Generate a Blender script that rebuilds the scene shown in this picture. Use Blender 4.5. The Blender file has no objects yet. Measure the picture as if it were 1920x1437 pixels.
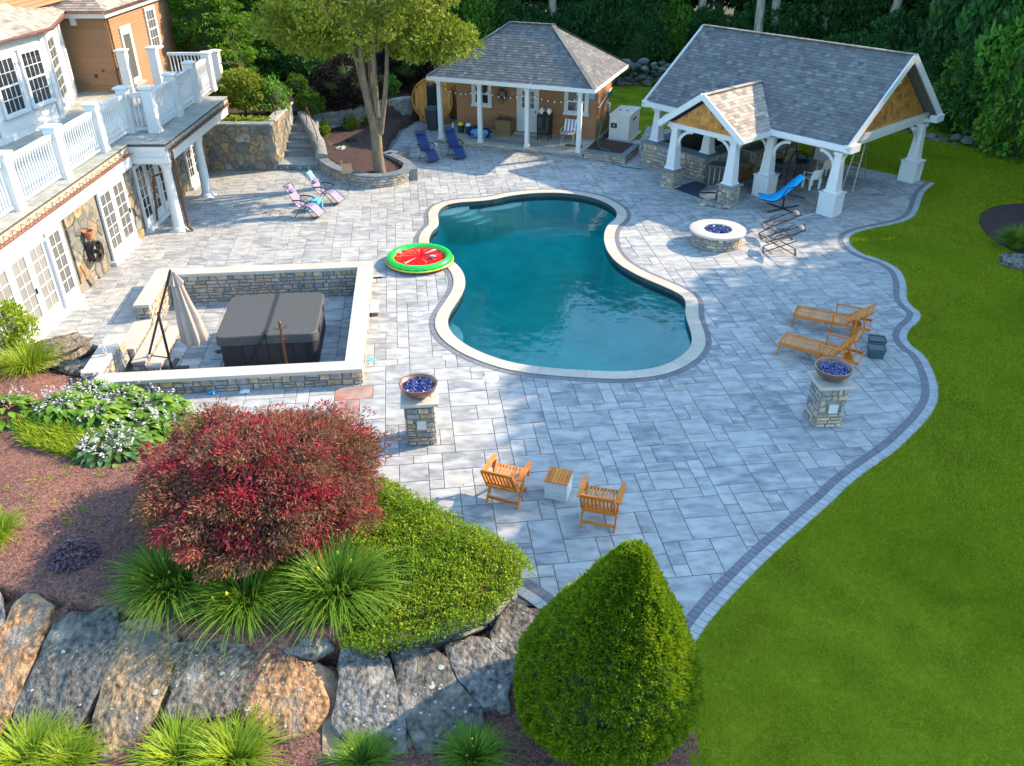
import bpy, math, random
import numpy as np
from mathutils import Vector, Matrix, noise
S = bpy.context.scene
COL = S.collection
rad = math.radians
random.seed(11)
rng = np.random.default_rng(11)
U = random.uniform

# ------------------------------------------------------------ camera, sky, sun, exposure
cd = bpy.data.cameras.new('camera'); cam = bpy.data.objects.new('camera', cd); COL.objects.link(cam)
cam.location = (0, 0, 10.5); cam.rotation_euler = (rad(90 - 31.4), 0, 0)
cd.sensor_width = 36; cd.lens = 29.1; cd.clip_end = 500; cd.clip_start = .1
S.camera = cam
SUN_EL, SUN_AZ = 30, 67          # azimuth clockwise from +Y
w = bpy.data.worlds.new('World'); S.world = w; w.use_nodes = True
sk = w.node_tree.nodes.new('ShaderNodeTexSky'); sk.sky_type = 'NISHITA'; sk.sun_disc = False
sk.sun_elevation = rad(SUN_EL); sk.sun_rotation = rad(SUN_AZ); sk.air_density = 1.0; sk.dust_density = .6; sk.ozone_density = 3.0
_tn = w.node_tree.nodes.new('ShaderNodeVectorMath'); _tn.operation = 'MULTIPLY'; _tn.inputs[1].default_value = (.95, 1.03, .95)   # camera white balance of the open shade
w.node_tree.links.new(sk.outputs[0], _tn.inputs[0]); w.node_tree.links.new(_tn.outputs[0], w.node_tree.nodes['Background'].inputs[0])
w.node_tree.nodes['Background'].inputs[1].default_value = .15
sd = bpy.data.lights.new('sun', 'SUN'); sun = bpy.data.objects.new('sun', sd); COL.objects.link(sun)
sd.energy = 2.4; sd.angle = rad(.5); sd.color = (1, .78, .53)
_az = rad(SUN_AZ); _el = rad(SUN_EL)
SUND = Vector((math.sin(_az) * math.cos(_el), math.cos(_az) * math.cos(_el), math.sin(_el)))
sun.rotation_euler = (-SUND).to_track_quat('-Z', 'Y').to_euler(); sun.location = (30, 20, 25)
S.view_settings.view_transform = 'Standard'; S.view_settings.look = 'None'
S.view_settings.exposure = 2.3; S.view_settings.gamma = 1
S.view_settings.use_curve_mapping = False
S.cycles.max_bounces = 6; S.cycles.transparent_max_bounces = 6; S.cycles.diffuse_bounces = 3
S.cycles.glossy_bounces = 3; S.cycles.transmission_bounces = 3
try: S.cycles.use_denoising = True
except Exception: pass

# ------------------------------------------------------------ materials
def M(name, cols, rough=.6, metal=0, nsc=3.0, namp=.3, bump=0, bsc=20, stretch=(1, 1, 1), spec=.35, leaf=False,
      coat=0, blot=None, blot_sc=1.2, detail=4):
    m = bpy.data.materials.new(name); m.use_nodes = True
    nt = m.node_tree; N = nt.nodes; L = nt.links; b = N['Principled BSDF']
    b.inputs['Roughness'].default_value = rough; b.inputs['Metallic'].default_value = metal
    b.inputs['Specular IOR Level'].default_value = spec
    if coat: b.inputs['Coat Weight'].default_value = coat
    if isinstance(cols, tuple): cols = [cols]
    def math_(op, a, c):
        n = N.new('ShaderNodeMath'); n.operation = op
        for i, x in enumerate((a, c)):
            if isinstance(x, (int, float)): n.inputs[i].default_value = x
            elif x is not None: L.new(x, n.inputs[i])
        return n.outputs[0]
    at = N.new('ShaderNodeAttribute'); at.attribute_name = 'rnd'
    oi = N.new('ShaderNodeObjectInfo')
    r = math_('FRACT', math_('ADD', at.outputs['Fac'], oi.outputs['Random']), None)
    if len(cols) > 1:
        cr = N.new('ShaderNodeValToRGB'); L.new(r, cr.inputs[0]); e = cr.color_ramp.elements
        while len(e) < len(cols): e.new(.5)
        for i, c in enumerate(cols):
            e[i].position = i / (len(cols) - 1); e[i].color = (*c, 1)
        col = cr.outputs[0]
    else:
        g = N.new('ShaderNodeRGB'); g.outputs[0].default_value = (*cols[0], 1); col = g.outputs[0]
    tc = N.new('ShaderNodeTexCoord'); mp = N.new('ShaderNodeMapping'); L.new(tc.outputs['Object'], mp.inputs[0])
    mp.inputs['Scale'].default_value = stretch
    cx = N.new('ShaderNodeCombineXYZ'); rr = math_('MULTIPLY', r, 31.0); L.new(rr, cx.inputs[0]); L.new(rr, cx.inputs[1])
    L.new(cx.outputs[0], mp.inputs['Location'])
    def noise_(sc, det=detail):
        n = N.new('ShaderNodeTexNoise'); n.inputs['Scale'].default_value = sc; n.inputs['Detail'].default_value = det
        L.new(mp.outputs[0], n.inputs['Vector']); return n.outputs['Fac']
    if namp:
        nf = noise_(nsc)
        mr = N.new('ShaderNodeMapRange'); L.new(nf, mr.inputs[0])
        mr.inputs[1].default_value = .3; mr.inputs[2].default_value = .7
        mr.inputs[3].default_value = 1 - namp; mr.inputs[4].default_value = 1 + namp
        mx = N.new('ShaderNodeVectorMath'); mx.operation = 'SCALE'; L.new(col, mx.inputs[0]); L.new(mr.outputs[0], mx.inputs['Scale'])
        col = mx.outputs[0]
    if blot:                                  # blotches of another colour: lichen, rust, mineral streaks
        nb = noise_(blot_sc, 6)
        mr = N.new('ShaderNodeMapRange'); L.new(nb, mr.inputs[0]); mr.inputs[1].default_value = blot[1]; mr.inputs[2].default_value = blot[2]
        mi = N.new('ShaderNodeMix'); mi.data_type = 'RGBA'; L.new(mr.outputs[0], mi.inputs[0]); L.new(col, mi.inputs[6])
        mi.inputs[7].default_value = (*blot[0], 1); col = mi.outputs[2]
    L.new(col, b.inputs['Base Color'])
    if bump:
        bn = N.new('ShaderNodeBump'); bn.inputs['Strength'].default_value = bump; bn.inputs['Distance'].default_value = .02
        L.new(noise_(bsc), bn.inputs['Height']); L.new(bn.outputs[0], b.inputs['Normal'])
    if leaf:
        tr = N.new('ShaderNodeBsdfTranslucent'); L.new(col, tr.inputs[0])
        ms = N.new('ShaderNodeMixShader'); ms.inputs[0].default_value = .35
        L.new(b.outputs[0], ms.inputs[1]); L.new(tr.outputs[0], ms.inputs[2])
        L.new(ms.outputs[0], N['Material Output'].inputs[0])
    return m

mt = {}
mt['paver'] = M('paver_concrete', [(0.198, 0.208, 0.216), (0.280, 0.278, 0.275), (0.219, 0.230, 0.236), (0.356, 0.351, 0.330), (0.254, 0.258, 0.259), (0.320, 0.313, 0.291), (0.185, 0.196, 0.204)],
                .75, nsc=2.8, namp=.28, stretch=(1, 2.0, 1), bump=.12, bsc=40, blot=((.38, .385, .37), .46, .66), blot_sc=1.7, detail=7)
mt['paver_stained'] = M('stained_paver', [(0.300, 0.200, 0.170), (0.340, 0.220, 0.170), (0.320, 0.260, 0.240)], .75, nsc=2.2, namp=.3, blot=((.34, .075, .05), .50, .64), blot_sc=1.5)
mt['joint'] = M('joint_sand', (.16, .155, .15), .95, nsc=12, namp=.3)
mt['border_dark'] = M('border_paver_charcoal', [(0.128, 0.132, 0.148), (0.162, 0.160, 0.176), (0.140, 0.144, 0.160)], .8, nsc=8, namp=.15, bump=.1, bsc=60)
mt['border_light'] = M('border_paver_light', [(0.296, 0.304, 0.311), (0.357, 0.362, 0.361), (0.326, 0.327, 0.326)], .8, nsc=6, namp=.15, bump=.1, bsc=60)
mt['coping'] = M('limestone_coping', [(0.414, 0.364, 0.292), (0.447, 0.397, 0.324), (0.397, 0.356, 0.288)], .7, nsc=2, namp=.08, bump=.05, bsc=60)
mt['caps'] = M('limestone_cap', [(0.410, 0.371, 0.317), (0.440, 0.402, 0.348)], .7, nsc=1.5, namp=.07, bump=.04, bsc=60)
mt['bluestone'] = M('bluestone', [(.12, .145, .165), (.15, .17, .19)], .7, nsc=4, namp=.2, bump=.08, bsc=40)
mt['flag'] = M('deck_flagstone', [(.25, .26, .23), (.30, .30, .26), (.27, .29, .27), (.34, .32, .26)], .75, nsc=3, namp=.2, bump=.08)
mt['ledge'] = M('ledgestone', [(.19, .195, .205), (.46, .33, .19), (.25, .26, .28), (.41, .35, .28), (.165, .175, .19), (.48, .38, .25), (.29, .255, .22), (.22, .24, .26), (.36, .25, .14), (.33, .32, .30)],
                .85, nsc=7, namp=.3, bump=.5, bsc=18)
mt['field'] = M('fieldstone', [(.13, .125, .11), (.27, .18, .09), (.10, .105, .105), (.22, .19, .14), (.15, .145, .125), (.31, .20, .085), (.115, .12, .115), (.25, .235, .20), (.17, .13, .09)],
                .85, nsc=5, namp=.4, bump=.6, bsc=14, blot=((.10, .10, .09), .50, .68), blot_sc=4)
mt['mortar'] = M('mortar', (.20, .18, .15), .95, nsc=12, namp=.2, bump=.2)
mt['mortar_dark'] = M('dark_mortar', (.07, .065, .06), .95, nsc=12, namp=.2)  # plain dark tone for wall cores and the deck bed
mt['block'] = M('grey_wall_block', [(.19, .20, .19), (.25, .255, .24), (.16, .17, .165), (.22, .22, .20), (.30, .30, .28)], .9, nsc=8, namp=.3, bump=.5, bsc=18)
mt['rubble'] = M('rubble_stone', [(.10, .10, .095), (.18, .18, .17), (.07, .075, .065), (.14, .14, .12)], .9, nsc=3, namp=.35, bump=.6, bsc=9, blot=((.07, .10, .04), .5, .7), blot_sc=1.5)
mt['white'] = M('white_paint', (.56, .565, .565), .45, nsc=1.5, namp=.03)
mt['white_plastic'] = M('white_plastic', (.72, .72, .71), .4, namp=.03)
mt['beige_plastic'] = M('beige_plastic', (.55, .50, .42), .5, namp=.03)
mt['siding'] = M('tan_siding', [(0.262, 0.140, 0.072), (0.287, 0.156, 0.079), (0.238, 0.129, 0.065)], .7, nsc=6, namp=.08, stretch=(1, 1, 6))
mt['siding_ph'] = M('cedar_siding_brown', [(0.289, 0.140, 0.060), (0.315, 0.157, 0.072), (0.264, 0.128, 0.055)], .7, nsc=6, namp=.1, stretch=(1, 1, 6))
mt['cedar'] = M('cedar_shingle', [(0.400, 0.160, 0.028), (0.464, 0.200, 0.040), (0.320, 0.112, 0.024), (0.496, 0.240, 0.056), (0.240, 0.088, 0.032)], .55, nsc=5, namp=.2, stretch=(3, 3, .5))
mt['asphalt'] = M('asphalt_shingle', [(0.087, 0.092, 0.096), (0.138, 0.147, 0.148), (0.078, 0.082, 0.085), (0.184, 0.189, 0.183), (0.115, 0.115, 0.122), (0.101, 0.111, 0.111), (0.156, 0.147, 0.139), (0.092, 0.097, 0.100)], .9, nsc=40, namp=.2, bump=.3, bsc=90)
mt['asphalt_tan'] = M('tan_sunlit_shingle', [(0.230, 0.189, 0.156), (0.365, 0.305, 0.250), (0.176, 0.156, 0.138), (0.459, 0.390, 0.312), (0.284, 0.240, 0.200)], .9, nsc=40, namp=.2, bump=.3, bsc=90)  # tan brightened in the colour to carry sunlight on the dormer slope
mt['copper'] = M('copper', (.24, .12, .085), .42, metal=.5, nsc=2, namp=.35, spec=.5)
mt['bronze'] = M('bronze_pipe', (.16, .075, .035), .45, metal=.6, nsc=5, namp=.25)
mt['black_metal'] = M('black_metal', (.02, .02, .022), .4, metal=.4, namp=.1)
mt['dark_brown'] = M('dark_brown_metal', (.06, .045, .038), .45, metal=.3, namp=.1)
mt['grey_metal'] = M('brushed_metal', (.42, .42, .42), .35, metal=.9, namp=.1)
mt['steel'] = M('stainless_steel', (.62, .62, .62), .28, metal=1, namp=.05)
mt['taupe_metal'] = M('taupe_metal', (.07, .055, .045), .5, metal=.2, namp=.1)
mt['teak'] = M('oiled_teak', [(0.494, 0.140, 0.012), (0.551, 0.168, 0.018), (0.437, 0.116, 0.010), (0.570, 0.200, 0.027)], .5, nsc=9, namp=.2, stretch=(1, 6, 6))
mt['teak_light'] = M('weathered_teak', [(0.515, 0.188, 0.033), (0.589, 0.240, 0.054), (0.460, 0.152, 0.021)], .55, nsc=9, namp=.22, stretch=(6, 1, 6))
mt['sauna'] = M('sauna_cedar', [(.56, .25, .05), (.64, .31, .07), (.50, .21, .045)], .5, nsc=6, namp=.2, stretch=(4, 4, .6))
mt['gravel_mulch'] = None
mt['sling_grey'] = M('grey_sling', (.20, .175, .165), .8, nsc=60, namp=.1)
mt['sling_purple'] = M('lavender_sling', (.22, .20, .30), .8, nsc=60, namp=.12)
mt['sling_navy'] = M('navy_sling', (.009, .030, .11), .75, nsc=60, namp=.12)
mt['pad_blue'] = M('bright_blue_cushion', (.0, .30, .62), .75, nsc=3, namp=.06)
mt['towel_blue'] = M('light_blue_towel', (.10, .30, .58), .9, nsc=8, namp=.2, bump=.4, bsc=30)
mt['navy_cloth'] = M('navy_cloth', (.01, .025, .09), .9, nsc=8, namp=.2, bump=.4)
mt['aqua'] = M('aqua_plastic', (.10, .45, .72), .4, namp=.04)
mt['canvas'] = M('umbrella_canvas', (.33, .275, .24), .9, nsc=3, namp=.12, stretch=(1, 1, .3))
mt['spa_cover'] = M('spa_cover_vinyl', (.065, .066, .064), .6, nsc=14, namp=.12, bump=.15, bsc=60)
mt['spa_side'] = M('spa_cabinet', [(.022, .022, .024), (.032, .032, .034)], .55, nsc=3, namp=.2, stretch=(8, 8, 1))
mt['bowl'] = M('hammered_copper_bowl', (.20, .10, .075), .38, metal=.35, nsc=4, namp=.3, coat=.2)
mt['fireglass'] = M('blue_fire_glass', [(0.003, 0.006, 0.070), (0.005, 0.010, 0.150), (0.015, 0.035, 0.225), (0.004, 0.006, 0.050), (0.150, 0.170, 0.310), (0.007, 0.010, 0.110)], .12, namp=0, spec=.8)
mt['float_green'] = M('float_green_vinyl', (.02, .52, .06), .25, namp=.03, coat=.4)
mt['float_stripe'] = M('float_dark_green', (.01, .22, .03), .25, namp=.03)
mt['float_lime'] = M('float_yellow_green', (.50, .62, .06), .25, namp=.05)
mt['float_red'] = M('float_red_vinyl', (.72, .01, .015), .2, nsc=3, namp=.12, coat=.4)
mt['float_pink'] = M('float_pale_pink', (.80, .38, .36), .25, namp=.05)
mt['wicker_white'] = M('white_wicker', [(.55, .56, .58), (.68, .68, .69)], .6, nsc=20, namp=.15)
mt['wicker_brown'] = M('brown_wicker', [(.15, .09, .045), (.22, .13, .06)], .7, nsc=30, namp=.3)
mt['carton'] = M('cardboard', (.42, .26, .13), .85, nsc=6, namp=.1)
mt['rubber_green'] = M('green_hose', (.01, .16, .08), .5, namp=.1)
mt['rubber_black'] = M('black_rubber', (.025, .025, .025), .6, namp=.2)
mt['mat_dark'] = M('dark_doormat', (.03, .05, .07), .9, namp=.2)
mt['rug_pale'] = M('pale_rug', (.42, .42, .38), .9, namp=.1)
mt['concrete'] = M('porch_concrete', (.38, .36, .31), .85, nsc=2, namp=.15, bump=.1)
mt['genbox'] = M('generator_beige', (.62, .60, .54), .5, namp=.04)
mt['terracotta'] = M('terracotta', (.35, .13, .06), .8, nsc=6, namp=.2)
mt['orange'] = M('orange_plastic', (.65, .16, .02), .4, namp=.05)
mt['yellow'] = M('yellow_petal', (.80, .50, .02), .6, namp=.05)
mt['petal'] = M('pale_lilac_petal', [(.60, .52, .62), (.75, .70, .74), (.68, .58, .68)], .7, namp=.1, leaf=True)
mt['black_plastic'] = M('black_plastic', (.03, .045, .055), .35, namp=.05)
mt['teal_plastic'] = M('slate_plastic_tub', (.035, .075, .10), .45, namp=.1)
mt['skimmer'] = M('skimmer_lid', (.48, .49, .47), .5, namp=.06)
mt['bark'] = M('tree_bark', (.15, .115, .075), .9, nsc=5, namp=.4, bump=.8, bsc=9, stretch=(3, 3, .5))
mt['bark_pale'] = M('pale_bark', (.34, .30, .24), .85, nsc=3, namp=.3, bump=.4, bsc=6, stretch=(2, 2, .5), blot=((.10, .16, .05), .5, .6), blot_sc=.8)
mt['bark_dark'] = M('dark_bark', (.07, .06, .045), .9, nsc=4, namp=.4, bump=.5, stretch=(3, 3, .5))
mt['mulch'] = M('bark_mulch', [(0.132, 0.060, 0.044)], .95, nsc=16, namp=.55, bump=1.0, bsc=38, blot=((.23, .125, .10), .52, .64), blot_sc=30, detail=8)
mt['mulch_dark'] = M('dark_bark_mulch', [(.052, .028, .024)], .95, nsc=10, namp=.45, bump=1.0, bsc=22, detail=8)
mt['mulch_chip'] = M('mulch_chips', [(.13, .06, .045), (.20, .10, .075), (.09, .045, .035), (.30, .18, .14), (.16, .075, .05)], .95, namp=0)
mt['soil'] = M('sandy_soil', (.30, .21, .13), .95, nsc=9, namp=.35, bump=.7, bsc=30)
mt['lawn'] = M('lawn_turf', [(0.130, 0.173, 0.007)], .95, nsc=.9, namp=.28, bump=.9, bsc=60, blot=((.215, .26, .012), .38, .75), blot_sc=1.1, spec=.05)
mt['blade'] = M('grass_blades', [(0.180, 0.249, 0.008), (0.280, 0.345, 0.013), (0.140, 0.210, 0.008), (0.399, 0.418, 0.026), (0.220, 0.289, 0.011)], .8, namp=0, spec=.08, leaf=True)
mt['floor_forest'] = M('forest_floor', (.035, .040, .018), .98, nsc=1.5, namp=.5, bump=.6, bsc=8)
mt['l_tree'] = M('olive_leaves', [(0.151, 0.209, 0.015), (0.223, 0.275, 0.022), (0.112, 0.165, 0.013), (0.293, 0.330, 0.033), (0.182, 0.238, 0.018)], .6, namp=0, spec=.3, leaf=True)
mt['l_dark'] = M('deep_green_leaves', [(0.024, 0.093, 0.027), (0.043, 0.135, 0.034), (0.019, 0.068, 0.021), (0.066, 0.185, 0.034), (0.034, 0.111, 0.030)], .65, namp=0, spec=.2, leaf=True)
mt['l_mid'] = M('mid_green_leaves', [(0.065, 0.212, 0.024), (0.114, 0.293, 0.028), (0.048, 0.163, 0.022), (0.212, 0.374, 0.033), (0.090, 0.244, 0.026)], .6, namp=0, spec=.25, leaf=True)
mt['l_conifer'] = M('conifer_sprays', [(0.068, 0.180, 0.016), (0.120, 0.270, 0.023), (0.045, 0.128, 0.016), (0.210, 0.360, 0.026)], .7, namp=0, spec=.15, leaf=True)
mt['l_arb'] = M('arborvitae_tips', [(0.135, 0.233, 0.008), (0.197, 0.297, 0.010), (0.092, 0.171, 0.008), (0.270, 0.340, 0.016), (0.161, 0.255, 0.010)], .7, namp=0, spec=.12, leaf=True)
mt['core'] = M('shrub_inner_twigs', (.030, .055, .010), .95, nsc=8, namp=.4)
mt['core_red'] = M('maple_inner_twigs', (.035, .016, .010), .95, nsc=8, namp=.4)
mt['l_red'] = M('red_maple_leaves', [(0.190, 0.074, 0.050), (0.254, 0.106, 0.068), (0.178, 0.134, 0.045), (0.343, 0.060, 0.073), (0.254, 0.174, 0.079), (0.241, 0.066, 0.068), (0.203, 0.128, 0.068), (0.165, 0.106, 0.040)], .65, namp=0, spec=.2, leaf=True)
mt['l_red2'] = M('bright_maple_tips', [(0.308, 0.019, 0.041), (0.404, 0.038, 0.061), (0.249, 0.019, 0.034)], .6, namp=0, spec=.2, leaf=True)
mt['l_cover'] = M('ground_cover_leaves', [(0.100, 0.215, 0.014), (0.180, 0.298, 0.014), (0.070, 0.149, 0.014), (0.319, 0.398, 0.018), (0.140, 0.248, 0.018), (0.239, 0.331, 0.014)], .6, namp=0, spec=.2, leaf=True)
mt['l_lily'] = M('daylily_blades', [(0.089, 0.190, 0.017), (0.149, 0.271, 0.022), (0.068, 0.150, 0.014), (0.225, 0.326, 0.030)], .55, namp=0, spec=.25, leaf=True)
mt['l_lime'] = M('lime_grass_blades', [(0.220, 0.330, 0.018), (0.297, 0.396, 0.022), (0.165, 0.264, 0.016), (0.363, 0.418, 0.040)], .55, namp=0, spec=.2, leaf=True)
mt['l_hosta'] = M('hosta_leaves', [(0.102, 0.237, 0.019), (0.162, 0.321, 0.024), (0.071, 0.169, 0.015), (0.243, 0.389, 0.033)], .5, namp=0, spec=.3, leaf=True)
mt['l_hosta_var'] = M('variegated_hosta_leaves', [(0.044, 0.112, 0.026), (0.062, 0.150, 0.036), (0.375, 0.450, 0.192), (0.050, 0.125, 0.030), (0.075, 0.163, 0.036)], .5, namp=0, spec=.3, leaf=True)
mt['l_purple'] = M('purple_leaves', [(0.091, 0.048, 0.066), (0.143, 0.084, 0.099), (0.065, 0.042, 0.055), (0.208, 0.132, 0.143)], .5, namp=0, spec=.3, leaf=True)
mt['l_darkred'] = M('dark_barberry_leaves', [(.018, .013, .016), (.032, .018, .020), (.012, .014, .012)], .7, namp=0, spec=.15, leaf=True)
mt['l_ball'] = M('boxwood_leaves', [(.07, .14, .012), (.11, .19, .015), (.05, .10, .012)], .6, namp=0, spec=.2, leaf=True)
mt['moss'] = M('moss', [(.12, .12, .015), (.18, .16, .02), (.08, .09, .015)], .9, namp=0, leaf=True)
mt['lichen'] = M('lichen', (.30, .32, .26), .95, nsc=20, namp=.25)
mt['drive'] = M('grey_driveway', (.16, .17, .18), .9, namp=.1)
mt['plaster'] = M('pool_plaster', (.12, .64, .64), .6, nsc=1.2, namp=.12)
mt['plaster_step'] = M('pool_step_plaster', (.72, .80, .68), .6, nsc=3, namp=.1)
mt['tile'] = M('waterline_tile', (.03, .09, .10), .3, nsc=12, namp=.3)

def rockmat(name, cols, blot, stretch=(1.05, .85, 1)):
    m = M(name, tuple(c * .8 for c in cols), .9, nsc=11, namp=.75, bump=1, bsc=15, stretch=stretch, blot=blot, blot_sc=2.4, detail=12)
    m.node_tree.nodes['Bump'].inputs['Distance'].default_value = .07; return m
mt['rock_orange'] = rockmat('rusty_boulder', (.36, .20, .095), ((.20, .17, .14), .50, .68))
mt['rock_dark'] = rockmat('dark_slate_boulder', (.115, .108, .095), ((.24, .215, .18), .56, .72))
mt['rock_tan'] = rockmat('tan_streaked_boulder', (.27, .185, .105), ((.12, .11, .105), .52, .66))
mt['rock_brown'] = rockmat('speckled_brown_boulder', (.17, .14, .105), ((.28, .24, .19), .54, .64))
mt['rock_grey'] = rockmat('grey_boulder', (.16, .155, .145), ((.25, .245, .22), .56, .70))

def glassmat(name, tint=(.05, .06, .06), rough=.05):
    m = bpy.data.materials.new(name); m.use_nodes = True; b = m.node_tree.nodes['Principled BSDF']
    b.inputs['Base Color'].default_value = (*tint, 1); b.inputs['Roughness'].default_value = rough
    b.inputs['Specular IOR Level'].default_value = .9; return m
mt['glass'] = glassmat('window_glass', (.10, .10, .095))
mt['glass_dark'] = glassmat('dark_window_glass', (.02, .024, .026))
mt['glass_curtain'] = glassmat('curtained_glass', (.20, .195, .185), .12)

def watermat():
    m = bpy.data.materials.new('pool_water'); m.use_nodes = True; N = m.node_tree.nodes; L = m.node_tree.links
    N.remove(N['Principled BSDF'])
    tr = N.new('ShaderNodeBsdfTransparent'); tr.inputs[0].default_value = (.80, .97, .98, 1)
    gl = N.new('ShaderNodeBsdfGlossy'); gl.inputs['Roughness'].default_value = .02; gl.inputs[0].default_value = (1, 1, 1, 1)
    fr = N.new('ShaderNodeFresnel'); fr.inputs[0].default_value = 1.34
    bn = N.new('ShaderNodeBump'); bn.inputs['Strength'].default_value = .35; bn.inputs['Distance'].default_value = .03
    tc = N.new('ShaderNodeTexCoord'); n1 = N.new('ShaderNodeTexNoise'); n1.inputs['Scale'].default_value = 2.6; n1.inputs['Detail'].default_value = 3
    L.new(tc.outputs['Object'], n1.inputs['Vector']); L.new(n1.outputs[0], bn.inputs['Height'])
    L.new(bn.outputs[0], gl.inputs['Normal']); L.new(bn.outputs[0], fr.inputs['Normal'])
    mx = N.new('ShaderNodeMixShader'); L.new(fr.outputs[0], mx.inputs[0]); L.new(tr.outputs[0], mx.inputs[1]); L.new(gl.outputs[0], mx.inputs[2])
    va = N.new('ShaderNodeVolumeAbsorption'); va.inputs['Color'].default_value = (.02, .80, .76, 1); va.inputs['Density'].default_value = .50
    L.new(va.outputs[0], N['Material Output'].inputs['Volume'])
    L.new(mx.outputs[0], N['Material Output'].inputs[0]); return m
mt['water'] = watermat()

# ------------------------------------------------------------ builders
def link(o, parent=None):
    COL.objects.link(o)
    if parent is not None: o.parent = parent
    return o
def tag(o, label=None, cat=None, group=None, kind=None):
    for k, v in (('label', label), ('category', cat), ('group', group), ('kind', kind)):
        if v: o[k] = v
    return o
def thing(name, label, cat, loc=(0, 0, 0), rz=0, group=None):
    o = bpy.data.objects.new(name, None); o.empty_display_size = .2
    loc = tuple(loc); loc = loc if len(loc) == 3 else (*loc, 0)
    o.location = loc; o.rotation_euler = (0, 0, rz); link(o)
    return tag(o, label, cat, group)
def origin(p):
    o = Vector((0, 0, 0))
    while p is not None: o += Vector(p.location); p = p.parent
    return o
def copy_tree(o, parent=None):
    c = o.copy(); link(c, parent); c.matrix_parent_inverse = o.matrix_parent_inverse
    for ch in list(o.children): copy_tree(ch, c)
    return c
def np_mesh(name, V, Fc, rnd=None, nper=4):
    """V (n,3), Fc (m,nper) arrays"""
    me = bpy.data.meshes.new(name); m = len(Fc)
    me.vertices.add(len(V)); me.vertices.foreach_set('co', np.asarray(V, dtype=np.float32).ravel())
    me.loops.add(m * nper); me.loops.foreach_set('vertex_index', np.asarray(Fc, dtype=np.int32).ravel())
    me.polygons.add(m); me.polygons.foreach_set('loop_start', np.arange(m, dtype=np.int32) * nper)
    me.polygons.foreach_set('loop_total', np.full(m, nper, dtype=np.int32))
    if rnd is not None:
        a = me.attributes.new('rnd', 'FLOAT', 'FACE'); a.data.foreach_set('value', np.asarray(rnd, dtype=np.float32))
    me.update(calc_edges=True); return me

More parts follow.
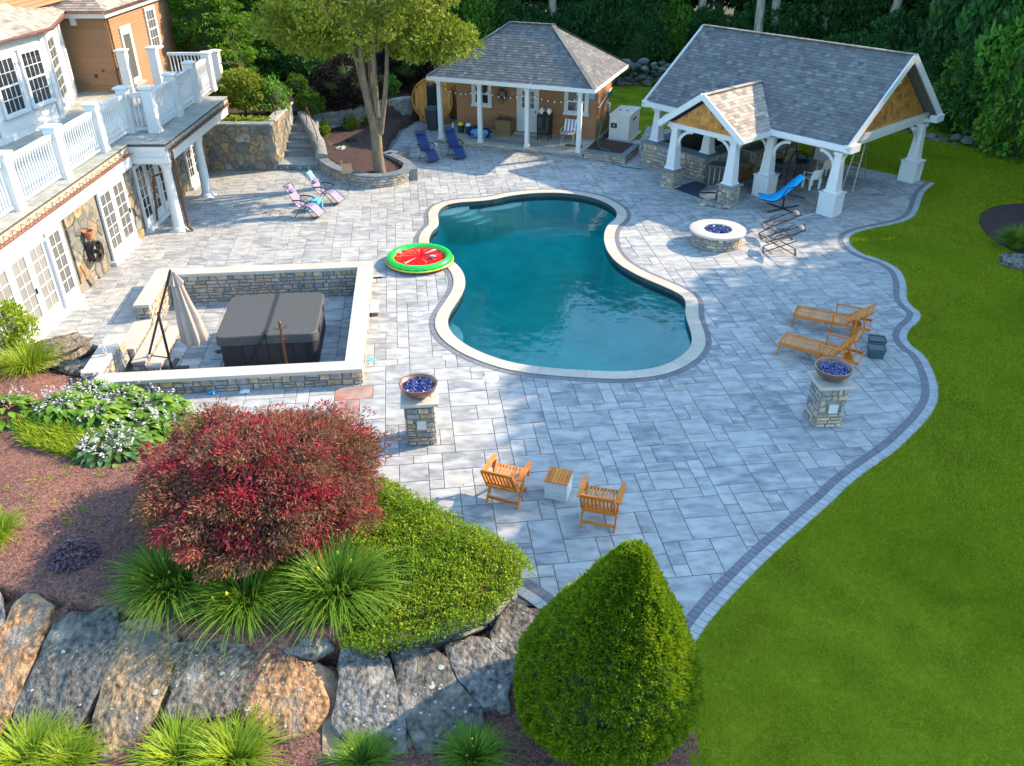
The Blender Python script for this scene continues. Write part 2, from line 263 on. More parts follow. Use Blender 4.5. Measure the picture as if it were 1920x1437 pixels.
class MB:
    def __init__(s): s.v = []; s.f = []; s.r = []; s.any = False
    def add(s, vs, fs, r=None):
        n = len(s.v); s.v += [tuple(v) for v in vs]; s.f += [tuple(i + n for i in f) for f in fs]
        s.r += [0 if r is None else r] * len(fs); s.any |= r is not None
        return s
    def box(s, c, d, rot=None, r=None):
        x, y, z = (k / 2 for k in d); c = Vector(c)
        vs = [Vector(p) for p in ((-x, -y, -z), (x, -y, -z), (x, y, -z), (-x, y, -z), (-x, -y, z), (x, -y, z), (x, y, z), (-x, y, z))]
        if rot is not None: vs = [rot @ v for v in vs]
        return s.add([v + c for v in vs], [(0, 3, 2, 1), (4, 5, 6, 7), (0, 1, 5, 4), (1, 2, 6, 5), (2, 3, 7, 6), (3, 0, 4, 7)], r)
    def bb(s, x0, x1, y0, y1, z0, z1, r=None): return s.box(((x0 + x1) / 2, (y0 + y1) / 2, (z0 + z1) / 2), (abs(x1 - x0), abs(y1 - y0), abs(z1 - z0)), None, r)
    def bar(s, a, b, w=.04, h=None, up=(0, 0, 1), r=None):
        a = Vector(a); b = Vector(b); h = h or w; d = b - a; L = d.length
        if L < 1e-6: return s
        x = d / L; u = Vector(up)
        if abs(x.dot(u)) > .97: u = Vector((0, 1, 0)) if abs(x.y) < .9 else Vector((1, 0, 0))
        y = u.cross(x).normalized(); z = x.cross(y)
        return s.box((a + b) / 2, (L, w, h), Matrix((x, y, z)).transposed(), r)
    def ring(s, pts, r, n, up=None):
        out = []; P_ = [Vector(p) for p in pts]; last = None
        for i, p in enumerate(P_):
            t = (P_[min(i + 1, len(P_) - 1)] - P_[max(i - 1, 0)])
            if t.length < 1e-9: t = Vector((0, 0, 1))
            t.normalize()
            if last is None:
                a = Vector((0, 0, 1)) if abs(t.z) < .9 else Vector((1, 0, 0)); last = t.cross(a).normalized()
            last = (last - t * last.dot(t)).normalized(); b = t.cross(last)
            rr = r[i] if hasattr(r, '__len__') else r
            out.append([p + (last * math.cos(k * 2 * math.pi / n) + b * math.sin(k * 2 * math.pi / n)) * rr for k in range(n)])
        return out
    def tube(s, pts, r, n=8, rnd=None, closed=False, caps=True):
        if closed: pts = list(pts) + [pts[0]]
        R_ = s.ring(pts, r, n); vs = [v for g in R_ for v in g]; fs = []
        for i in range(len(R_) - 1):
            for k in range(n): fs.append((i * n + k, i * n + (k + 1) % n, (i + 1) * n + (k + 1) % n, (i + 1) * n + k))
        if caps: fs += [tuple(range(n - 1, -1, -1)), tuple((len(R_) - 1) * n + k for k in range(n))]
        return s.add(vs, fs, rnd)
    def lathe(s, prof, c=(0, 0, 0), n=24, sq=1, r=None):
        vs = []; fs = []; m = len(prof)
        for k in range(n):
            a = 2 * math.pi * k / n
            for (R_, z) in prof: vs.append((c[0] + R_ * math.cos(a), c[1] + R_ * math.sin(a) * sq, c[2] + z))
        for k in range(n):
            for i in range(m - 1):
                a, b = k * m + i, ((k + 1) % n) * m + i; fs.append((a, b, b + 1, a + 1))
        return s.add(vs, fs, r)
    def prism(s, poly, z0, z1, r=None):
        poly = [(p[0], p[1]) for p in poly]
        if area(poly) < 0: poly = poly[::-1]
        n = len(poly); vs = [(*p, z0) for p in poly] + [(*p, z1) for p in poly]
        fs = [tuple(range(n - 1, -1, -1)), tuple(range(n, 2 * n))] + [(i, (i + 1) % n, n + (i + 1) % n, n + i) for i in range(n)]
        return s.add(vs, fs, r)
    def frust(s, c, a, b, z0, z1, rz=0, r=None):
        """square frustum: half sizes a (x,y) at z0, b at z1"""
        vs = []
        for (hx, hy), z in ((a, z0), (b, z1)):
            for x, y in ((-hx, -hy), (hx, -hy), (hx, hy), (-hx, hy)):
                vs.append((c[0] + x * math.cos(rz) - y * math.sin(rz), c[1] + x * math.sin(rz) + y * math.cos(rz), z))
        return s.add(vs, [(0, 3, 2, 1), (4, 5, 6, 7), (0, 1, 5, 4), (1, 2, 6, 5), (2, 3, 7, 6), (3, 0, 4, 7)], r)
    def mesh(s, name, off=None):
        me = bpy.data.meshes.new(name); v = s.v
        if off is not None and off.length > 0: v = [(a - off.x, b - off.y, c - off.z) for a, b, c in v]
        me.from_pydata(v, [], s.f)
        if s.any:
            a = me.attributes.new('rnd', 'FLOAT', 'FACE'); a.data.foreach_set('value', s.r)
        return me
    def build(s, name, mat, parent=None, smooth=None, world=False, kind=None, label=None):
        me = s.mesh(name, origin(parent) if world else None)
        me.materials.append(mat if not isinstance(mat, str) else mt[mat])
        if smooth: me.shade_smooth(); me.set_sharp_from_angle(angle=rad(smooth))
        o = bpy.data.objects.new(name, me); link(o, parent)
        if kind: o['kind'] = kind
        if label: o['label'] = label
        return o

def area(p): return sum(p[i][0] * p[(i + 1) % len(p)][1] - p[(i + 1) % len(p)][0] * p[i][1] for i in range(len(p))) / 2
def clip(poly, px, py, nx, ny):
    out = []; n = len(poly)
    for i in range(n):
        a = poly[i]; b = poly[(i + 1) % n]
        da = (a[0] - px) * nx + (a[1] - py) * ny; db = (b[0] - px) * nx + (b[1] - py) * ny
        if da >= 0: out.append(a)
        if (da >= 0) != (db >= 0):
            t = da / (da - db); out.append((a[0] + (b[0] - a[0]) * t, a[1] + (b[1] - a[1]) * t))
    return out
def shrink(poly, g):
    out = poly; n = len(poly)
    if area(poly) < 0: poly = poly[::-1]; out = poly
    for i in range(n):
        a = poly[i]; b = poly[(i + 1) % n]; dx, dy = b[0] - a[0], b[1] - a[1]; L = math.hypot(dx, dy)
        if L < 1e-5: continue
        nx, ny = -dy / L, dx / L; out = clip(out, a[0] + nx * g, a[1] + ny * g, nx, ny)
        if len(out) < 3: return []
    return out
def inside(poly, x, y):
    c = False; n = len(poly); j = n - 1
    for i in range(n):
        xi, yi = poly[i]; xj, yj = poly[j]
        if (yi > y) != (yj > y) and x < (xj - xi) * (y - yi) / (yj - yi) + xi: c = not c
        j = i
    return c
def inside_np(poly, X, Y):
    c = np.zeros(X.shape, bool); n = len(poly); j = n - 1
    for i in range(n):
        xi, yi = poly[i]; xj, yj = poly[j]
        if yi != yj: c ^= ((yi > Y) != (yj > Y)) & (X < (xj - xi) * (Y - yi) / (yj - yi) + xi)
        j = i
    return c
def dist_np(path, X, Y, closed=True):
    d = np.full(X.shape, 1e9); n = len(path)
    for i in range(n if closed else n - 1):
        ax, ay = path[i][:2]; bx, by = path[(i + 1) % n][:2]; vx, vy = bx - ax, by - ay; L = vx * vx + vy * vy + 1e-12
        t = np.clip(((X - ax) * vx + (Y - ay) * vy) / L, 0, 1)
        d = np.minimum(d, np.hypot(X - ax - t * vx, Y - ay - t * vy))
    return d
def crom(pts, n=6, closed=True):
    out = []; N_ = len(pts); pts = [tuple(p) for p in pts]
    rng_ = range(N_) if closed else range(N_ - 1)
    g = (lambda i: pts[i % N_]) if closed else (lambda i: pts[max(0, min(N_ - 1, i))])
    for i in rng_:
        a, b, c, d = g(i - 1), g(i), g(i + 1), g(i + 2)
        for k in range(n):
            t = k / n
            out.append(tuple(.5 * ((2 * b[j]) + (-a[j] + c[j]) * t + (2 * a[j] - 5 * b[j] + 4 * c[j] - d[j]) * t * t + (-a[j] + 3 * b[j] - 3 * c[j] + d[j]) * t ** 3) for j in range(len(b))))
    if not closed: out.append(pts[-1])
    return out
class Path:
    """polyline with arc length; at(u, off) = point at distance u, pushed off to its right"""
    def __init__(s, pts, closed=False):
        s.p = [Vector(q[:2]) for q in pts]
        if closed: s.p.append(s.p[0])
        s.closed = closed; s.l = [0]
        for a, b in zip(s.p, s.p[1:]): s.l.append(s.l[-1] + (b - a).length)
        s.L = s.l[-1]; s.n = []
        for i in range(len(s.p)):
            if closed and i in (0, len(s.p) - 1): d = s.p[1] - s.p[0]; e = s.p[-1] - s.p[-2]
            else: d = s.p[min(i + 1, len(s.p) - 1)] - s.p[min(i, len(s.p) - 2)]; e = s.p[max(i, 1)] - s.p[max(i - 1, 0)]
            d = d.normalized(); e = e.normalized(); m = (d + e).normalized(); k = max(.5, m.dot(d))
            s.n.append(Vector((m.y, -m.x)) / k)
    def at(s, u, off=0):
        u = min(max(u, 0), s.L); import bisect
        i = min(max(bisect.bisect_right(s.l, u) - 1, 0), len(s.p) - 2); t = (u - s.l[i]) / max(1e-9, s.l[i + 1] - s.l[i])
        n = s.n[i].lerp(s.n[i + 1], t); q = s.p[i].lerp(s.p[i + 1], t) + n * off
        return q
    def map(s, z0=0, off=0):
        def f(u, v, d): q = s.at(u, off + d); return (q.x, q.y, z0 + v)
        return f
    def poly(s, off=0, u0=0, u1=None):
        u1 = s.L if u1 is None else u1
        us = [u0] + [l for l in s.l if u0 + 1e-4 < l < u1 - 1e-4] + [u1]
        return [tuple(s.at(u, off)) for u in us]
def band(mb, path, o0, o1, z0, z1, u0=0, u1=None, r=None):
    a = path.poly(o0, u0, u1); b = path.poly(o1, u0, u1); n = len(a)
    vs = [(*p, z1) for p in a] + [(*p, z1) for p in b] + [(*p, z0) for p in a] + [(*p, z0) for p in b]; fs = []
    for i in range(n - 1):
        fs += [(i, n + i, n + i + 1, i + 1), (2 * n + i, i, i + 1, 2 * n + i + 1), (n + i, 3 * n + i, 3 * n + i + 1, n + i + 1)]
    fs += [(0, 2 * n, 3 * n, n), (n - 1, 2 * n - 1, 4 * n - 1, 3 * n - 1)]
    mb.add(vs, fs, r); return mb
def flat(O, ux, uy, n):
    O, ux, uy, n = Vector(O), Vector(ux).normalized(), Vector(uy).normalized(), Vector(n).normalized()
    return lambda u, v, d: tuple(O + ux * u + uy * v + n * d)
CAMP = Vector((0, 0, 10.5))
def extr(mb, poly, mp, t, ch, r=None, jit=0, base=-.01):
    """one raised piece: sides, bevelled rim and face"""
    n = len(poly)
    if area(poly) < 0: poly = poly[::-1]
    ins = shrink(poly, ch) if ch else poly
    tt = t + (U(-jit, jit) if jit else 0)
    cx = sum(p[0] for p in poly) / n; cy = sum(p[1] for p in poly) / n
    if len(ins) != n: ins = [(cx + (p[0] - cx) * .8, cy + (p[1] - cy) * .8) for p in poly]
    vs = [mp(p[0], p[1], base) for p in poly] + [mp(p[0], p[1], tt - ch * .8) for p in poly] + [mp(p[0], p[1], tt) for p in ins]
    fs = []
    for i in range(n):
        j = (i + 1) % n; fs += [(i, j, n + j, n + i), (n + i, n + j, 2 * n + j, 2 * n + i)]
    fs.append(tuple(range(2 * n, 3 * n)))
    return mb.add(vs, fs, r)
def pieces(name, parent, mat, items, t=.03, ch=.008, jit=0, maxn=300, stuff=None):
    """items: (poly, mapper). The nearest maxn become parts, the rest one stuff part."""
    items = [it for it in items if len(it[0]) > 2]
    if len(items) > maxn:
        items.sort(key=lambda it: (Vector(it[1](*it[0][0], 0)) - CAMP).length)
    for poly, mp in items[:maxn]:
        extr(MB(), poly, mp, t, ch, None, jit).build(name, mat, parent, world=True)
    if len(items) > maxn:
        mb = MB()
        for poly, mp in items[maxn:]: extr(mb, poly, mp, t, ch, U(0, 1), jit)
        mb.build(stuff or name + '_field', mat, parent, world=True, kind='stuff')
def voronoi(w, h, sp, g=.015, asp=1.3, seed=1, ok=None):
    rn = random.Random(seed); nx = max(1, round(w / (sp * asp))); ny = max(1, round(h / sp)); st = []
    for j in range(-1, ny + 1):
        for i in range(-1, nx + 1):
            st.append(((i + .5 + (.25 if j % 2 else -.25) + rn.uniform(-.38, .38)) * w / nx, (j + .5 + rn.uniform(-.36, .36)) * h / ny))
    out = []
    for i, a in enumerate(st):
        if not (0 < a[0] < w and 0 < a[1] < h): continue
        poly = [(0, 0), (w, 0), (w, h), (0, h)]
        for j, b in enumerate(st):
            if i == j or abs(a[0] - b[0]) > 3 * sp * asp or abs(a[1] - b[1]) > 3 * sp: continue
            dx, dy = a[0] - b[0], a[1] - b[1]; poly = clip(poly, (a[0] + b[0]) / 2, (a[1] + b[1]) / 2, dx, dy)
            if len(poly) < 3: break
        if len(poly) < 3: continue
        poly = shrink(poly, g)
        if len(poly) >= 3 and abs(area(poly)) > .002 and (ok is None or ok(*a)): out.append(poly)
    return out
def ledger(w, h, rh=(.08, .16), wd=(.15, .42), g=.007, seed=1, jit=.012):
    rn = random.Random(seed); out = []; z = 0
    while z < h - .02:
        r = rn.uniform(*rh)
        if h - z - r < rh[0] * .7: r = h - z
        x = 0
        while x < w - .01:
            l = rn.uniform(*wd) * (1.0 if r < .13 else .8)
            if w - x - l < wd[0] * .6: l = w - x
            parts = [(z, z + r)]
            if r > rh[0] * 1.5 and rn.random() < .3: k = rn.uniform(.4, .6); parts = [(z, z + r * k), (z + r * k, z + r)]
            for a, b in parts:
                j = lambda: rn.uniform(0, jit)
                out.append([(x + g + j(), a + g + j()), (x + l - g - j(), a + g + j()), (x + l - g - j(), b - g - j()), (x + g + j(), b - g - j())])
            x += l
        z += r
    return out
def lay(polys, mp): return [(p, mp) for p in polys]

# leaves ------------------------------------------------------
def leaf_mesh(name, pts, nrm, size, mat, asp=.5, spread=.8, rnd=None, droop=0, seed=0):
    """one rhombic leaf (a folded pair of triangles as one quad) at each point, facing roughly along nrm"""
    g = np.random.default_rng(seed); n = len(pts); pts = np.asarray(pts, float); nrm = np.asarray(nrm, float)
    d = nrm + g.normal(0, spread, (n, 3)); d[:, 2] -= droop; d /= np.linalg.norm(d, axis=1)[:, None] + 1e-9
    a = g.normal(0, 1, (n, 3)); s = np.cross(d, a); s /= np.linalg.norm(s, axis=1)[:, None] + 1e-9
    up = np.cross(s, d)
    sz = (size * g.uniform(.6, 1.35, n))[:, None]
    p0 = pts; p2 = pts + d * sz; mid = pts + d * sz * .5 + up * sz * .12
    p1 = mid + s * sz * asp * .5; p3 = mid - s * sz * asp * .5
    V = np.stack([p0, p1, p2, p3], 1).reshape(-1, 3); Fc = np.arange(4 * n).reshape(-1, 4)
    if rnd is None: rnd = g.uniform(0, 1, n)
    me = np_mesh(name, V, Fc, rnd); me.materials.append(mt[mat] if isinstance(mat, str) else mat); return me
def unit(g, n):
    v = g.normal(0, 1, (n, 3)); return v / np.linalg.norm(v, axis=1)[:, None]
def crown_points(rx, ry, rz, ncl, per, cr, seed=0, shell=.55, zmin=-1, flat_=.7):
    """leaf points in clumps through an ellipsoid's volume"""
    g = np.random.default_rng(seed); P_ = []; N_ = []; Rn = []
    c = unit(g, ncl * 2); rr = g.uniform(shell, 1, ncl * 2) ** .7; c = c * rr[:, None]; c = c[c[:, 2] > zmin][:ncl]
    for i, q in enumerate(c):
        k = int(per * g.uniform(.5, 1.4)); u = unit(g, k); r = cr * g.uniform(.6, 1.3)
        rad_ = g.uniform(.55, 1, k) ** .5
        p = q * (rx, ry, rz) + u * rad_[:, None] * (r, r, r * flat_)
        P_.append(p); N_.append(u + np.array([0, 0, .5]) + q * .6); Rn.append((g.uniform(0, 1) + g.uniform(0, .45, k)) % 1)
    return np.concatenate(P_), np.concatenate(N_), np.concatenate(Rn)
def mesh_obj(name, me, parent=None, loc=None):
    o = bpy.data.objects.new(name, me); link(o, parent)
    if loc is not None: o.location = loc
    return o
def blob(mb, c, rx, ry, rz, n=14, m=9, amp=.08, seed=0, r=None):
    vs = []; fs = []
    for i in range(m + 1):
        th = math.pi * i / m
        for k in range(n):
            ph = 2 * math.pi * k / n; d = Vector((math.sin(th) * math.cos(ph), math.sin(th) * math.sin(ph), math.cos(th)))
            q = 1 + amp * noise.noise(d * 2.1 + Vector((seed * 3.7, seed, 0))) * 2
            vs.append((c[0] + d.x * rx * q, c[1] + d.y * ry * q, c[2] + d.z * rz * q))
    for i in range(m):
        for k in range(n): a = i * n + k; b = i * n + (k + 1) % n; fs.append((a, a + n, b + n, b))
    return mb.add(vs, fs, r)
def blades(name, n, base_r, length, width, spread, mat, seed=0, seg=4, up=1.0, sq=1.0):
    """a tuft of arching strap leaves"""
    g = np.random.default_rng(seed); az = g.uniform(0, 2 * np.pi, n); br = base_r * np.sqrt(g.uniform(0, 1, n))
    b = np.stack([np.cos(az + g.normal(0, .5, n)) * br, np.sin(az + g.normal(0, .5, n)) * br * sq, np.zeros(n)], 1)
    L = length * g.uniform(.55, 1.15, n); out = g.uniform(.25, 1, n) * spread
    hd = np.stack([np.cos(az), np.sin(az) * sq, np.zeros(n)], 1); sd_ = np.stack([-np.sin(az), np.cos(az), np.zeros(n)], 1)
    V = []
    for k in range(seg + 1):
        t = k / seg
        hor = L * out * (t ** 1.25); ver = L * up * (t * (1.15 - .15 * out) - t * t * .78 * out ** .6)
        p = b + hd * hor[:, None] + np.array([0, 0, 1.]) * ver[:, None]
        w_ = width * (1 - t ** 1.8) * .5 + .0008
        V += [p + sd_ * w_, p - sd_ * w_]
    V = np.stack(V, 1).reshape(-1, 3); k2 = 2 * (seg + 1)
    Fc = np.concatenate([np.arange(n)[:, None] * k2 + np.array([[2 * k, 2 * k + 2, 2 * k + 3, 2 * k + 1]]) for k in range(seg)])
    rn = np.tile(g.uniform(0, 1, n), seg)
    me = np_mesh(name, V, Fc, rn); me.materials.append(mt[mat]); return me

EAST = [(27, 22, 10.3, 1.25), (30, 17.5, 11, 1.35), (26, 26.5, 10.0, 1.15), (31, 25.5, 13, 1.2), (25, 16.5, 9, 1.2), (33, 20, 11, 1.3), (24, 21.5, 5.5, 1.1), (29, 23.5, 7, 1.2), (28, 31, 6, 1.0),
        (30, 46, 12, 1.2), (33, 51, 13, 1.3), (35, 42, 12, 1.3), (29, 54, 12, 1.3), (27, 48, 6, 1.2), (31, 40, 9, 1.1)]

# ------------------------------------------------------------ ground, lawn, terrain
gb = MB(); _g = (-200, 200, -160, 240); _h = (-11.0, 6.0, 16.2, 32.0)
for a, b, c, d in ((_g[0], _g[1], _g[2], _h[2]), (_g[0], _g[1], _h[3], _g[3]), (_g[0], _h[0], _h[2], _h[3]), (_h[1], _g[1], _h[2], _h[3])): gb.add([(a, c, -.1), (b, c, -.1), (b, d, -.1), (a, d, -.1)], [(0, 1, 2, 3)])
tag(gb.build('ground', 'floor_forest'), kind='structure')

LAWN_EDGE = [(17.033, 32.616), (16.214, 31.597), (15.661, 30.67), (14.778, 29.052), (14.04, 28.278), (13.259, 27.836), (12.462, 27.471), (11.847, 27.081), (11.492, 26.638), (11.349, 25.964), (11.492, 25.289), (11.799, 24.92), (12.045, 24.477), (12.136, 23.835), (11.914, 22.897), (11.547, 21.946), (11.483, 21.426), (11.526, 20.947), (11.238, 20.422), (10.864, 20.016), (10.562, 19.526), (10.504, 19.054), (10.607, 18.598), (10.525, 17.902), (10.312, 17.085), (10.009, 16.395), (9.606, 15.815), (9.183, 15.331), (8.725, 14.868), (8.296, 14.449), (7.758, 13.998), (7.25, 13.59), (6.744, 13.142), (6.327, 12.714), (5.481, 11.912), (4.704, 11.175), (3.967, 10.413), (3.348, 9.715), (2.861, 9.072)]
EDGE = crom(LAWN_EDGE, 4, closed=False)
edge_path = Path(EDGE)                                  # runs from the pavilion towards the camera; right hand = patio side? (tested below)
_q = edge_path.at(edge_path.L / 2, .5); SG = 1 if _q.x < edge_path.at(edge_path.L / 2, 0).x else -1   # +SG*off goes onto the patio
LAWN = list(EDGE) + [(2.75, 9.2), (2.5, 8.4), (2.45, 7.6), (2.4, 5), (2.4, 2), (34, 2), (34, 46), (26, 53), (8, 56), (4, 52), (4.6, 43), (5.138, 39.161), (6.015, 39.161), (6.748, 41.71), (9.5, 39.6), (14.538, 35.024), (16.165, 33.473)]
lm = MB(); n_ = len(LAWN); _L = LAWN if area(LAWN) > 0 else LAWN[::-1]
lm.add([(*p, .018) for p in _L] + [(*p, -.1) for p in _L], [tuple(range(n_))] + [(i, n_ + i, n_ + (i + 1) % n_, (i + 1) % n_) for i in range(n_)])
tag(lm.build('lawn', 'lawn'), kind='structure')
def grass(name, poly, n, hgt, box, mat, seed, zf=.015, w=.006, avoid=None):
    g = np.random.default_rng(seed); X = g.uniform(box[0], box[1], n * 2); Y = g.uniform(box[2], box[3], n * 2)
    # denser close to the viewer of the plot
    keep = inside_np(poly, X, Y) & (g.uniform(0, 1, n * 2) < np.clip(13 / np.hypot(X, Y), .1, 1) ** 1.3)
    if avoid is not None: keep &= ~avoid(X, Y)
    X, Y = X[keep], Y[keep]; k = len(X); az = g.uniform(0, 6.28, k); d = np.hypot(X, Y); s = np.clip(d / 11, 1, 3.2)
    ww = w * s * g.uniform(.7, 1.3, k); h = hgt * g.uniform(.5, 1.3, k) * np.clip(s, 1, 1.5); ln = g.uniform(.3, 1.1, k) * h
    la = g.uniform(0, 6.28, k); z = zf(X, Y) if callable(zf) else np.full(k, zf)
    V = np.stack([np.stack([X - np.cos(az) * ww, Y - np.sin(az) * ww, z], 1), np.stack([X + np.cos(az) * ww, Y + np.sin(az) * ww, z], 1),
                  np.stack([X + np.cos(la) * ln, Y + np.sin(la) * ln, z + h], 1)], 1).reshape(-1, 3)
    patch = np.array([noise.noise(Vector((x * .5, y * .5, 0))) for x, y in zip(X[:1], Y[:1])])
    r = (g.uniform(0, .55, k) + .35 * np.sin(X * .9 + 1.3 * np.sin(Y * .7)) * np.cos(Y * .6)) % 1
    me = np_mesh(name, V, np.arange(3 * k).reshape(-1, 3), r, 3); me.materials.append(mt[mat])
    return tag(mesh_obj(name, me), kind='stuff')
grass('grass', LAWN, 1150000, .036, (2.5, 24, 6.5, 40), 'blade', 5, avoid=lambda X, Y: (X > 16.2) & (np.hypot((X - 19.2) / 2.9, (Y - 26.5) / 3.6) < 1))

# dark mulch bed at the right rim of the lawn, with rocks
mb = MB(); mb.prism([(19.2 + 2.9 * math.cos(a / 24 * 6.283), 26.5 + 3.6 * math.sin(a / 24 * 6.283)) for a in range(24)], -.1, .05)
tag(mb.build('mulch_bed', 'mulch_dark'), kind='structure')

# ---- front garden: upper bed, boulder slope, lower bed -> one height field
GARD = [(-12.431, 18.355), (-11.655, 18.554), (-10.793, 17.849), (-9.734, 17.282), (-8.957, 16.59), (-7.487, 15.788), (-6.212, 14.661), (-4.778, 13.642), (-3.384, 13.185), (-2.688, 12.756), (-2.002, 12.156), (-1.26, 11.578), (-0.518, 11.077), (-0.074, 10.684), (0.054, 10.295), (-0.035, 9.972), (-0.258, 9.616), (-0.589, 9.252), (-0.994, 9.012), (-1.559, 8.844), (-2.195, 8.709), (-2.898, 8.594), (-3.85, 8.571), (-5.095, 8.735), (-6.31, 9.175), (-7.532, 9.358), (-8.621, 9.538), (-11.836, 10.026), (-17.949, 17.954)]
HP = [(0.072, 10.32, 0.6), (-0.915, 9.088, 0.6), (-2.13, 8.839, 0.58), (-3.877, 8.673, 0.65), (-5.395, 8.906, 0.74), (-7.186, 9.321, 0.88), (-9.064, 11.368, 1.0), (-7.327, 11.608, 0.8), (-11.913, 16.429, 0.45), (-11.417, 18.063, 0.08), (-9.624, 17.116, 0.06), (-7.647, 15.722, 0.1), (-9.842, 14.674, 0.45), (-4.448, 14.085, 0.45), (-2.455, 12.557, 0.6), (-4.765, 11.007, 0.7), (-0.562, 10.981, 0.6)]
def bedh(X, Y):
    s = 0; wv = 0
    for x, y, z in HP:
        k = 1 / (((X - x) ** 2 + (Y - y) ** 2) ** 1.6 + .02); s = s + z * k; wv = wv + k
    return s / wv
SOUTH = [(0.053, 10.026), (-0.258, 9.616), (-0.994, 9.012), (-1.559, 8.844), (-2.195, 8.709), (-2.898, 8.594), (-3.85, 8.571), (-5.095, 8.735), (-6.31, 9.175), (-7.532, 9.358), (-8.621, 9.538), (-11.836, 10.026)]
def terr(X, Y):
    X = np.asarray(X, float); Y = np.asarray(Y, float)
    ins = inside_np(GARD, X, Y); d = dist_np(GARD, X, Y); h = bedh(X, Y)
    z = np.where(ins, h * np.clip(d / .12 + .35, 0, 1), -.3)
    z = np.where(ins & (X > -3.3) & (X + 3.3 > (12.4 - Y) * -.2), np.minimum(z, h * np.clip((d - .16) / .1, -.5, 1)), z)
    ds = dist_np(SOUTH, X, Y, False); low = (~ins) & (Y < 10.05) & (X < 2.7)
    k = np.clip(1 - ds / 1.55, 0, 1); k = k * k * (3 - 2 * k)
    zs = .035 + np.clip(h - .23, 0, 2) * k * np.clip((-2.3 - X) / 1.1, .0, 1) + .02 * np.sin(X * 3) * np.cos(Y * 2.3)
    pt = low & ~((X > -.05) & (Y > 9.95) & (X < 1))
    return np.where(pt, np.minimum(zs, h), z)
def hfield(name, mat, x0, x1, y0, y1, st, f, seed=0, rough=.012):
    nx = int((x1 - x0) / st) + 1; ny = int((y1 - y0) / st) + 1
    X, Y = np.meshgrid(np.linspace(x0, x1, nx), np.linspace(y0, y1, ny)); g = np.random.default_rng(seed)
    Z = f(X, Y) + g.normal(0, rough, X.shape)
    V = np.stack([X, Y, Z], -1).reshape(-1, 3); i = np.arange(nx * ny).reshape(ny, nx)
    Fc = np.stack([i[:-1, :-1], i[:-1, 1:], i[1:, 1:], i[1:, :-1]], -1).reshape(-1, 4)
    zf = V[:, 2][Fc].max(1); Fc = Fc[zf > -.2]
    me = np_mesh(name, V, Fc); me.materials.append(mt[mat]); me.shade_smooth()
    return tag(mesh_obj(name, me), kind='structure')
hfield('garden_bed', 'mulch', -13.5, 2.7, 4.5, 19.5, .07, terr, 1)
# loose bark chips over the bed
g_ = np.random.default_rng(9); X = g_.uniform(-12, 2.5, 90000); Y = g_.uniform(5.5, 19, 90000)
k_ = (inside_np(GARD, X, Y) | (Y < 8.3)) & (np.hypot(X, Y) < 16); X, Y = X[k_], Y[k_]; Z = terr(X, Y); k_ = Z > 0; X, Y, Z = X[k_], Y[k_], Z[k_]
me = leaf_mesh('bark_chips', np.stack([X, Y, Z + .008], 1), np.tile([0, 0, .15], (len(X), 1)), .035, 'mulch_chip', asp=.35, spread=.5, seed=3)
tag(mesh_obj('bark_chips', me), kind='stuff')
# sand and grit showing between the slabs
def sheet(name, pts, mat, dz):
    m = MB(); cx = sum(p[0] for p in pts) / len(pts); cy = sum(p[1] for p in pts) / len(pts); R_ = [(cx, cy)]; n = len(pts)
    vs = []
    for s in (1, .8, .6, .4, .2):
        for p in pts:
            x, y = cx + (p[0] - cx) * s, cy + (p[1] - cy) * s; vs.append((x, y, float(terr(x, y)) + dz * (1 if s < 1 else .1)))
    vs.append((cx, cy, float(terr(cx, cy)) + dz)); fs = []
    for k in range(4):
        for i in range(n): j = (i + 1) % n; fs.append((k * n + i, k * n + j, (k + 1) * n + j, (k + 1) * n + i))
    for i in range(n): fs.append((4 * n + i, 4 * n + (i + 1) % n, 5 * n))
    return tag(m.add(vs, fs).build(name, mat, smooth=60), kind='structure')
sheet('sandy_soil', [(-3.026, 8.677), (-2.51, 8.525), (-2.333, 7.947), (-2.336, 7.079), (-2.644, 7.161), (-2.819, 8.04), (-3.238, 8.525)], 'soil', .02)
sheet('sandy_soil', [(-1.421, 8.91), (-0.827, 8.753), (-0.464, 7.788), (-0.537, 7.654), (-0.868, 8.065), (-1.482, 7.184), (-1.671, 7.523), (-1.836, 8.55)], 'soil', .02)

# ---- rear hill behind the curved block wall
RW = [(-11.816, 38.867), (-10.691, 38.472), (-10.154, 38.57), (-8.925, 39.372), (-7.935, 40.097), (-6.736, 41.397), (-5.677, 42.306), (-4.758, 42.891), (-4.329, 43.492)]
HILL = [(-17.5, 36.2), (-12.9, 34.75), (-10.0, 34.75), (-9.95, 38.2)] + list(RW[2:]) + [(-2.6, 46), (-1.5, 52), (0, 60), (2, 90), (-60, 90), (-60, 36)]
def hillf(X, Y):
    d = dist_np(HILL, X, Y); ins = inside_np(HILL, X, Y)
    h = 1.12 + np.clip((-X - 6) * .06, 0, .45) + np.clip(Y - 44, 0, 40) * .035 + .05 * np.sin(X * .8) * np.cos(Y * .6)
    h = np.where((X < -9.9) & (Y < 38.3), 1.72, h)
    return np.where(ins & (d > .12), h, np.where(ins, h - .03, -.4))
hfield('hillside', 'mulch_dark', -30, 2, 34.4, 62, .3, hillf, 4, .03)
gl = MB(); gl.add([(-11.5, 49.5, 1.62), (-5.5, 51.5, 1.66), (-2, 62, 2.1), (-24, 68, 2.7), (-17, 51, 1.9)], [(0, 1, 2, 3, 4)]); tag(gl.build('back_lawn', 'lawn'), kind='structure')
gl = MB(); gl.add([(-26, 44, 2.3), (-15.2, 44.2, 2.3), (-15.4, 50.5, 2.35), (-26, 53, 2.5)], [(0, 1, 2, 3)]); tag(gl.build('driveway', 'drive'), kind='structure')

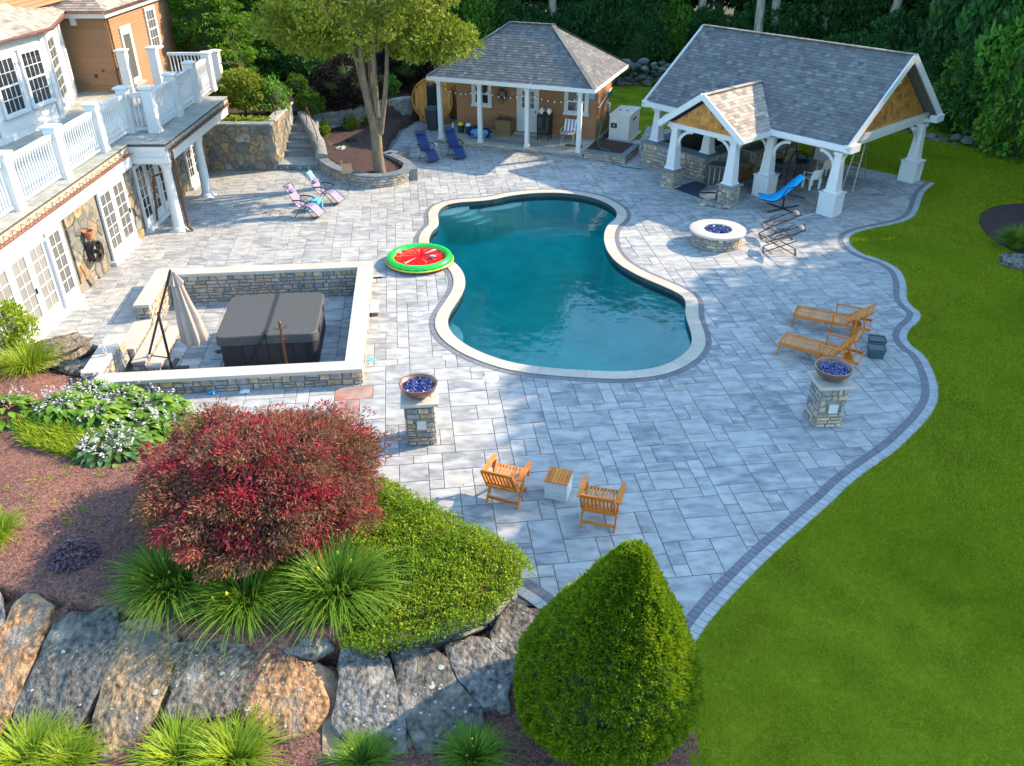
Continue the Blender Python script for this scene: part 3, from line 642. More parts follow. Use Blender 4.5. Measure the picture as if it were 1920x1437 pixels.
# ------------------------------------------------------------ patio of large concrete pavers
ROT = rad(7.2); E1 = (math.cos(ROT), math.sin(ROT)); E2 = (-math.sin(ROT), math.cos(ROT))
POOL = [(-2.733, 29.008), (-2.671, 29.624), (-2.412, 30.069), (-1.928, 30.331), (-1.284, 30.455), (-0.697, 30.669), (-0.103, 31.049), (0.744, 31.363), (1.717, 31.437), (2.552, 31.215), (3.178, 30.777), (3.598, 30.191), (3.828, 29.59), (3.868, 29.057), (3.732, 28.476), (3.428, 27.899), (3.241, 27.222), (3.149, 26.43), (3.166, 25.54), (3.351, 24.635), (3.709, 23.899), (4.114, 23.312), (4.597, 22.747), (4.97, 22.203), (5.059, 21.73), (4.924, 20.977), (4.881, 20.449), (4.865, 19.851), (4.792, 19.28), (4.604, 18.815), (4.264, 18.367), (3.85, 18.012), (3.35, 17.796), (2.64, 17.689), (1.871, 17.743), (1.1, 17.842), (0.325, 18.012), (-0.226, 18.247), (-0.792, 18.65), (-1.214, 19.066), (-1.573, 19.584), (-1.763, 20.124), (-1.807, 20.591), (-1.751, 21.075), (-1.609, 21.679), (-1.467, 22.418), (-1.448, 23.083), (-1.56, 23.78), (-1.846, 24.51), (-2.314, 25.146), (-2.636, 25.674), (-2.811, 26.22), (-2.849, 26.785), (-2.775, 27.37), (-2.631, 27.822), (-2.668, 28.444)]
pool_c = crom(POOL, 3)
if area(pool_c) > 0: pool_c = pool_c[::-1]          # clockwise seen from above -> right-hand offset points inward? fix sign below
pp = Path(pool_c, closed=True)
SP = 1 if abs(area(pp.poly(.3))) > abs(area(pp.poly(0))) else -1
PATIO = list(EDGE) + [(2.238, 8.665), (2.0, 9.2), (1.2, 9.5), (0.671, 9.638), (0.361, 9.991), (0.055, 10.273)] + [(-.2, 10.6), (-3, 12.5), (-5, 13), (-8.6, 15.2), (-12.9, 17.0), (-12.9, 34.6), (-8, 34.9), (-5, 33.5)] + [(-5.626, 37.121), (-5.322, 40.796), (-4.639, 43.204)] + [(-3, 43), (3, 40), (4.4, 37), (6.748, 41.71), (9.5, 39.6), (14.538, 35.024), (16.165, 33.473)]
PE1 = (-.9945, -.1045); PE2 = (-.1045, .9945); PO = (-3.64, 17.15)
def pit(a, b): return (PO[0] + PE1[0] * a + PE2[0] * b, PO[1] + PE1[1] * a + PE2[1] * b)
PIT = [pit(.2, .2), pit(6.3, .2), pit(6.3, 6.35), pit(.2, 6.35)]
def near_half(path, x, y, closed=True):
    best = 1e9; res = None; n = len(path)
    for i in range(n if closed else n - 1):
        ax, ay = path[i][:2]; bx, by = path[(i + 1) % n][:2]; vx, vy = bx - ax, by - ay; L = vx * vx + vy * vy + 1e-12
        t = max(0, min(1, ((x - ax) * vx + (y - ay) * vy) / L)); qx, qy = ax + t * vx, ay + t * vy; d = math.hypot(x - qx, y - qy)
        if d < best: best = d; L = math.sqrt(L); res = (qx, qy, -vy / L, vx / L)
    return best, res
coping_mid = pp.poly(SP * .26)[:-1]
edge_mid = edge_path.poly(SG * .2)
def cut(poly, curve, keep_in, closed=True, ref=None, rad_=.62):
    cx = sum(p[0] for p in poly) / len(poly); cy = sum(p[1] for p in poly) / len(poly)
    d, r = near_half(curve, cx, cy, closed)
    inn = inside(ref or curve, cx, cy)
    if d > rad_: return poly if inn == keep_in else []
    qx, qy, nx, ny = r
    # orient the normal to the kept side
    tx, ty = qx + nx * .05, qy + ny * .05
    if inside(ref or curve, tx, ty) != keep_in: nx, ny = -nx, -ny
    return clip(poly, qx, qy, nx, ny)
def paver_items():
    rn = random.Random(5); m = .30; items = []; occ = set()
    sizes = [(2, 2)] * 5 + [(3, 2)] * 4 + [(2, 3)] * 2 + [(2, 1)] * 4 + [(1, 2)] * 3 + [(3, 3)] * 1 + [(1, 1)]
    for j in range(18, 155):
        for i in range(-54, 80):
            if (i, j) in occ: continue
            a, b = i * m, j * m; x = a * E1[0] + b * E2[0]; y = a * E1[1] + b * E2[1]
            if not (-13.6 < x < 18 and 8.4 < y < 43.5) : occ.add((i, j)); continue
            rn.shuffle(sizes)
            for w_, h_ in sizes + [(1, 1)]:
                if all((i + k, j + l) not in occ for k in range(w_) for l in range(h_)): break
            for k in range(w_):
                for l in range(h_): occ.add((i + k, j + l))
            g = .006
            q = [(a + g, b + g), (a + w_ * m - g, b + g), (a + w_ * m - g, b + h_ * m - g), (a + g, b + h_ * m - g)]
            q = [(u * E1[0] + v * E2[0], u * E1[1] + v * E2[1]) for u, v in q]
            q = cut(q, PATIO, True)
            if len(q) > 2: q = cut(q, coping_mid, False)
            if len(q) > 2: q = cut(q, PIT, False)
            if len(q) > 2 and abs(area(q)) > .008: items.append(q)
    return items
pt_core = MB()
# bed under the pavers, left open over the pool and the spa pit
for i in range(-28, 38):
    for j in range(16, 90):
        x, y = i * .5, j * .5; c4 = [(x, y), (x + .5, y), (x + .5, y + .5), (x, y + .5)]
        if not any(inside(PATIO, *c) for c in c4): continue
        if any(inside(pool_c, *c) for c in c4) or any(inside(PIT, *c) for c in c4) or inside(PATIO, x + .25, y + .25) is False: continue
        pt_core.add([(*c, -.02) for c in c4], [(0, 1, 2, 3)])
patio = tag(pt_core.build('patio', 'joint'), kind='structure')
up = flat((0, 0, 0), (1, 0, 0), (0, 1, 0), (0, 0, 1))
STAIN = [(-4.434, 15.984), (-4.084, 16.798), (-3.7, 17.115), (-3.261, 14.616), (-3.649, 14.324), (-4.182, 14.715)]
_pi = paver_items(); _in = lambda q: inside(STAIN, sum(p[0] for p in q) / len(q), sum(p[1] for p in q) / len(q))
for q in _pi:
    if _in(q): o = extr(MB(), q, up, 0, .006).build('paver', 'paver_stained', patio, world=True); o['label'] = 'paver stained red and rust'
pieces('paver', patio, 'paver', lay([q for q in _pi if not _in(q)], up), t=0, ch=.006, jit=.0015, maxn=280)
# red and rust stains on the pavers beside the spa wall, each with its own outline
def border(name, path, o0, o1, step, mat, z, maxn, parent=patio, g=.004, u0=0, u1=None):
    u1 = path.L if u1 is None else u1; n = max(1, int((u1 - u0) / step)); its = []
    for k in range(n):
        a = u0 + (u1 - u0) * k / n + g; b = u0 + (u1 - u0) * (k + 1) / n - g
        ks = 5 if step > .5 else 1
        q = [tuple(path.at(a + (b - a) * i / ks, o0)) for i in range(ks + 1)] + [tuple(path.at(b + (a - b) * i / ks, o1)) for i in range(ks + 1)]
        its.append(([tuple(c) for c in q], flat((0, 0, z), (1, 0, 0), (0, 1, 0), (0, 0, 1))))
    pieces(name, parent, mat, its, t=0, ch=.004, jit=.001, maxn=maxn)
border('edging_paver', edge_path, SG * .0, SG * .195, .16, 'border_light', .012, 160)
border('edging_paver', edge_path, SG * .20, SG * .37, .12, 'border_dark', .010, 140)
fe = Path([(0.0, 10.323), (0.227, 10.125), (0.466, 9.884), (0.672, 9.673), (0.887, 9.4), (1.193, 9.083)])
_s = 1 if fe.at(fe.L / 2, .3).y > fe.at(fe.L / 2, 0).y else -1
border('edging_paver', fe, _s * .0, _s * .2, .16, 'border_light', .012, 60); border('edging_paver', fe, _s * .205, _s * .4, .12, 'border_dark', .010, 60)

# ------------------------------------------------------------ pool
pool = thing('swimming_pool', 'free-form swimming pool with pale limestone coping set in the grey paver patio', 'pool', (1.5, 24, 0))
border('coping_stone', pp, -SP * .03, SP * .33, 1.15, 'coping', .03, 60, parent=pool, g=.003)
border('edging_paver', pp, SP * .335, SP * .49, .17, 'border_dark', .008, 260)
m = MB(); band(m, pp, 0, SP * .31, -.1, .018); m.build('coping_bed', 'joint', pool, world=True)
m = MB(); ws = [(*p, z) for z in (-.02, -.30) for p in pool_c]; n_ = len(pool_c)
m.add(ws, [(i, (i + 1) % n_, n_ + (i + 1) % n_, n_ + i) for i in range(n_)]); m.build('waterline_tile', 'tile', pool, world=True)
m = MB(); low = [(1.5 + (p[0] - 1.5) * .93, 24 + (p[1] - 24) * .95) for p in pool_c]
ws = [(*p, -.30) for p in pool_c] + [(*p, -1.25) for p in low] + [(1.5 + (p[0] - 1.5) * .55, 23 + (p[1] - 24) * .6, -2.0) for p in pool_c]
fs = [(k * n_ + i, k * n_ + (i + 1) % n_, (k + 1) * n_ + (i + 1) % n_, (k + 1) * n_ + i) for k in range(2) for i in range(n_)] + [tuple(range(2 * n_, 3 * n_))]
m.add(ws, fs); m.build('basin', 'plaster', pool, smooth=50, world=True)
for k, (z, pts) in enumerate([(-0.17, [(-2.81, 29.623), (-2.673, 30.078), (-2.281, 30.356), (-1.634, 30.403), (-1.621, 30.124), (-1.84, 29.777), (-2.225, 29.445), (-2.709, 29.312)]), (-0.3, [(-2.773, 29.669), (-2.479, 30.398), (-1.853, 30.585), (-1.311, 30.444), (-1.312, 30.195), (-1.564, 29.804), (-1.984, 29.491), (-2.351, 29.403)]), (-0.45, [(-2.767, 29.901), (-2.186, 30.726), (-1.547, 30.82), (-0.982, 30.401), (-0.998, 30.172), (-1.254, 29.812), (-1.679, 29.502), (-2.112, 29.458)]), (-0.62, [(-2.771, 30.274), (-1.889, 31.108), (-1.045, 31.203), (-0.563, 30.622), (-0.607, 30.411), (-0.885, 30.005), (-1.253, 29.651), (-1.816, 29.651)]), (-0.28, [(-1.25, 30.249), (-1.021, 30.547), (-0.418, 30.811), (0.065, 31.147), (0.373, 31.147), (0.386, 30.859), (0.0, 30.528), (-0.507, 30.295), (-1.105, 30.157)])]):
    m = MB(); m.prism(pts, -2.0, z); m.build('step' if k < 4 else 'bench', 'plaster_step', pool, world=True)
m = MB(); m.prism([(-1.873, 21.11), (-1.721, 21.162), (-1.516, 20.904), (-1.377, 20.501), (-1.348, 20.158), (-1.413, 19.871), (-1.564, 20.11), (-1.75, 20.501)], -1.5, -.4); m.build('corner_seat', 'plaster_step', pool, world=True)
m = MB(); m.prism(pp.poly(SP * .012)[:-1], -2.06, -.13); tag(m.build('water', 'water'), kind='structure')
def lid(c, r, label):
    t = thing('skimmer_cover', label, 'skimmer lid', (*c, 0))
    m = MB(); m.lathe([(0, .004), (r * .9, .004), (r * .93, .0), (r, .002), (r, -.02)], n=28); m.build('lid', 'skimmer', t, 40)
    m = MB(); m.box((r * .2, .02, .006), (r * .5, .015, .006), Matrix.Rotation(.9, 3, 'Z')); m.build('handle_slot', 'black_plastic', t)
lid((-0.511, 17.416), .20, 'round pale lid in the pavers just below the pool coping, the larger one')
lid((-2.662, 20.94), .15, 'smaller round pale lid in the pavers beside the narrow waist of the pool coping')
t = thing('skimmer_cover', 'small square lid set against the lower left curve of the pool coping', 'skimmer lid', (-1.627, 18.448, 0)); m = MB(); m.box((0, 0, 0), (.3, .2, .012), Matrix.Rotation(ROT, 3, 'Z')); m.build('lid', 'skimmer', t)
t = thing('skimmer_cover', 'small round light blue lid close to the right side of the spa wall', 'drain lid', (-3.583, 18.366, 0)); m = MB(); m.lathe([(0, .006), (.09, .006), (.10, 0)], n=18); m.build('lid', 'aqua', t)

# ------------------------------------------------------------ sunken spa enclosure
WZ = .42
enc = thing('spa_enclosure', 'low ledgestone wall with pale limestone cap around the sunken hot tub terrace', 'stone wall', (*pit(3, 3), -.5))
def pm(a0, b0, a1, b1, z0, out=1):
    A = Vector((*pit(a0, b0), z0)); B = Vector((*pit(a1, b1), z0)); d = (B - A).normalized(); n = Vector((d.y, -d.x, 0)) * out
    return (lambda u, v, dd: tuple(A + d * u + Vector((0, 0, v)) + n * dd)), (B - A).length
def quad(a0, a1, b0, b1): return [pit(a0, b0), pit(a1, b0), pit(a1, b1), pit(a0, b1)]
m = MB(); T = .36
for q in (quad(0, 6.35, .03, T), quad(.03, T, T + .005, 6.15), quad(.03, 6.35, 6.19, 6.52), quad(6.03, 6.35, 4.17, 6.18), quad(6.2, 6.57, .4, 2.35)):
    m.prism(q, -.52, WZ - .06)
m.build('wall_core', 'mortar', enc, world=True)
st = []; h = WZ - .06
for (a0, b0, a1, b1, z0, hh, sd) in ((6.0, 6.19, .36, 6.19, -.5, h + .5, 1), (6.4, .03, 0, .03, 0, h, 2), (0, .03, 0, 6.5, 0, h, 3), (6.03, 6.19, 6.03, 4.17, -.5, h + .5, 4), (6.36, 4.14, 6.0, 4.14, -.2, h + .2, 5),
                              (6.2, .4, 6.2, 2.35, -.3, h + .3, 6), (6.57, 2.35, 6.2, 2.35, -.2, h + .2, 7), (.36, .36, .36, 6.19, -.5, h + .5, 9)):
    # choose the outward side: away from wall centre
    mp, L_ = pm(a0, b0, a1, b1, z0, 1)
    mid = Vector(mp(L_ / 2, 0, .1)); base = Vector(mp(L_ / 2, 0, 0)); loc_ = base - Vector((*PO, 0))
    cen = {1: (3, 3), 2: (3, -3), 3: (-3, 3), 4: (3, 5), 5: (6.2, 3), 6: (3, 1.5), 7: (6.3, 4), 9: (3, 3)}[sd]; C_ = Vector((*pit(*cen), 0))
    if (mid - C_).xy.length > (base - C_).xy.length: mp, L_ = pm(a0, b0, a1, b1, z0, -1)
    st += lay(ledger(L_, hh, rh=(.09, .17), wd=(.18, .46), seed=sd), mp)
random.Random(3).shuffle(st)
pieces('stone', enc, 'ledge', st, t=.035, ch=.012, jit=.012, maxn=300)
cz = []
def caprun(a0, a1, b0, b1, n, along='a'):
    for k in range(n):
        if along == 'a': s0 = a0 + (a1 - a0) * k / n; s1 = a0 + (a1 - a0) * (k + 1) / n; q = quad(s0 + .002, s1 - .002, b0, b1)
        else: s0 = b0 + (b1 - b0) * k / n; s1 = b0 + (b1 - b0) * (k + 1) / n; q = quad(a0, a1, s0 + .002, s1 - .002)
        cz.append((q, flat((0, 0, WZ), (1, 0, 0), (0, 1, 0), (0, 0, 1))))
caprun(-.04, 6.2, -.04, .40, 5); caprun(-.04, .40, .402, 6.12, 5, 'b'); caprun(-.04, 6.42, 6.125, 6.57, 5); caprun(5.98, 6.42, 4.10, 6.12, 2, 'b'); caprun(6.17, 6.61, .45, 2.4, 2, 'b')
for q, mp in cz: extr(MB(), q, mp, .03, .01, base=-.065).build('cap_stone', 'caps', enc, world=True)
# three steps down from the patio
for k, (a0, a1, z) in enumerate(((6.02, 6.45, .0), (5.68, 6.0, -.17), (5.34, 5.66, -.33))):
    b0, b1 = (2.42, 4.1) if k == 0 else (2.0, 4.3)
    m = MB(); m.prism(quad(a0 + .03, a1, b0, b1), -.5, z - .045); m.build('riser_core', 'mortar', enc, world=True)
    extr(MB(), quad(a0 - .01, a1 + .01, b0 - .02, b1), flat((0, 0, z), (1, 0, 0), (0, 1, 0), (0, 0, 1)), .01, .008, base=-.045).build('tread', 'caps', enc, world=True)
    its = []
    mp, L_ = pm(a0 + .03, b0, a0 + .03, b1, -.5, 1)
    if Vector(mp(0, 0, 1)).x < Vector(mp(0, 0, 0)).x: mp, L_ = pm(a0 + .03, b0, a0 + .03, b1, -.5, -1)
    its += lay(ledger(L_, .45 + z, wd=(.15, .35), seed=20 + k), mp)
    mp, L_ = pm(a0 + .03, b0, a1, b0, -.5, 1)
    if Vector(mp(0, 0, 1)).y > Vector(mp(0, 0, 0)).y: mp, L_ = pm(a0 + .03, b0, a1, b0, -.5, -1)
    its += lay(ledger(L_, .45 + z, wd=(.1, .2), seed=30 + k), mp)
    pieces('riser_stone', enc, 'ledge', its, t=.025, ch=.01, jit=.006, maxn=60)
m = MB(); m.prism(quad(.1, 6.5, .1, 6.4), -.6, -.53); pf = tag(m.build('pit_floor', 'joint'), kind='structure')
its = []; rn = random.Random(8)
a = .3
while a < 6.3:
    w_ = rn.choice((.4, .55, .55, .8)); b = .3 + rn.uniform(-.2, 0)
    while b < 6.25:
        l_ = rn.choice((.27, .4, .55, .8)); its.append((quad(a + .006, min(a + w_, 6.3) - .006, b + .006, min(b + l_, 6.3) - .006), flat((0, 0, -.5), (1, 0, 0), (0, 1, 0), (0, 0, 1)))); b += l_
    a += w_
pieces('paver', pf, 'paver', its, t=0, ch=.006, jit=.001, maxn=200)
t = thing('drain_box', 'small brown metal box beside the outer right face of the spa wall', 'drain box', (*pit(-.16, 4.0), 0)); m = MB(); m.box((0, 0, .06), (.2, .7, .12), Matrix.Rotation(rad(6), 3, 'Z')); m.build('box_body', 'copper', t); m = MB(); m.box((0, 0, .125), (.24, .74, .012), Matrix.Rotation(rad(6), 3, 'Z')); m.build('lid', 'skimmer', t)

# ------------------------------------------------------------ curved walls, steps, planter at the back left
def wall_face(path, u0, u1, z0, z1, style, seed, side, sp=.34, **k):
    f = path.map(z0); L = u1 - u0
    mp = lambda u, v, d: f(u0 + u, v, d * side)
    return lay(voronoi(L, z1 - z0, sp, seed=seed) if style == 'm' else ledger(L, z1 - z0, seed=seed, **k), mp)
def side_of(path, toward):
    a = path.at(path.L / 2, .1); b = path.at(path.L / 2, -.1); c = Vector(toward); return 1 if (a - c).length < (b - c).length else -1
# curved block retaining wall
rw = Path(crom(RW, 4, closed=False)); sd = side_of(rw, (0, 25))
t = thing('block_wall', 'long curved retaining wall of weathered grey split blocks below the dark mulch slope', 'retaining wall', (-7, 40.5, 0))
m = MB(); band(m, rw, -sd * .3, 0, -.05, 1.08); m.build('wall_core', 'mortar_dark', t, world=True)
its = []; zz = 0; rn = random.Random(4)
while zz < 1.04:
    hh = rn.choice((.1, .1, .15, .15, .2)); u = 0
    while u < rw.L - .1:
        l = rn.uniform(.18, .48); its.append(([(u + .006, zz + .006), (min(u + l, rw.L) - .006, zz + .006), (min(u + l, rw.L) - .006, min(zz + hh, 1.08) - .006), (u + .006, min(zz + hh, 1.08) - .006)], (lambda f: lambda a, b, d: f(a, b, d * sd))(rw.map(0)))); u += l
    zz += hh
rn.shuffle(its); pieces('block', t, 'block', its, t=.04, ch=.014, jit=.014, maxn=260)
for k in range(14):
    m = MB(); band(m, rw, -sd * .32, sd * .07, 1.08, 1.155 + U(0, .006), rw.L * k / 14 + .004, rw.L * (k + 1) / 14 - .004); m.build('cap_block', 'block', t, world=True)
# tall mosaic wall that carries the shrub bed beside the house
t = thing('fieldstone_wall', 'tall mosaic fieldstone retaining wall joining the house beside the garden steps', 'retaining wall', (-11.3, 34.4, 0))
m = MB(); m.bb(-12.9, -9.84, 34.35, 34.7, -.05, 1.87); m.bb(-10.14, -9.84, 34.7, 38.0, -.05, 1.9); m.build('wall_core', 'mortar', t, world=True)
its = lay(voronoi(3.05, 1.87, .36, seed=5, g=.012), flat((-12.88, 34.35, 0), (1, 0, 0), (0, 0, 1), (0, -1, 0)))
its += lay(voronoi(3.5, 1.87, .4, seed=6, g=.012), flat((-9.84, 34.36, 0), (0, 1, 0), (0, 0, 1), (1, 0, 0)))
pieces('stone', t, 'field', its, t=.045, ch=.015, jit=.015)
pieces('cap_stone', t, 'block', lay([[(0, 0), (.9, 0), (.9, .5), (0, .5)], [(.92, 0), (1.9, 0), (1.9, .5), (.92, .5)], [(1.92, 0), (3.05, 0), (3.05, .5), (1.92, .5)]] , flat((-12.9, 34.28, 1.87), (1, 0, 0), (0, 1, 0), (0, 0, 1))) + lay([[(0, 0), (.42, 0), (.42, 1.6), (0, 1.6)], [(0, 1.62), (.42, 1.62), (.42, 3.3), (0, 3.3)]], flat((-10.2, 34.8, 1.9), (1, 0, 0), (0, 1, 0), (0, 0, 1))), t=.07, ch=.02)
# steps between that wall and the stone cheek
t = thing('garden_steps', 'flight of bluestone garden steps climbing between the tall stone wall and a sloping cheek', 'steps', (-8.9, 35, 0))
for k, (y0, y1, z) in enumerate(((34.42, 35.6, .24), (35.6, 36.15, .46), (36.15, 36.7, .68), (36.7, 37.3, .90), (37.3, 38.7, 1.12))):
    x1 = -8.12 - k * .16
    m = MB(); m.bb(-9.84, x1, y0 + .04, y1 + .1, -.05, z - .05); m.build('riser', 'block', t, world=True)
    m = MB(); m.bb(-9.83, x1 + .01, y0, y1 + .04, z - .045, z); m.build('tread', 'bluestone' if k > 0 else 'flag', t, world=True)
its = lay(ledger(1.7, .19, seed=77), flat((-9.83, 34.44, 0), (1, 0, 0), (0, 0, 1), (0, -1, 0))); pieces('riser_stone', t, 'block', its, t=.03, ch=.01)
t = thing('stone_cheek', 'rough sloping grey stone slab edging the right of the garden steps', 'stone slab', (-8.2, 36, 0))
m = MB(); pr = [(-9.55, 38.4, 1.45), (-9.1, 37.4, 1.3), (-8.7, 36.5, 1.1), (-8.3, 35.6, .95), (-8.05, 34.9, .86), (-8.0, 34.45, .62)]
vs = []
for i, (x, y, z) in enumerate(pr):
    w_ = .16 + .03 * (i % 2)
    for k, (dx, dz) in enumerate(((-w_, None), (-w_, 0), (-w_ * .5, .05), (w_ * .7, .04), (w_ * 1.4, -.02), (w_ * 1.5, None))):
        vs.append((x + dx + U(-.02, .02), y + dx * .3, (-.05 if dz is None else z + dz + U(-.015, .015))))
fs = [(i * 6 + k, (i + 1) * 6 + k, (i + 1) * 6 + k + 1, i * 6 + k + 1) for i in range(5) for k in range(5)] + [(30, 31, 32, 33, 34, 35), (5, 4, 3, 2, 1, 0)]
m.add(vs, fs); m.build('slab', 'block', t, smooth=50, world=True)
def rail(pts, label, r=.022, mat='bronze', posts=()):
    t = thing('handrail', label, 'handrail', pts[0][:2] + (0,)); m = MB(); m.tube(pts, r, 8); m.build('rail', mat, t, 40, world=True)
    for a, b in posts: m = MB(); m.tube([a, b], r, 8); m.build('post', mat, t, 40, world=True)
rail([(-9.0, 37.0, .9), (-9.0, 37.0, 1.95), (-8.92, 36.9, 2.0), (-8.3, 35.5, 1.25), (-8.26, 35.35, 1.18), (-8.26, 35.35, .3)], 'bronze pipe handrail on the right side of the garden steps')
rail([(-10.6, 37.2, 2.55), (-10.1, 36.0, 2.35), (-9.98, 35.7, 2.3), (-9.96, 35.6, 1.2)], 'bronze pipe handrail on top of the stone wall left of the garden steps')
rail([(-12.3, 36.3, 3.9), (-11.6, 36.4, 3.9), (-11.45, 36.5, 3.85), (-11.3, 36.8, 2.2)], 'bronze pipe rail at the rear corner of the raised deck', .03, 'bronze', (((-12.3, 36.5, 3.4), (-11.4, 36.6, 3.4)), ((-11.4, 36.6, 3.4), (-12.3, 35.8, 3.0))))

# curved planter with a dark bluestone cap
PLB = [(-8.076, 34.494), (-7.515, 33.544), (-6.776, 32.706), (-5.94, 32.166), (-5.189, 32.1), (-4.529, 32.434), (-4.159, 32.981), (-4.124, 33.687)]
pl = Path(crom(PLB, 4, closed=False)); sd = side_of(pl, (-4, 20))
t = thing('curved_planter_wall', 'low curved planter wall of tan ledgestone with dark bluestone cap around the big tree', 'planter wall', (-6, 32.5, 0))
m = MB(); band(m, pl, -sd * .3, 0, -.05, .42); m.build('wall_core', 'mortar', t, world=True)
pieces('stone', t, 'ledge', wall_face(pl, 0, pl.L, 0, .42, 'l', 8, sd, wd=(.14, .34), rh=(.08, .14)), t=.035, ch=.01, jit=.01)
for k in range(9):
    m = MB(); band(m, pl, -sd * .33, sd * .07, .42, .475, pl.L * k / 9 + .003, pl.L * (k + 1) / 9 - .003); m.build('cap_stone', 'bluestone', t, world=True)
PL2 = [(-4.081, 32.934), (-4.475, 33.96), (-4.987, 34.726), (-5.408, 35.2)]
p2 = Path(crom(PL2, 4, closed=False)); s2 = side_of(p2, (-6, 33))
m = MB(); band(m, p2, 0, -s2 * .26, -.05, .42); m.build('wall_core', 'mortar', t, world=True)
pieces('stone', t, 'ledge', wall_face(p2, 0, p2.L, .05, .42, 'l', 9, s2, wd=(.14, .3)), t=.03, ch=.01)
for k in range(4): m = MB(); band(m, p2, s2 * .06, -s2 * .30, .42, .475, p2.L * k / 4 + .003, p2.L * (k + 1) / 4 - .003); m.build('cap_stone', 'bluestone', t, world=True)
_b = [tuple(q) for q in (pl.at(pl.L, -sd * .15), p2.at(0, -s2 * .1))]
m = MB(); band(m, Path([_b[0], _b[1]]), -.17, .17, -.05, .478); m.build('cap_stone', 'bluestone', t, world=True)
w3 = Path([(-5.408, 35.2), (-4.953, 35.768), (-4.578, 36.351)]); s3 = side_of(w3, (-4, 30))
t = thing('short_seat_wall', 'short straight tan stone wall with bluestone cap beside the blue reclining chairs', 'seat wall', (*w3.at(w3.L / 2), 0))
m = MB(); band(m, w3, -.12, .12, -.05, .42); m.build('wall_core', 'mortar', t, world=True)
pieces('stone', t, 'ledge', wall_face(w3, 0, w3.L, 0, .42, 'l', 10, s3, wd=(.14, .3)), t=.15, ch=.01)
m = MB(); band(m, w3, -.2, .2, .42, .475); m.build('cap_stone', 'bluestone', t, world=True)
PM = list(pl.poly(-sd * .28)) + [(-4.58, 34.4), (-5.482, 35.653), (-5.618, 38.064), (-5.406, 40.906), (-4.992, 41.936)] + [tuple(rw.at(rw.L * k / 8, 0)) for k in (7, 6, 5, 4, 3, 2)] + [(-8.6, 36.2), (-8.0, 34.6)]
def pmf(X, Y):
    d = dist_np(PM, X, Y); return np.where(inside_np(PM, X, Y), np.clip(.34 - (X + 5.2) * .07, .1, .42), -.4)
hfield('planter_mulch', 'mulch_dark', -10, -3, 31, 44.5, .12, pmf, 6, .012)
# threshold edging between planter bed and walk
ew = Path(crom([(-5.632, 36.619), (-5.497, 38.61), (-5.4, 40.796), (-5.205, 42.127), (-4.922, 42.767)], 4, closed=False))
border('edging_paver', ew, -.1, .1, .3, 'border_dark', .02, 40)

# ------------------------------------------------------------ helpers for buildings
def slab(mb, mp, u0, u1, v0, v1, d0, d1, r=None):
    vs = [mp(u, v, d) for d in (d0, d1) for u, v in ((u0, v0), (u1, v0), (u1, v1), (u0, v1))]
    return mb.add(vs, [(0, 3, 2, 1), (4, 5, 6, 7), (0, 1, 5, 4), (1, 2, 6, 5), (2, 3, 7, 6), (3, 0, 4, 7)], r)
def rows(poly, mp, ch, tw, stag=.5, g=.003, jit=.0, tilt=.012, drop=0, seed=0):
    """courses of shingles or boards clipped to a convex outline; every course leans over the one below"""
    rn = random.Random(seed); out = []
    if area(poly) < 0: poly = poly[::-1]
    v0 = min(p[1] for p in poly); v1 = max(p[1] for p in poly); u0 = min(p[0] for p in poly); u1 = max(p[0] for p in poly)
    v = v0; k = 0
    while v < v1 - .005:
        u = u0 - tw * (rn.random() if stag == 'r' else (k % 2) * stag)
        def mk(vb):
            return lambda a, b, d: mp(a, b, d + tilt * (1 - min(1, max(0, (b - vb) / ch))))
        f = mk(v)
        while u < u1:
            w_ = tw * (rn.uniform(.6, 1.4) if jit else 1); lo = v - (rn.choice((0, 0, drop)) if drop else 0)
            q = [(u + g, max(lo, v0)), (u + w_ - g, max(lo, v0)), (u + w_ - g, v + ch - .002), (u + g, v + ch - .002)]
            for i in range(len(poly)):
                a, b = poly[i], poly[(i + 1) % len(poly)]; q = clip(q, a[0], a[1], -(b[1] - a[1]), b[0] - a[0])
                if len(q) < 3: break
            if len(q) >= 3 and abs(area(q)) > 2e-4: out.append((q, f))
            u += w_
        v += ch; k += 1
    return out
def joined(name, parent, mat, items, t=.01, ch=0, jit=.002):
    mb = MB()
    for q, mp in items: extr(mb, q, mp, t, ch, U(0, 1), jit)
    return mb.build(name, mat, parent, world=True, kind='stuff')
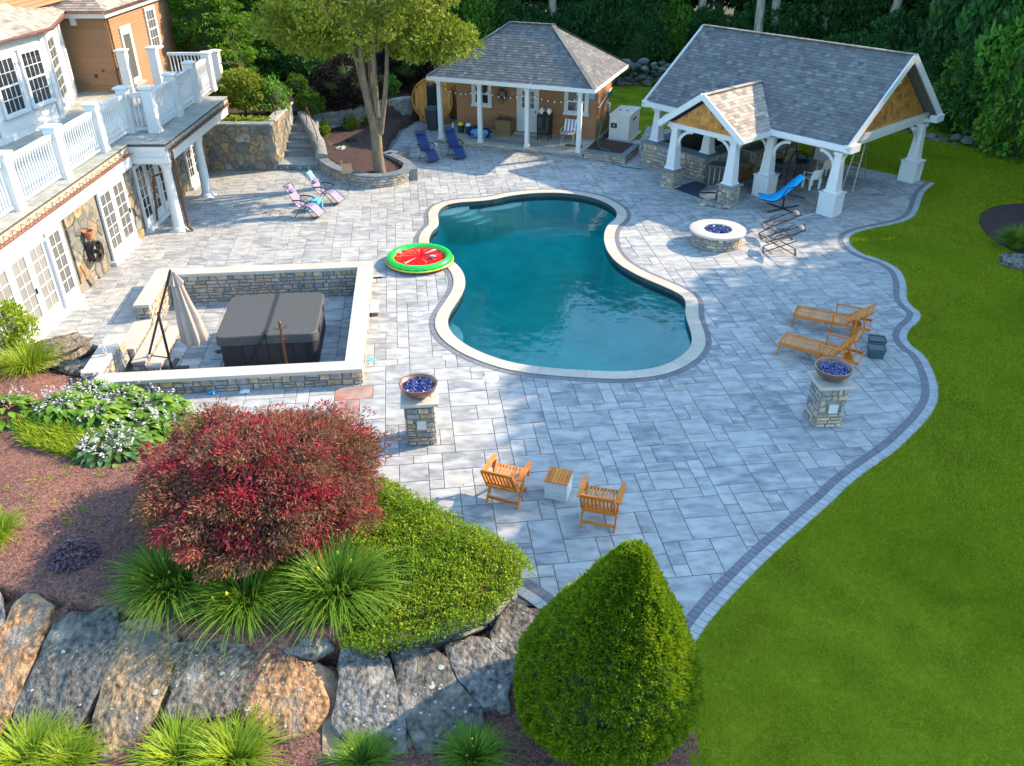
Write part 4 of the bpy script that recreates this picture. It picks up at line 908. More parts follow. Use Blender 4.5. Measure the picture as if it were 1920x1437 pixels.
def glazed(name, parent, mp, w, h, cols, rws, glass='glass', fw=.07, mun=.022, split=False, case=.1, sill=0, bottom=None, handle=False):
    """framed window or glazed door: casing, sash, muntins and one pane per light"""
    bottom = fw if bottom is None else bottom
    m = MB()
    for a, b, c, d in ((-case, 0, -case * 0, h + case), (w, w + case, 0, h + case), (0, w, h, h + case)): slab(m, mp, a, b, c, d, -.02, .05)
    if sill: slab(m, mp, -case - .03, w + case + .03, -sill, -.001, -.02, .09)
    for a, b, c, d in ((0, fw, 0, h), (w - fw, w, 0, h), (fw, w - fw, 0, bottom), (fw, w - fw, h - fw, h)): slab(m, mp, a, b, c, d, -.02, .03)
    if split: slab(m, mp, fw, w - fw, h / 2 - .03, h / 2 + .03, -.02, .035)
    iw = w - 2 * fw; ih = h - fw - bottom
    for i in range(1, cols): slab(m, mp, fw + iw * i / cols - mun / 2, fw + iw * i / cols + mun / 2, bottom, h - fw, -.01, .018)
    for j in range(1, rws): slab(m, mp, fw, w - fw, bottom + ih * j / rws - mun / 2, bottom + ih * j / rws + mun / 2, -.01, .017)
    o = m.build(name, 'white', parent, world=True)
    for i in range(cols):
        for j in range(rws):
            a = fw + iw * i / cols; b = bottom + ih * j / rws; m = MB()
            m.add([mp(u, v, .002) for u, v in ((a, b), (a + iw / cols, b), (a + iw / cols, b + ih / rws), (a, b + ih / rws))], [(0, 1, 2, 3)])
            m.build('pane', glass, o, world=False) if False else m.build('pane', glass, o, world=True)
    if handle: m = MB(); slab(m, mp, w - fw * .7, w - fw * .4, .95, 1.1, .03, .08); m.build('handle', 'black_metal', o, world=True)
    return o

# ------------------------------------------------------------ the house on the left
FX = -12.65; DZ = 3.05
house = thing('house', 'large tan and white house with stone lower storey and white balustraded deck', 'house', (-13.5, 26, 0))
m = MB(); m.bb(-24, FX - .02, 12, 33.9, -.1, 2.4); low = m.build('stone_wall', 'mortar', house, world=True)
its = []
for a, b, sd in ((22.25, 24.25, 1), (26.35, 27.1, 2), (30.4, 31.7, 3), (33.3, 34.3, 4), (14.5, 17.2, 6)):
    its += lay(voronoi(b - a, 2.34, .36 if a > 20 else .5, seed=40 + sd, g=.01), flat((FX, a, .02), (0, 1, 0), (0, 0, 1), (1, 0, 0)))
pieces('stone', low, 'field', its, t=.05, ch=.018, jit=.02, maxn=290)
def ff(y, z, x=FX): return flat((x, y, z), (0, 1, 0), (0, 0, 1), (1, 0, 0))
for y, w_, gl_, hd in ((17.35, .82, 'glass_curtain', 0), (18.22, .86, 'glass_curtain', 0), (19.2, .8, 'glass_curtain', 1), (20.1, .82, 'glass_curtain', 0), (21.15, .75, 'glass', 0), (24.45, .85, 'glass', 0), (25.4, .85, 'glass', 1),
                    (27.25, .75, 'glass_dark', 0), (28.1, .75, 'glass_dark', 0), (29.05, .78, 'glass_dark', 1), (31.85, .6, 'glass_dark', 0), (32.55, .6, 'glass_dark', 1)):
    glazed('french_door', house, ff(y, .14, FX + .03), w_, 2.12, 2, 5, gl_, fw=.085, case=.06, bottom=.3, handle=bool(hd))
m = MB()
for a, b in ((17.2, 22.0), (24.3, 26.3), (27.15, 30.0), (31.75, 33.25)): m.bb(FX - .02, FX + .16, a, b, 0, .13)
m.build('door_sill', 'white', house, world=True, kind='stuff')
m = MB(); m.bb(FX + .03, FX + .16, 20.95, 21.08, .2, 2.2); m.build('pilaster', 'white', house, world=True)
# deck: slab, fascias, gutter, flagstones
m = MB(); m.bb(-17.9, FX + .02, 12, 27.3, 2.4, 2.98); m.bb(-17.9, -11.42, 27.3, 34.3, 2.62, 2.98); m.bb(-17, -12.7, 34.3, 36.6, 2.4, 2.98); m.build('deck_slab', 'mortar', house, world=True)
m = MB(); m.bb(FX + .02, FX + .10, 12, 27.1, 2.36, 2.74); m.bb(FX + .02, -11.42, 27.22, 27.30, 2.40, 2.95); m.bb(FX + .02, -11.40, 27.18, 27.22, 2.40, 2.62)
m.bb(-11.42, -11.36, 27.22, 33.9, 2.42, 2.80); m.bb(-11.7, -11.44, 27.32, 33.9, 2.38, 2.60); m.bb(FX - .1, -11.72, 27.32, 27.6, 2.38, 2.60); m.build('fascia', 'white', house, world=True)
for a in range(3):
    m = MB(); m.bb(FX + .0, -11.40, 27.175 - .006, 27.178, 2.42 + a * .18, 2.42 + a * .18 + .012); m.build('trim_line', 'white', house, world=True)
m = MB(); m.bb(FX + .02, FX + .07, 12, 27.1, 2.74, 2.98); m.bb(-11.42, -11.34, 27.25, 33.95, 2.80, 2.98); m.build('ledge_course', 'ledge', house, world=True)
def gutter(name, a, b, r=.07):
    m = MB(); a = Vector(a); b = Vector(b); d = (b - a).normalized(); s = Vector((d.y, -d.x, 0)); vs = []
    for p in (a, b):
        for k in range(7):
            an = math.pi + math.pi * k / 6; vs.append(p + s * (r * math.cos(an)) + Vector((0, 0, r * math.sin(an))))
        for k in range(6, -1, -1):
            an = math.pi + math.pi * k / 6; vs.append(p + s * (r * .88 * math.cos(an)) + Vector((0, 0, r * .88 * math.sin(an))))
    n = 14; m.add(vs, [(i, (i + 1) % n, n + (i + 1) % n, n + i) for i in range(n)] + [tuple(range(n)), tuple(range(2 * n - 1, n - 1, -1))])
    return m.build(name, 'copper', house, world=True)
g1 = gutter('deck_gutter', (FX + .17, 12, 2.82), (FX + .17, 27.1, 2.82)); g2 = gutter('deck_gutter', (-11.27, 27.3, 2.86), (-11.27, 34, 2.86))
for g_o, x, y0, y1 in ((g1, FX + .17, 16, 26.9), (g2, -11.27, 27.6, 33.8)):
    m = MB(); y = y0
    while y < y1: m.bar((x - .1, y, 2.93), (x + .07, y + .1, 2.84), .012); m.bar((x + .07, y + .1, 2.84), (x - .1, y + .42, 2.93), .012); y += .42
    m.build('gutter_bracket', 'dark_brown', g_o, world=True)
its = []; rn = random.Random(2)
for (x0, x1, y0, y1) in ((-12.98, FX + .06, 12, 27.2), (-12.2, -11.36, 27.24, 34.2), (-17.6, -12.98, 12, 36.4), (-12.98, -12.2, 27.2, 36.4)):
    x = x0
    nx = max(1, round((x1 - x0) / .6))
    for i in range(nx):
        y = y0
        while y < y1:
            l = rn.choice((.6, .9, 1.2)); yy = min(y + l, y1)
            a, b = x0 + (x1 - x0) * i / nx, x0 + (x1 - x0) * (i + 1) / nx
            its.append(([(a + .006, y + .006), (b - .006, y + .006), (b - .006, yy - .006), (a + .006, yy - .006)], flat((0, 0, DZ), (1, 0, 0), (0, 1, 0), (0, 0, 1)))); y = yy
pieces('flagstone', house, 'flag', its, t=0, ch=.008, jit=.002, maxn=180)
m = MB(); m.bb(-17.7, FX + .05, 12, 27.2, 2.98, DZ - .012); m.bb(-17.7, -11.37, 27.25, 34.2, 2.98, DZ - .012); m.bb(-17, -12.3, 34.2, 36.4, 2.98, DZ - .012); m.build('deck_bed', 'mortar_dark', house, world=True)
# balustrade
rg = tag(bpy.data.objects.new('balustrade', None)); rg.location = (0, 0, 0); link(rg, house); rg.location = Vector((-12.9, 25, DZ)) - Vector(house.location)
def newel(x, y, h=1.42, s=.17, z=DZ):
    m = MB(); m.frust((x, y), (s, s), (s, s), z, z + h); m.frust((x, y), (s + .015, s + .015), (s + .015, s + .015), z, z + .14)
    m.frust((x, y), (s + .035, s + .035), (s + .06, s + .06), z + h, z + h + .03); m.frust((x, y), (s + .06, s + .06), (s + .06, s + .06), z + h + .03, z + h + .075)
    m.frust((x, y), (s + .05, s + .05), (.05, .05), z + h + .075, z + h + .12)
    for dx, dy in ((0, -1), (1, 0)):
        px, py = x + dx * (s + .004), y + dy * (s + .004); wx, wy = (.11, .004) if dy else (.004, .11)
        m.bb(px - wx, px + wx, py - wy, py + wy, z + .28, z + .30); m.bb(px - wx, px + wx, py - wy, py + wy, z + h - .16, z + h - .14)
    m.build('newel_post', 'white', rg, world=True)
bal_me = MB().lathe([(.0, 0), (.035, 0), (.035, .12), (.022, .14), (.03, .17), (.042, .26), (.04, .36), (.024, .62), (.02, .80), (.028, .83), (.02, .86), (.035, .88), (.035, 1.0), (0, 1.0)], n=8).mesh('baluster')
bal_me.materials.append(mt['white']); bal_me.shade_smooth()
def railrun(a, b, h=1.22, s=.19, z=DZ):
    A = Vector((*a, z)); B = Vector((*b, z)); d = (B - A); L = d.length; d /= L; A = A + d * s; B = B - d * s; L -= 2 * s
    m = MB(); m.bar(A + Vector((0, 0, .12)), B + Vector((0, 0, .12)), .09, .07); m.build('bottom_rail', 'white', rg, world=True)
    m = MB(); m.bar(A + Vector((0, 0, h)), B + Vector((0, 0, h)), .12, .08); m.bar(A + Vector((0, 0, h + .055)), B + Vector((0, 0, h + .055)), .15, .025); m.build('hand_rail', 'white', rg, world=True)
    n = max(2, round(L / .145)); off = origin(rg)
    for k in range(n):
        o = bpy.data.objects.new('baluster', bal_me); link(o, rg); o.location = A + d * (L * (k + .5) / n) + Vector((0, 0, .15)) - off; o.scale = (1, 1, h - .18)
NW = [(-13.03, 15.6), (-13.03, 18.3), (-13.03, 21.0), (-13.03, 23.7), (-13.05, 26.4), (-13.05, 28.75), (-12.22, 28.75), (-12.24, 31.0), (-12.27, 33.15), (-12.3, 35.2)]
for p in NW: newel(*p)
for a, b in zip(NW, NW[1:]): railrun(a, b)
newel(-15.55, 35.0, 1.55); newel(-14.55, 35.6, 1.55)
railrun((-14.45, 36.3), (-12.3, 36.35)); newel(-12.3, 36.3, 1.3)
# columns under the deck
for x, y in ((-11.62, 27.5), (-11.75, 31.05)):
    m = MB(); m.lathe([(.0, 0), (.25, 0), (.25, .05), (.235, .07), (.24, .11), (.19, .15), (.185, .2), (.175, .9), (.15, 2.1), (.16, 2.13), (.15, 2.16), (.19, 2.24), (.2, 2.3), (.2, 2.34), (0, 2.34)], (x, y, 0), 28)
    m.frust((x, y), (.27, .27), (.27, .27), 0, .03); m.frust((x, y), (.21, .21), (.21, .21), 2.34, 2.385); m.build('porch_column', 'white', house, 40, world=True)
m = MB(); m.tube([(-11.28, 27.42, 2.75), (-11.3, 27.44, 2.5), (-11.36, 27.62, 2.3), (-11.36, 27.65, .25), (-11.3, 27.5, .1), (-11.1, 27.32, .05)], .045, 8); m.build('downspout', 'bronze', house, 40, world=True)
m = MB(); m.tube([(-11.5, 27.9, 2.5), (-11.9, 27.9, 1.9), (-12.3, 27.9, 1.75), (-12.5, 27.9, .2)], .04, 8); m.build('downspout', 'bronze', house, 40, world=True)
# upper storey: white bay, tan recess, tan wing
C1 = Vector((-16.25, 30.6, DZ)); C0 = Vector((-17.05, 23.2, DZ)); C2 = Vector((-17.5, 34.4, DZ)); BH = 3.05
m = MB(); m.prism([(-25, 23.2), (C0.x, C0.y), (C1.x, C1.y), (C2.x, C2.y), (-17.9, 35.1), (-25, 35.1)], 3.0, DZ + BH); m.build('bay_wall', 'white', house, world=True)
d1 = (C1 - C0).normalized(); n1 = Vector((d1.y, -d1.x, 0)); d2 = (C2 - C1).normalized(); n2 = Vector((d2.y, -d2.x, 0)); L1 = (C1 - C0).length
def f1(u, z): return flat(C0 + d1 * u + n1 * .02 + Vector((0, 0, z)), d1, (0, 0, 1), n1)
for u, w_ in ((L1 - 1.45, 1.12), (L1 - 2.95, 1.12), (L1 - 5.6, 1.2)): glazed('bay_window', house, f1(u, .75), w_, 1.75, 4, 4, 'glass_dark', fw=.07, split=True, case=.09, sill=.06)
glazed('bay_window', house, flat(C1 + d2 * .5 + n2 * .02 + Vector((0, 0, .45)), d2, (0, 0, 1), n2), 1.5, 2.15, 2, 6, 'glass', fw=.08, split=True, case=.12, sill=.12)
m = MB()
for u in (L1 - .2, L1 - 3.5, L1 - 4.1, L1 - 6.2): slab(m, f1(u, 0), 0, .18, 0, BH, 0, .05)
slab(m, f1(0, 2.6), 0, L1, 0, .06, 0, .07); slab(m, f1(0, 2.98), 0, L1, 0, .10, 0, .12); slab(m, f1(0, 0), 0, L1, 0, .22, 0, .04); slab(m, f1(0, .62), 0, L1, 0, .03, 0, .04)
slab(m, flat(C1, d2, (0, 0, 1), n2), 2.2, 2.6, 0, BH, 0, .06); slab(m, flat(C1 + d2 * 4.0 * 0, d2, (0, 0, 1), n2), 3.55, 3.95, 0, BH, 0, .08)
m.build('bay_trim', 'white', house, world=True)
def qplane(A, B, C_, D_, nm, mat, ch=.14, tw=.28, t=.012, seed=0, parent=house, mx=0, thick=.12, tilt=.012):
    """a roof or gable plane through four corners A,B (bottom), C,D (top) laid with courses"""
    A, B, C_, D_ = Vector(A), Vector(B), Vector(C_), Vector(D_); ux = (B - A).normalized(); n = ux.cross(D_ - A if (D_ - A).length > .1 else C_ - A).normalized(); uy = n.cross(ux)
    if n.z < 0 and abs(n.z) > .05: pass
    pj = lambda p: ((p - A).dot(ux), (p - A).dot(uy)); poly = [pj(A), pj(B), pj(C_)] + ([pj(D_)] if (D_ - C_).length > .02 else [])
    mp = flat(A, ux, uy, n)
    k = len(poly); vs = [mp(u, v, 0) for u, v in poly] + [mp(u, v, -thick) for u, v in poly]
    m = MB(); m.add(vs, [tuple(range(k)), tuple(range(2 * k - 1, k - 1, -1))] + [(i, (i + 1) % k, k + (i + 1) % k, k + i) for i in range(k)])
    deck = m.build(nm, 'asphalt' if 'roof' in nm else 'white', parent, world=True)
    it = rows(poly, mp, ch, tw, stag='r', jit=1, seed=seed, tilt=tilt, drop=ch * .0)
    return deck, it, mp
ez = DZ + BH + .02
GO = .34
A_ = C0 + n1 * GO + Vector((0, 0, BH)) - d1 * 2; B_ = C1 + n1 * GO + Vector((0, 0, BH)) + d1 * .1; D0 = C2 + n2 * GO + d2 * .15 + Vector((0, 0, BH))
for a, b, c, d, s in ((A_, B_, (-19.2, 31.5, ez + 1.3), (-19.6, 22, ez + 1.3), 1), (B_, D0, (-19.2, 34.6, ez + 1.25), (-19.2, 31.5, ez + 1.3), 2)):
    dk, it, _m = qplane(a, b, c, d, 'bay_roof', 'white', .14, .24, seed=s); joined('shingle_field', dk, 'asphalt_tan', it, .008)
gutter('gutter', A_ + n1 * .06, B_ + n1 * .06, .09); gutter('gutter', B_ + n2 * .06, D0 + n2 * .06, .09)
# tan walls
def clad(nm, A, B, z0, z1, mat, ch=.13, seed=0, parent=house, thick=.3):
    A = Vector((*A, z0)); B = Vector((*B, z0)); ux = (B - A).normalized(); n = Vector((ux.y, -ux.x, 0)); L = (B - A).length; mp = flat(A, ux, (0, 0, 1), n)
    m = MB(); slab(m, mp, 0, L, 0, z1 - z0, -thick, 0); w_ = m.build(nm, mat, parent, world=True)
    joined('siding_board', w_, mat, rows([(0, 0), (L, 0), (L, z1 - z0), (0, z1 - z0)], mp, ch, 2.6, 'r', g=.002, seed=seed, tilt=.034), .004)
    return mp, L
clad('recess_wall', (-17.75, 35.1), (-16.0, 35.1), DZ, DZ + 2.8, 'siding', seed=1)
_w, Lw = clad('wing_wall', (-15.98, 35.12), (-15.98, 41.9), DZ, DZ + 2.8, 'siding', seed=2)
mpw = lambda u, v, d: _w(u, v, d + .03)
clad('wing_lower_wall', (-15.98, 36.5), (-15.98, 41.9), .5, DZ, 'siding', seed=3)
clad('wing_end_wall', (-15.98, 41.9), (-24, 41.9), .5, DZ + 2.8, 'siding', seed=4)
clad('upper_wall', (-17.45, 30.0), (-17.4, 35.2), DZ + 3.4, DZ + 6, 'siding', seed=6); clad('upper_wall', (-26, 35.25), (-17.4, 35.25), DZ + 3.4, DZ + 6, 'siding', seed=7)
m = MB(); slab(m, mpw, 1.0, 1.12, 0, 2.15, 0, .05); slab(m, mpw, 1.95, 2.07, 0, 2.15, 0, .05); slab(m, mpw, 1.0, 2.07, 2.15, 2.27, 0, .05); slab(m, mpw, 1.12, 1.95, 0, 2.15, 0, .025)
dr = m.build('wing_door', 'white', house, world=True); m = MB(); slab(m, mpw, 1.2, 1.87, .25, 1.95, .025, .032); m.build('pane', 'glass', dr, world=True)
m = MB(); slab(m, mpw, .95, 2.1, -.03, .05, .0, .25); m.build('door_step', 'flag', house, world=True)
glazed('wing_window', house, (lambda f: lambda u, v, d: f(u + 3.9, v + .95, d + .02))(mpw), .95, 1.6, 3, 4, 'glass', fw=.06, split=True, case=.1, sill=.07)
m = MB(); m.tube([(-15.9, 35.2, DZ + 2.75), (-15.88, 35.2, DZ + .1)], .035, 6); m.build('downspout', 'bronze', house, 40, world=True)
m = MB(); m.bb(-17.3, -17.08, 35.0, 35.1, DZ + 2.5, DZ + 2.85); m.bb(-16.1, -15.75, 35.1, 42.2, DZ + 2.8, DZ + 2.86); m.bb(-17.8, -15.75, 34.72, 35.1, DZ + 2.8, DZ + 3.05); m.bb(-15.97, -15.76, 35.1, 42.2, DZ + 2.87, DZ + 3.05); m.build('eave_trim', 'white', house, world=True)
gutter('gutter', (-17.7, 34.62, DZ + 3.07), (-15.72, 34.62, DZ + 3.07), .09); gutter('gutter', (-15.66, 34.5, DZ + 3.07), (-15.66, 42.3, DZ + 3.07), .09)
for a, b, c, d, s in (((-17.9, 34.66, DZ + 3.06), (-15.7, 34.66, DZ + 3.06), (-17.6, 36.6, DZ + 4.3), (-17.9, 36.6, DZ + 4.3), 3), ((-15.7, 34.66, DZ + 3.06), (-15.7, 42.3, DZ + 3.06), (-17.6, 42.3, DZ + 4.3), (-17.6, 36.6, DZ + 4.3), 4)):
    dk, it, _m = qplane(a, b, c, d, 'wing_roof', 'white', .14, .24, seed=s); joined('shingle_field', dk, 'asphalt_tan', it, .008)
for x in (-16.9, -16.55): m = MB(); m.bb(x, x + .14 if x < -16.7 else x + .09, 35.04, 35.09, DZ + .55 if x < -16.7 else DZ + .75, DZ + .68 if x < -16.7 else DZ + .85); m.build('wall_vent', 'dark_brown', house, world=True)
# hose reel and pot on the stone pier
t = thing('hose_reel', 'coiled dark garden hose on a wall reel between the french doors', 'hose reel', (FX + .12, 23.1, 1.0))
m = MB()
for k in range(6): m.tube([(.03 + .035 * k, (.27 + .02 * (k % 3)) * math.cos(a / 20 * 6.283), (.29 + .02 * (k % 2)) * math.sin(a / 20 * 6.283)) for a in range(20)], .018, 6, closed=True)
m.build('hose', 'rubber_black', t, 60); m = MB(); m.tube([(-.1, 0, 0), (.26, 0, 0)], .07, 10); m.tube([(.25, 0, 0), (.27, 0, 0)], .07, 14); m.bb(-.07, -.04, -.15, .15, -.3, .3); m.build('reel', 'dark_brown', t, 40)
t = thing('flower_pot', 'terracotta wall pot fixed to the stone just above the coiled hose', 'pot', (FX + .2, 23.05, 1.4)); m = MB(); m.lathe([(0, 0), (.09, 0), (.14, .2), (.16, .2), (.16, .26), (.14, .26), (.11, .05), (0, .05)], n=16); m.build('pot', 'terracotta', t, 40)

# ------------------------------------------------------------ pool house
PH = (.9 - .04, 39.8); PR = rad(-20.5); cr_, sr_ = math.cos(PR), math.sin(PR)
def ph(x, y, z=0): return Vector((PH[0] + x * cr_ - y * sr_, PH[1] + x * sr_ + y * cr_, z))
phs = thing('pool_house', 'brown sided pool house with grey hipped shingle roof and white posted porch', 'pool house', (*ph(0, 0).xy, 0))
PX, PY, EZ, RZ, RX = 3.85, 2.95, 2.98, 4.95, 1.0
X0, X1, Y0, Y1 = -3.75, 3.2, -.0, 2.5
m = MB(); m.prism([ph(-3.75, -2.6).xy, ph(3.35, -2.6).xy, ph(3.35, 2.5).xy, ph(-3.75, 2.5).xy], -.1, .15); sl = m.build('porch_slab', 'concrete', phs, world=True)
def phd(x0, y0, x1, y1, z0): a = ph(x0, y0, z0); b = ph(x1, y1, z0); ux = (b - a).normalized(); return flat(a, ux, (0, 0, 1), Vector((ux.y, -ux.x, 0))), (b - a).length
mpf, Lf = phd(-3.75, -2.62, 3.35, -2.62, 0)
pieces('riser_stone', phs, 'ledge', lay(ledger(Lf, .14, rh=(.06, .09), wd=(.15, .35), seed=51), mpf), t=.03, ch=.008, maxn=80)
for (a, b, sd) in (((X0, Y0), (X1, Y0), 1), ((X1, Y0), (X1, Y1), 2), ((X0, Y1), (X0, Y0), 3)):
    A = ph(*a).xy; B = ph(*b).xy; clad('wall', A, B, .15, 2.9, 'siding_ph', ch=.15, seed=60 + sd, parent=phs, thick=.12)
_p, Lp = phd(X0, Y0, X1, Y0, .15)
mpp = lambda u, v, d: _p(u, v, d + .03)
sh = lambda f, a, b, c=.03: (lambda u, v, d: f(u + a, v + b, d + c))
glazed('window', phs, sh(mpp, .95, 1.15), .75, .95, 2, 2, 'glass_dark', fw=.06, split=True, case=.13, sill=.13)
glazed('window', phs, sh(mpp, 5.55, 1.15), .9, .95, 2, 2, 'glass_dark', fw=.06, split=True, case=.13, sill=.13)
m = MB(); slab(m, mpp, 3.1, 3.22, 0, 2.1, 0, .06); slab(m, mpp, 4.08, 4.2, 0, 2.1, 0, .06); slab(m, mpp, 3.1, 4.2, 2.1, 2.22, 0, .06); slab(m, mpp, 3.22, 4.08, .05, 2.1, 0, .03)
for a in (3.32, 3.70): slab(m, mpp, a, a + .3, .2, .95, .03, .036)
dr = m.build('door', 'white', phs, world=True)
for i in range(3):
    for j in range(3): m = MB(); slab(m, mpp, 3.36 + i * .205, 3.36 + i * .205 + .18, 1.15 + j * .26, 1.15 + j * .26 + .23, .03, .036); m.build('pane', 'glass', dr, world=True)
m = MB(); slab(m, mpp, 4.0, 4.04, .95, 1.05, .03, .08); m.build('handle', 'dark_brown', dr, world=True)
m = MB(); slab(m, mpp, 3.0, 4.3, -.0, .06, .08, .38); m.build('door_step', 'concrete', phs, world=True)
POSTS = [(-3.55, -2.35), (-1.58, -2.35), (.68, -2.35), (3.08, -2.35)]
for x, y in POSTS:
    m = MB(); c = ph(x, y); m.frust(c, (.09, .09), (.09, .09), .15, 2.75, PR); m.frust(c, (.12, .12), (.12, .12), .15, .27, PR); m.frust(c, (.12, .12), (.12, .12), 2.62, 2.75, PR); m.build('porch_post', 'white', phs, world=True)
m = MB()
for (a, b) in (((-3.7, -2.35), (3.2, -2.35)), ((3.2, -2.3), (3.2, 0)), ((-3.7, -2.3), (-3.7, 0))): m.bar(ph(*a, 2.84), ph(*b, 2.84), .16, .2)
m.build('porch_beam', 'white', phs, world=True)
m = MB(); k4 = [(-PX, -PY), (PX, -PY), (PX, PY), (-PX, PY)]
for i in range(4): m.bar(ph(*k4[i], EZ - .07), ph(*k4[(i + 1) % 4], EZ - .07), .04, .17)
m.build('fascia', 'white', phs, world=True)
m = MB(); m.add([ph(*p, EZ - .12) for p in k4], [(3, 2, 1, 0)]); m.build('soffit', 'white', phs, world=True)
R0, R1 = ph(-RX, 0, RZ), ph(RX, 0, RZ); cs = [ph(*p, EZ) for p in k4]; rf = []
for i, (a, b, c, d) in enumerate(((cs[0], cs[1], R1, R0), (cs[1], cs[2], R1, R1), (cs[3], cs[0], R0, R0), (cs[2], cs[3], R0, R1))):
    dk, it, mp_ = qplane(a, b, c, d, 'roof', 'white', .15, .19, seed=70 + i, parent=phs, thick=.05)
    if i < 2: dk['label'] = 'grey shingled hip slope facing the pool' if i == 0 else 'grey shingled hip slope at the right end'
    if i == 0: pieces('shingle', dk, 'asphalt', it, t=.008, ch=0, jit=.002, maxn=160)
    else: joined('shingle_field', dk, 'asphalt', it, .008)
m = MB()
for a, b in ((cs[0], R0), (cs[1], R1), (cs[2], R1), (cs[3], R0), (R0, R1)):
    n = int((b - a).length / .3)
    for k in range(n): p = a.lerp(b, k / n); q = a.lerp(b, (k + 1.15) / n if k < n - 1 else 1); m.bar(p + Vector((0, 0, .03)), q + Vector((0, 0, .045)), .2, .014, r=U(0, 1))
m.build('ridge_cap', 'asphalt', phs, world=True)
# string lights along the porch
t = thing('string_lights', 'string of small pale bulbs sagging between the porch posts of the pool house', 'string lights', ph(0, -2.4, 2.5)); m = MB(); bl = MB()
xs = [p[0] for p in POSTS]
for a, b in zip(xs, xs[1:]):
    pts = [ph(a + (b - a) * k / 8, -2.2, 2.5 - .28 * (1 - (2 * k / 8 - 1) ** 2)) for k in range(9)]; m.tube(pts, .008, 4)
    for p in pts[1:-1]: blob(bl, p - Vector((0, 0, .04)), .03, .03, .04, 8, 5, 0)
m.build('cable', 'black_plastic', t, world=True); bl.build('bulb', 'white_plastic', t, 60, world=True)
# stone bed at the right front corner, with hose
t = thing('corner_bed_wall', 'small raised bed with tan stone sides and dark cap at the pool house corner', 'raised bed', ph(4.4, -1.6))
BQ = [(3.4, -2.6), (5.3, -2.85), (5.45, -.9)]; bp = Path([ph(*q).xy for q in BQ]); s_ = side_of(bp, (4, 30))
m = MB(); band(m, bp, -s_ * .2, 0, -.05, .3); m.build('wall_core', 'mortar', t, world=True); pieces('stone', t, 'ledge', wall_face(bp, 0, bp.L, 0, .3, 'l', 12, s_, wd=(.14, .3)), t=.03, ch=.008, maxn=80)
for k in range(4): m = MB(); band(m, bp, -s_ * .22, s_ * .06, .3, .35, bp.L * k / 4 + .003, bp.L * (k + 1) / 4 - .003); m.build('cap_stone', 'bluestone', t, world=True)
m = MB(); m.prism([ph(3.37, -2.5).xy, ph(5.2, -2.7).xy, ph(5.3, -.5).xy, ph(3.37, -.2).xy], -.05, .25); tag(m.build('corner_mulch', 'mulch_dark'), kind='structure')

# ------------------------------------------------------------ pavilion
VR = rad(-48.5); VO = (5.54, 35.49); cv, sv = math.cos(VR), math.sin(VR)
def pv(x, y, z=0): return Vector((VO[0] + x * cv - y * sv, VO[1] + x * sv + y * cv, z))
pav = thing('pavilion', 'open white timber pavilion with steep grey shingle roof and cedar gables', 'pavilion', (*pv(4.5, 3).xy, 0))
VL, VD, VE, VZ = 9.15, 7.0, 2.52, 5.15; VYM = VD / 2; SL = (VZ - VE) / VYM
def gable_roof():
    items = []; decks = []
    for i, (a, b, c, d) in enumerate(((pv(0, 0, VE), pv(VL, 0, VE), pv(VL, VYM, VZ), pv(0, VYM, VZ)), (pv(VL, VD, VE), pv(0, VD, VE), pv(0, VYM, VZ), pv(VL, VYM, VZ)))):
        dk, it, mp_ = qplane(a, b, c, d, 'roof', 'white', .155, .21, seed=80 + i, parent=pav, thick=.09); decks.append(dk)
        if i == 0:
            # leave the shingles out where the dormer stands on the slope
            H2 = math.hypot(VYM, VZ - VE)
            def under(q): cx = sum(p[0] for p in q) / len(q); cy = sum(p[1] for p in q) / len(q); yy = cy / H2 * VYM; return abs(cx - 4.3) < 1.8 * (1 - yy * SL / 1.25) - .05
            it = [z for z in it if not under(z[0])]
            pieces('shingle', dk, 'asphalt', it, t=.012, ch=0, jit=.003, maxn=290)
        else: joined('shingle_field', dk, 'asphalt', it, .012)
    return decks
dks = gable_roof()
m = MB(); n = 30
for k in range(n): m.bar(pv(VL * k / n, VYM, VZ + .03), pv(VL * (k + 1.1) / n, VYM, VZ + .042), .26, .02, r=U(0, 1))
m.build('ridge_cap', 'asphalt', pav, world=True)
# fascia, rake boards, eave returns
m = MB()
for y in (-.03, VD + .03): m.bar(pv(-.05, y, VE - .04), pv(VL + .05, y, VE - .04), .05, .20)
m.build('fascia', 'white', pav, world=True)
for x, s in ((-.03, -1), (VL + .03, 1)):
    m = MB(); m.bar(pv(x, -.06, VE - .07), pv(x, VYM, VZ - .05), .06, .26); m.bar(pv(x, VD + .06, VE - .07), pv(x, VYM, VZ - .05), .06, .26); m.build('rake_board', 'white', pav, world=True)
    for y in (.28, VD - .28): m = MB(); m.bar(pv(x - s * .02, y - .3, VE - .05), pv(x - s * .02, y + .3, VE - .05), .3, .26); m.build('eave_return', 'white', pav, world=True)
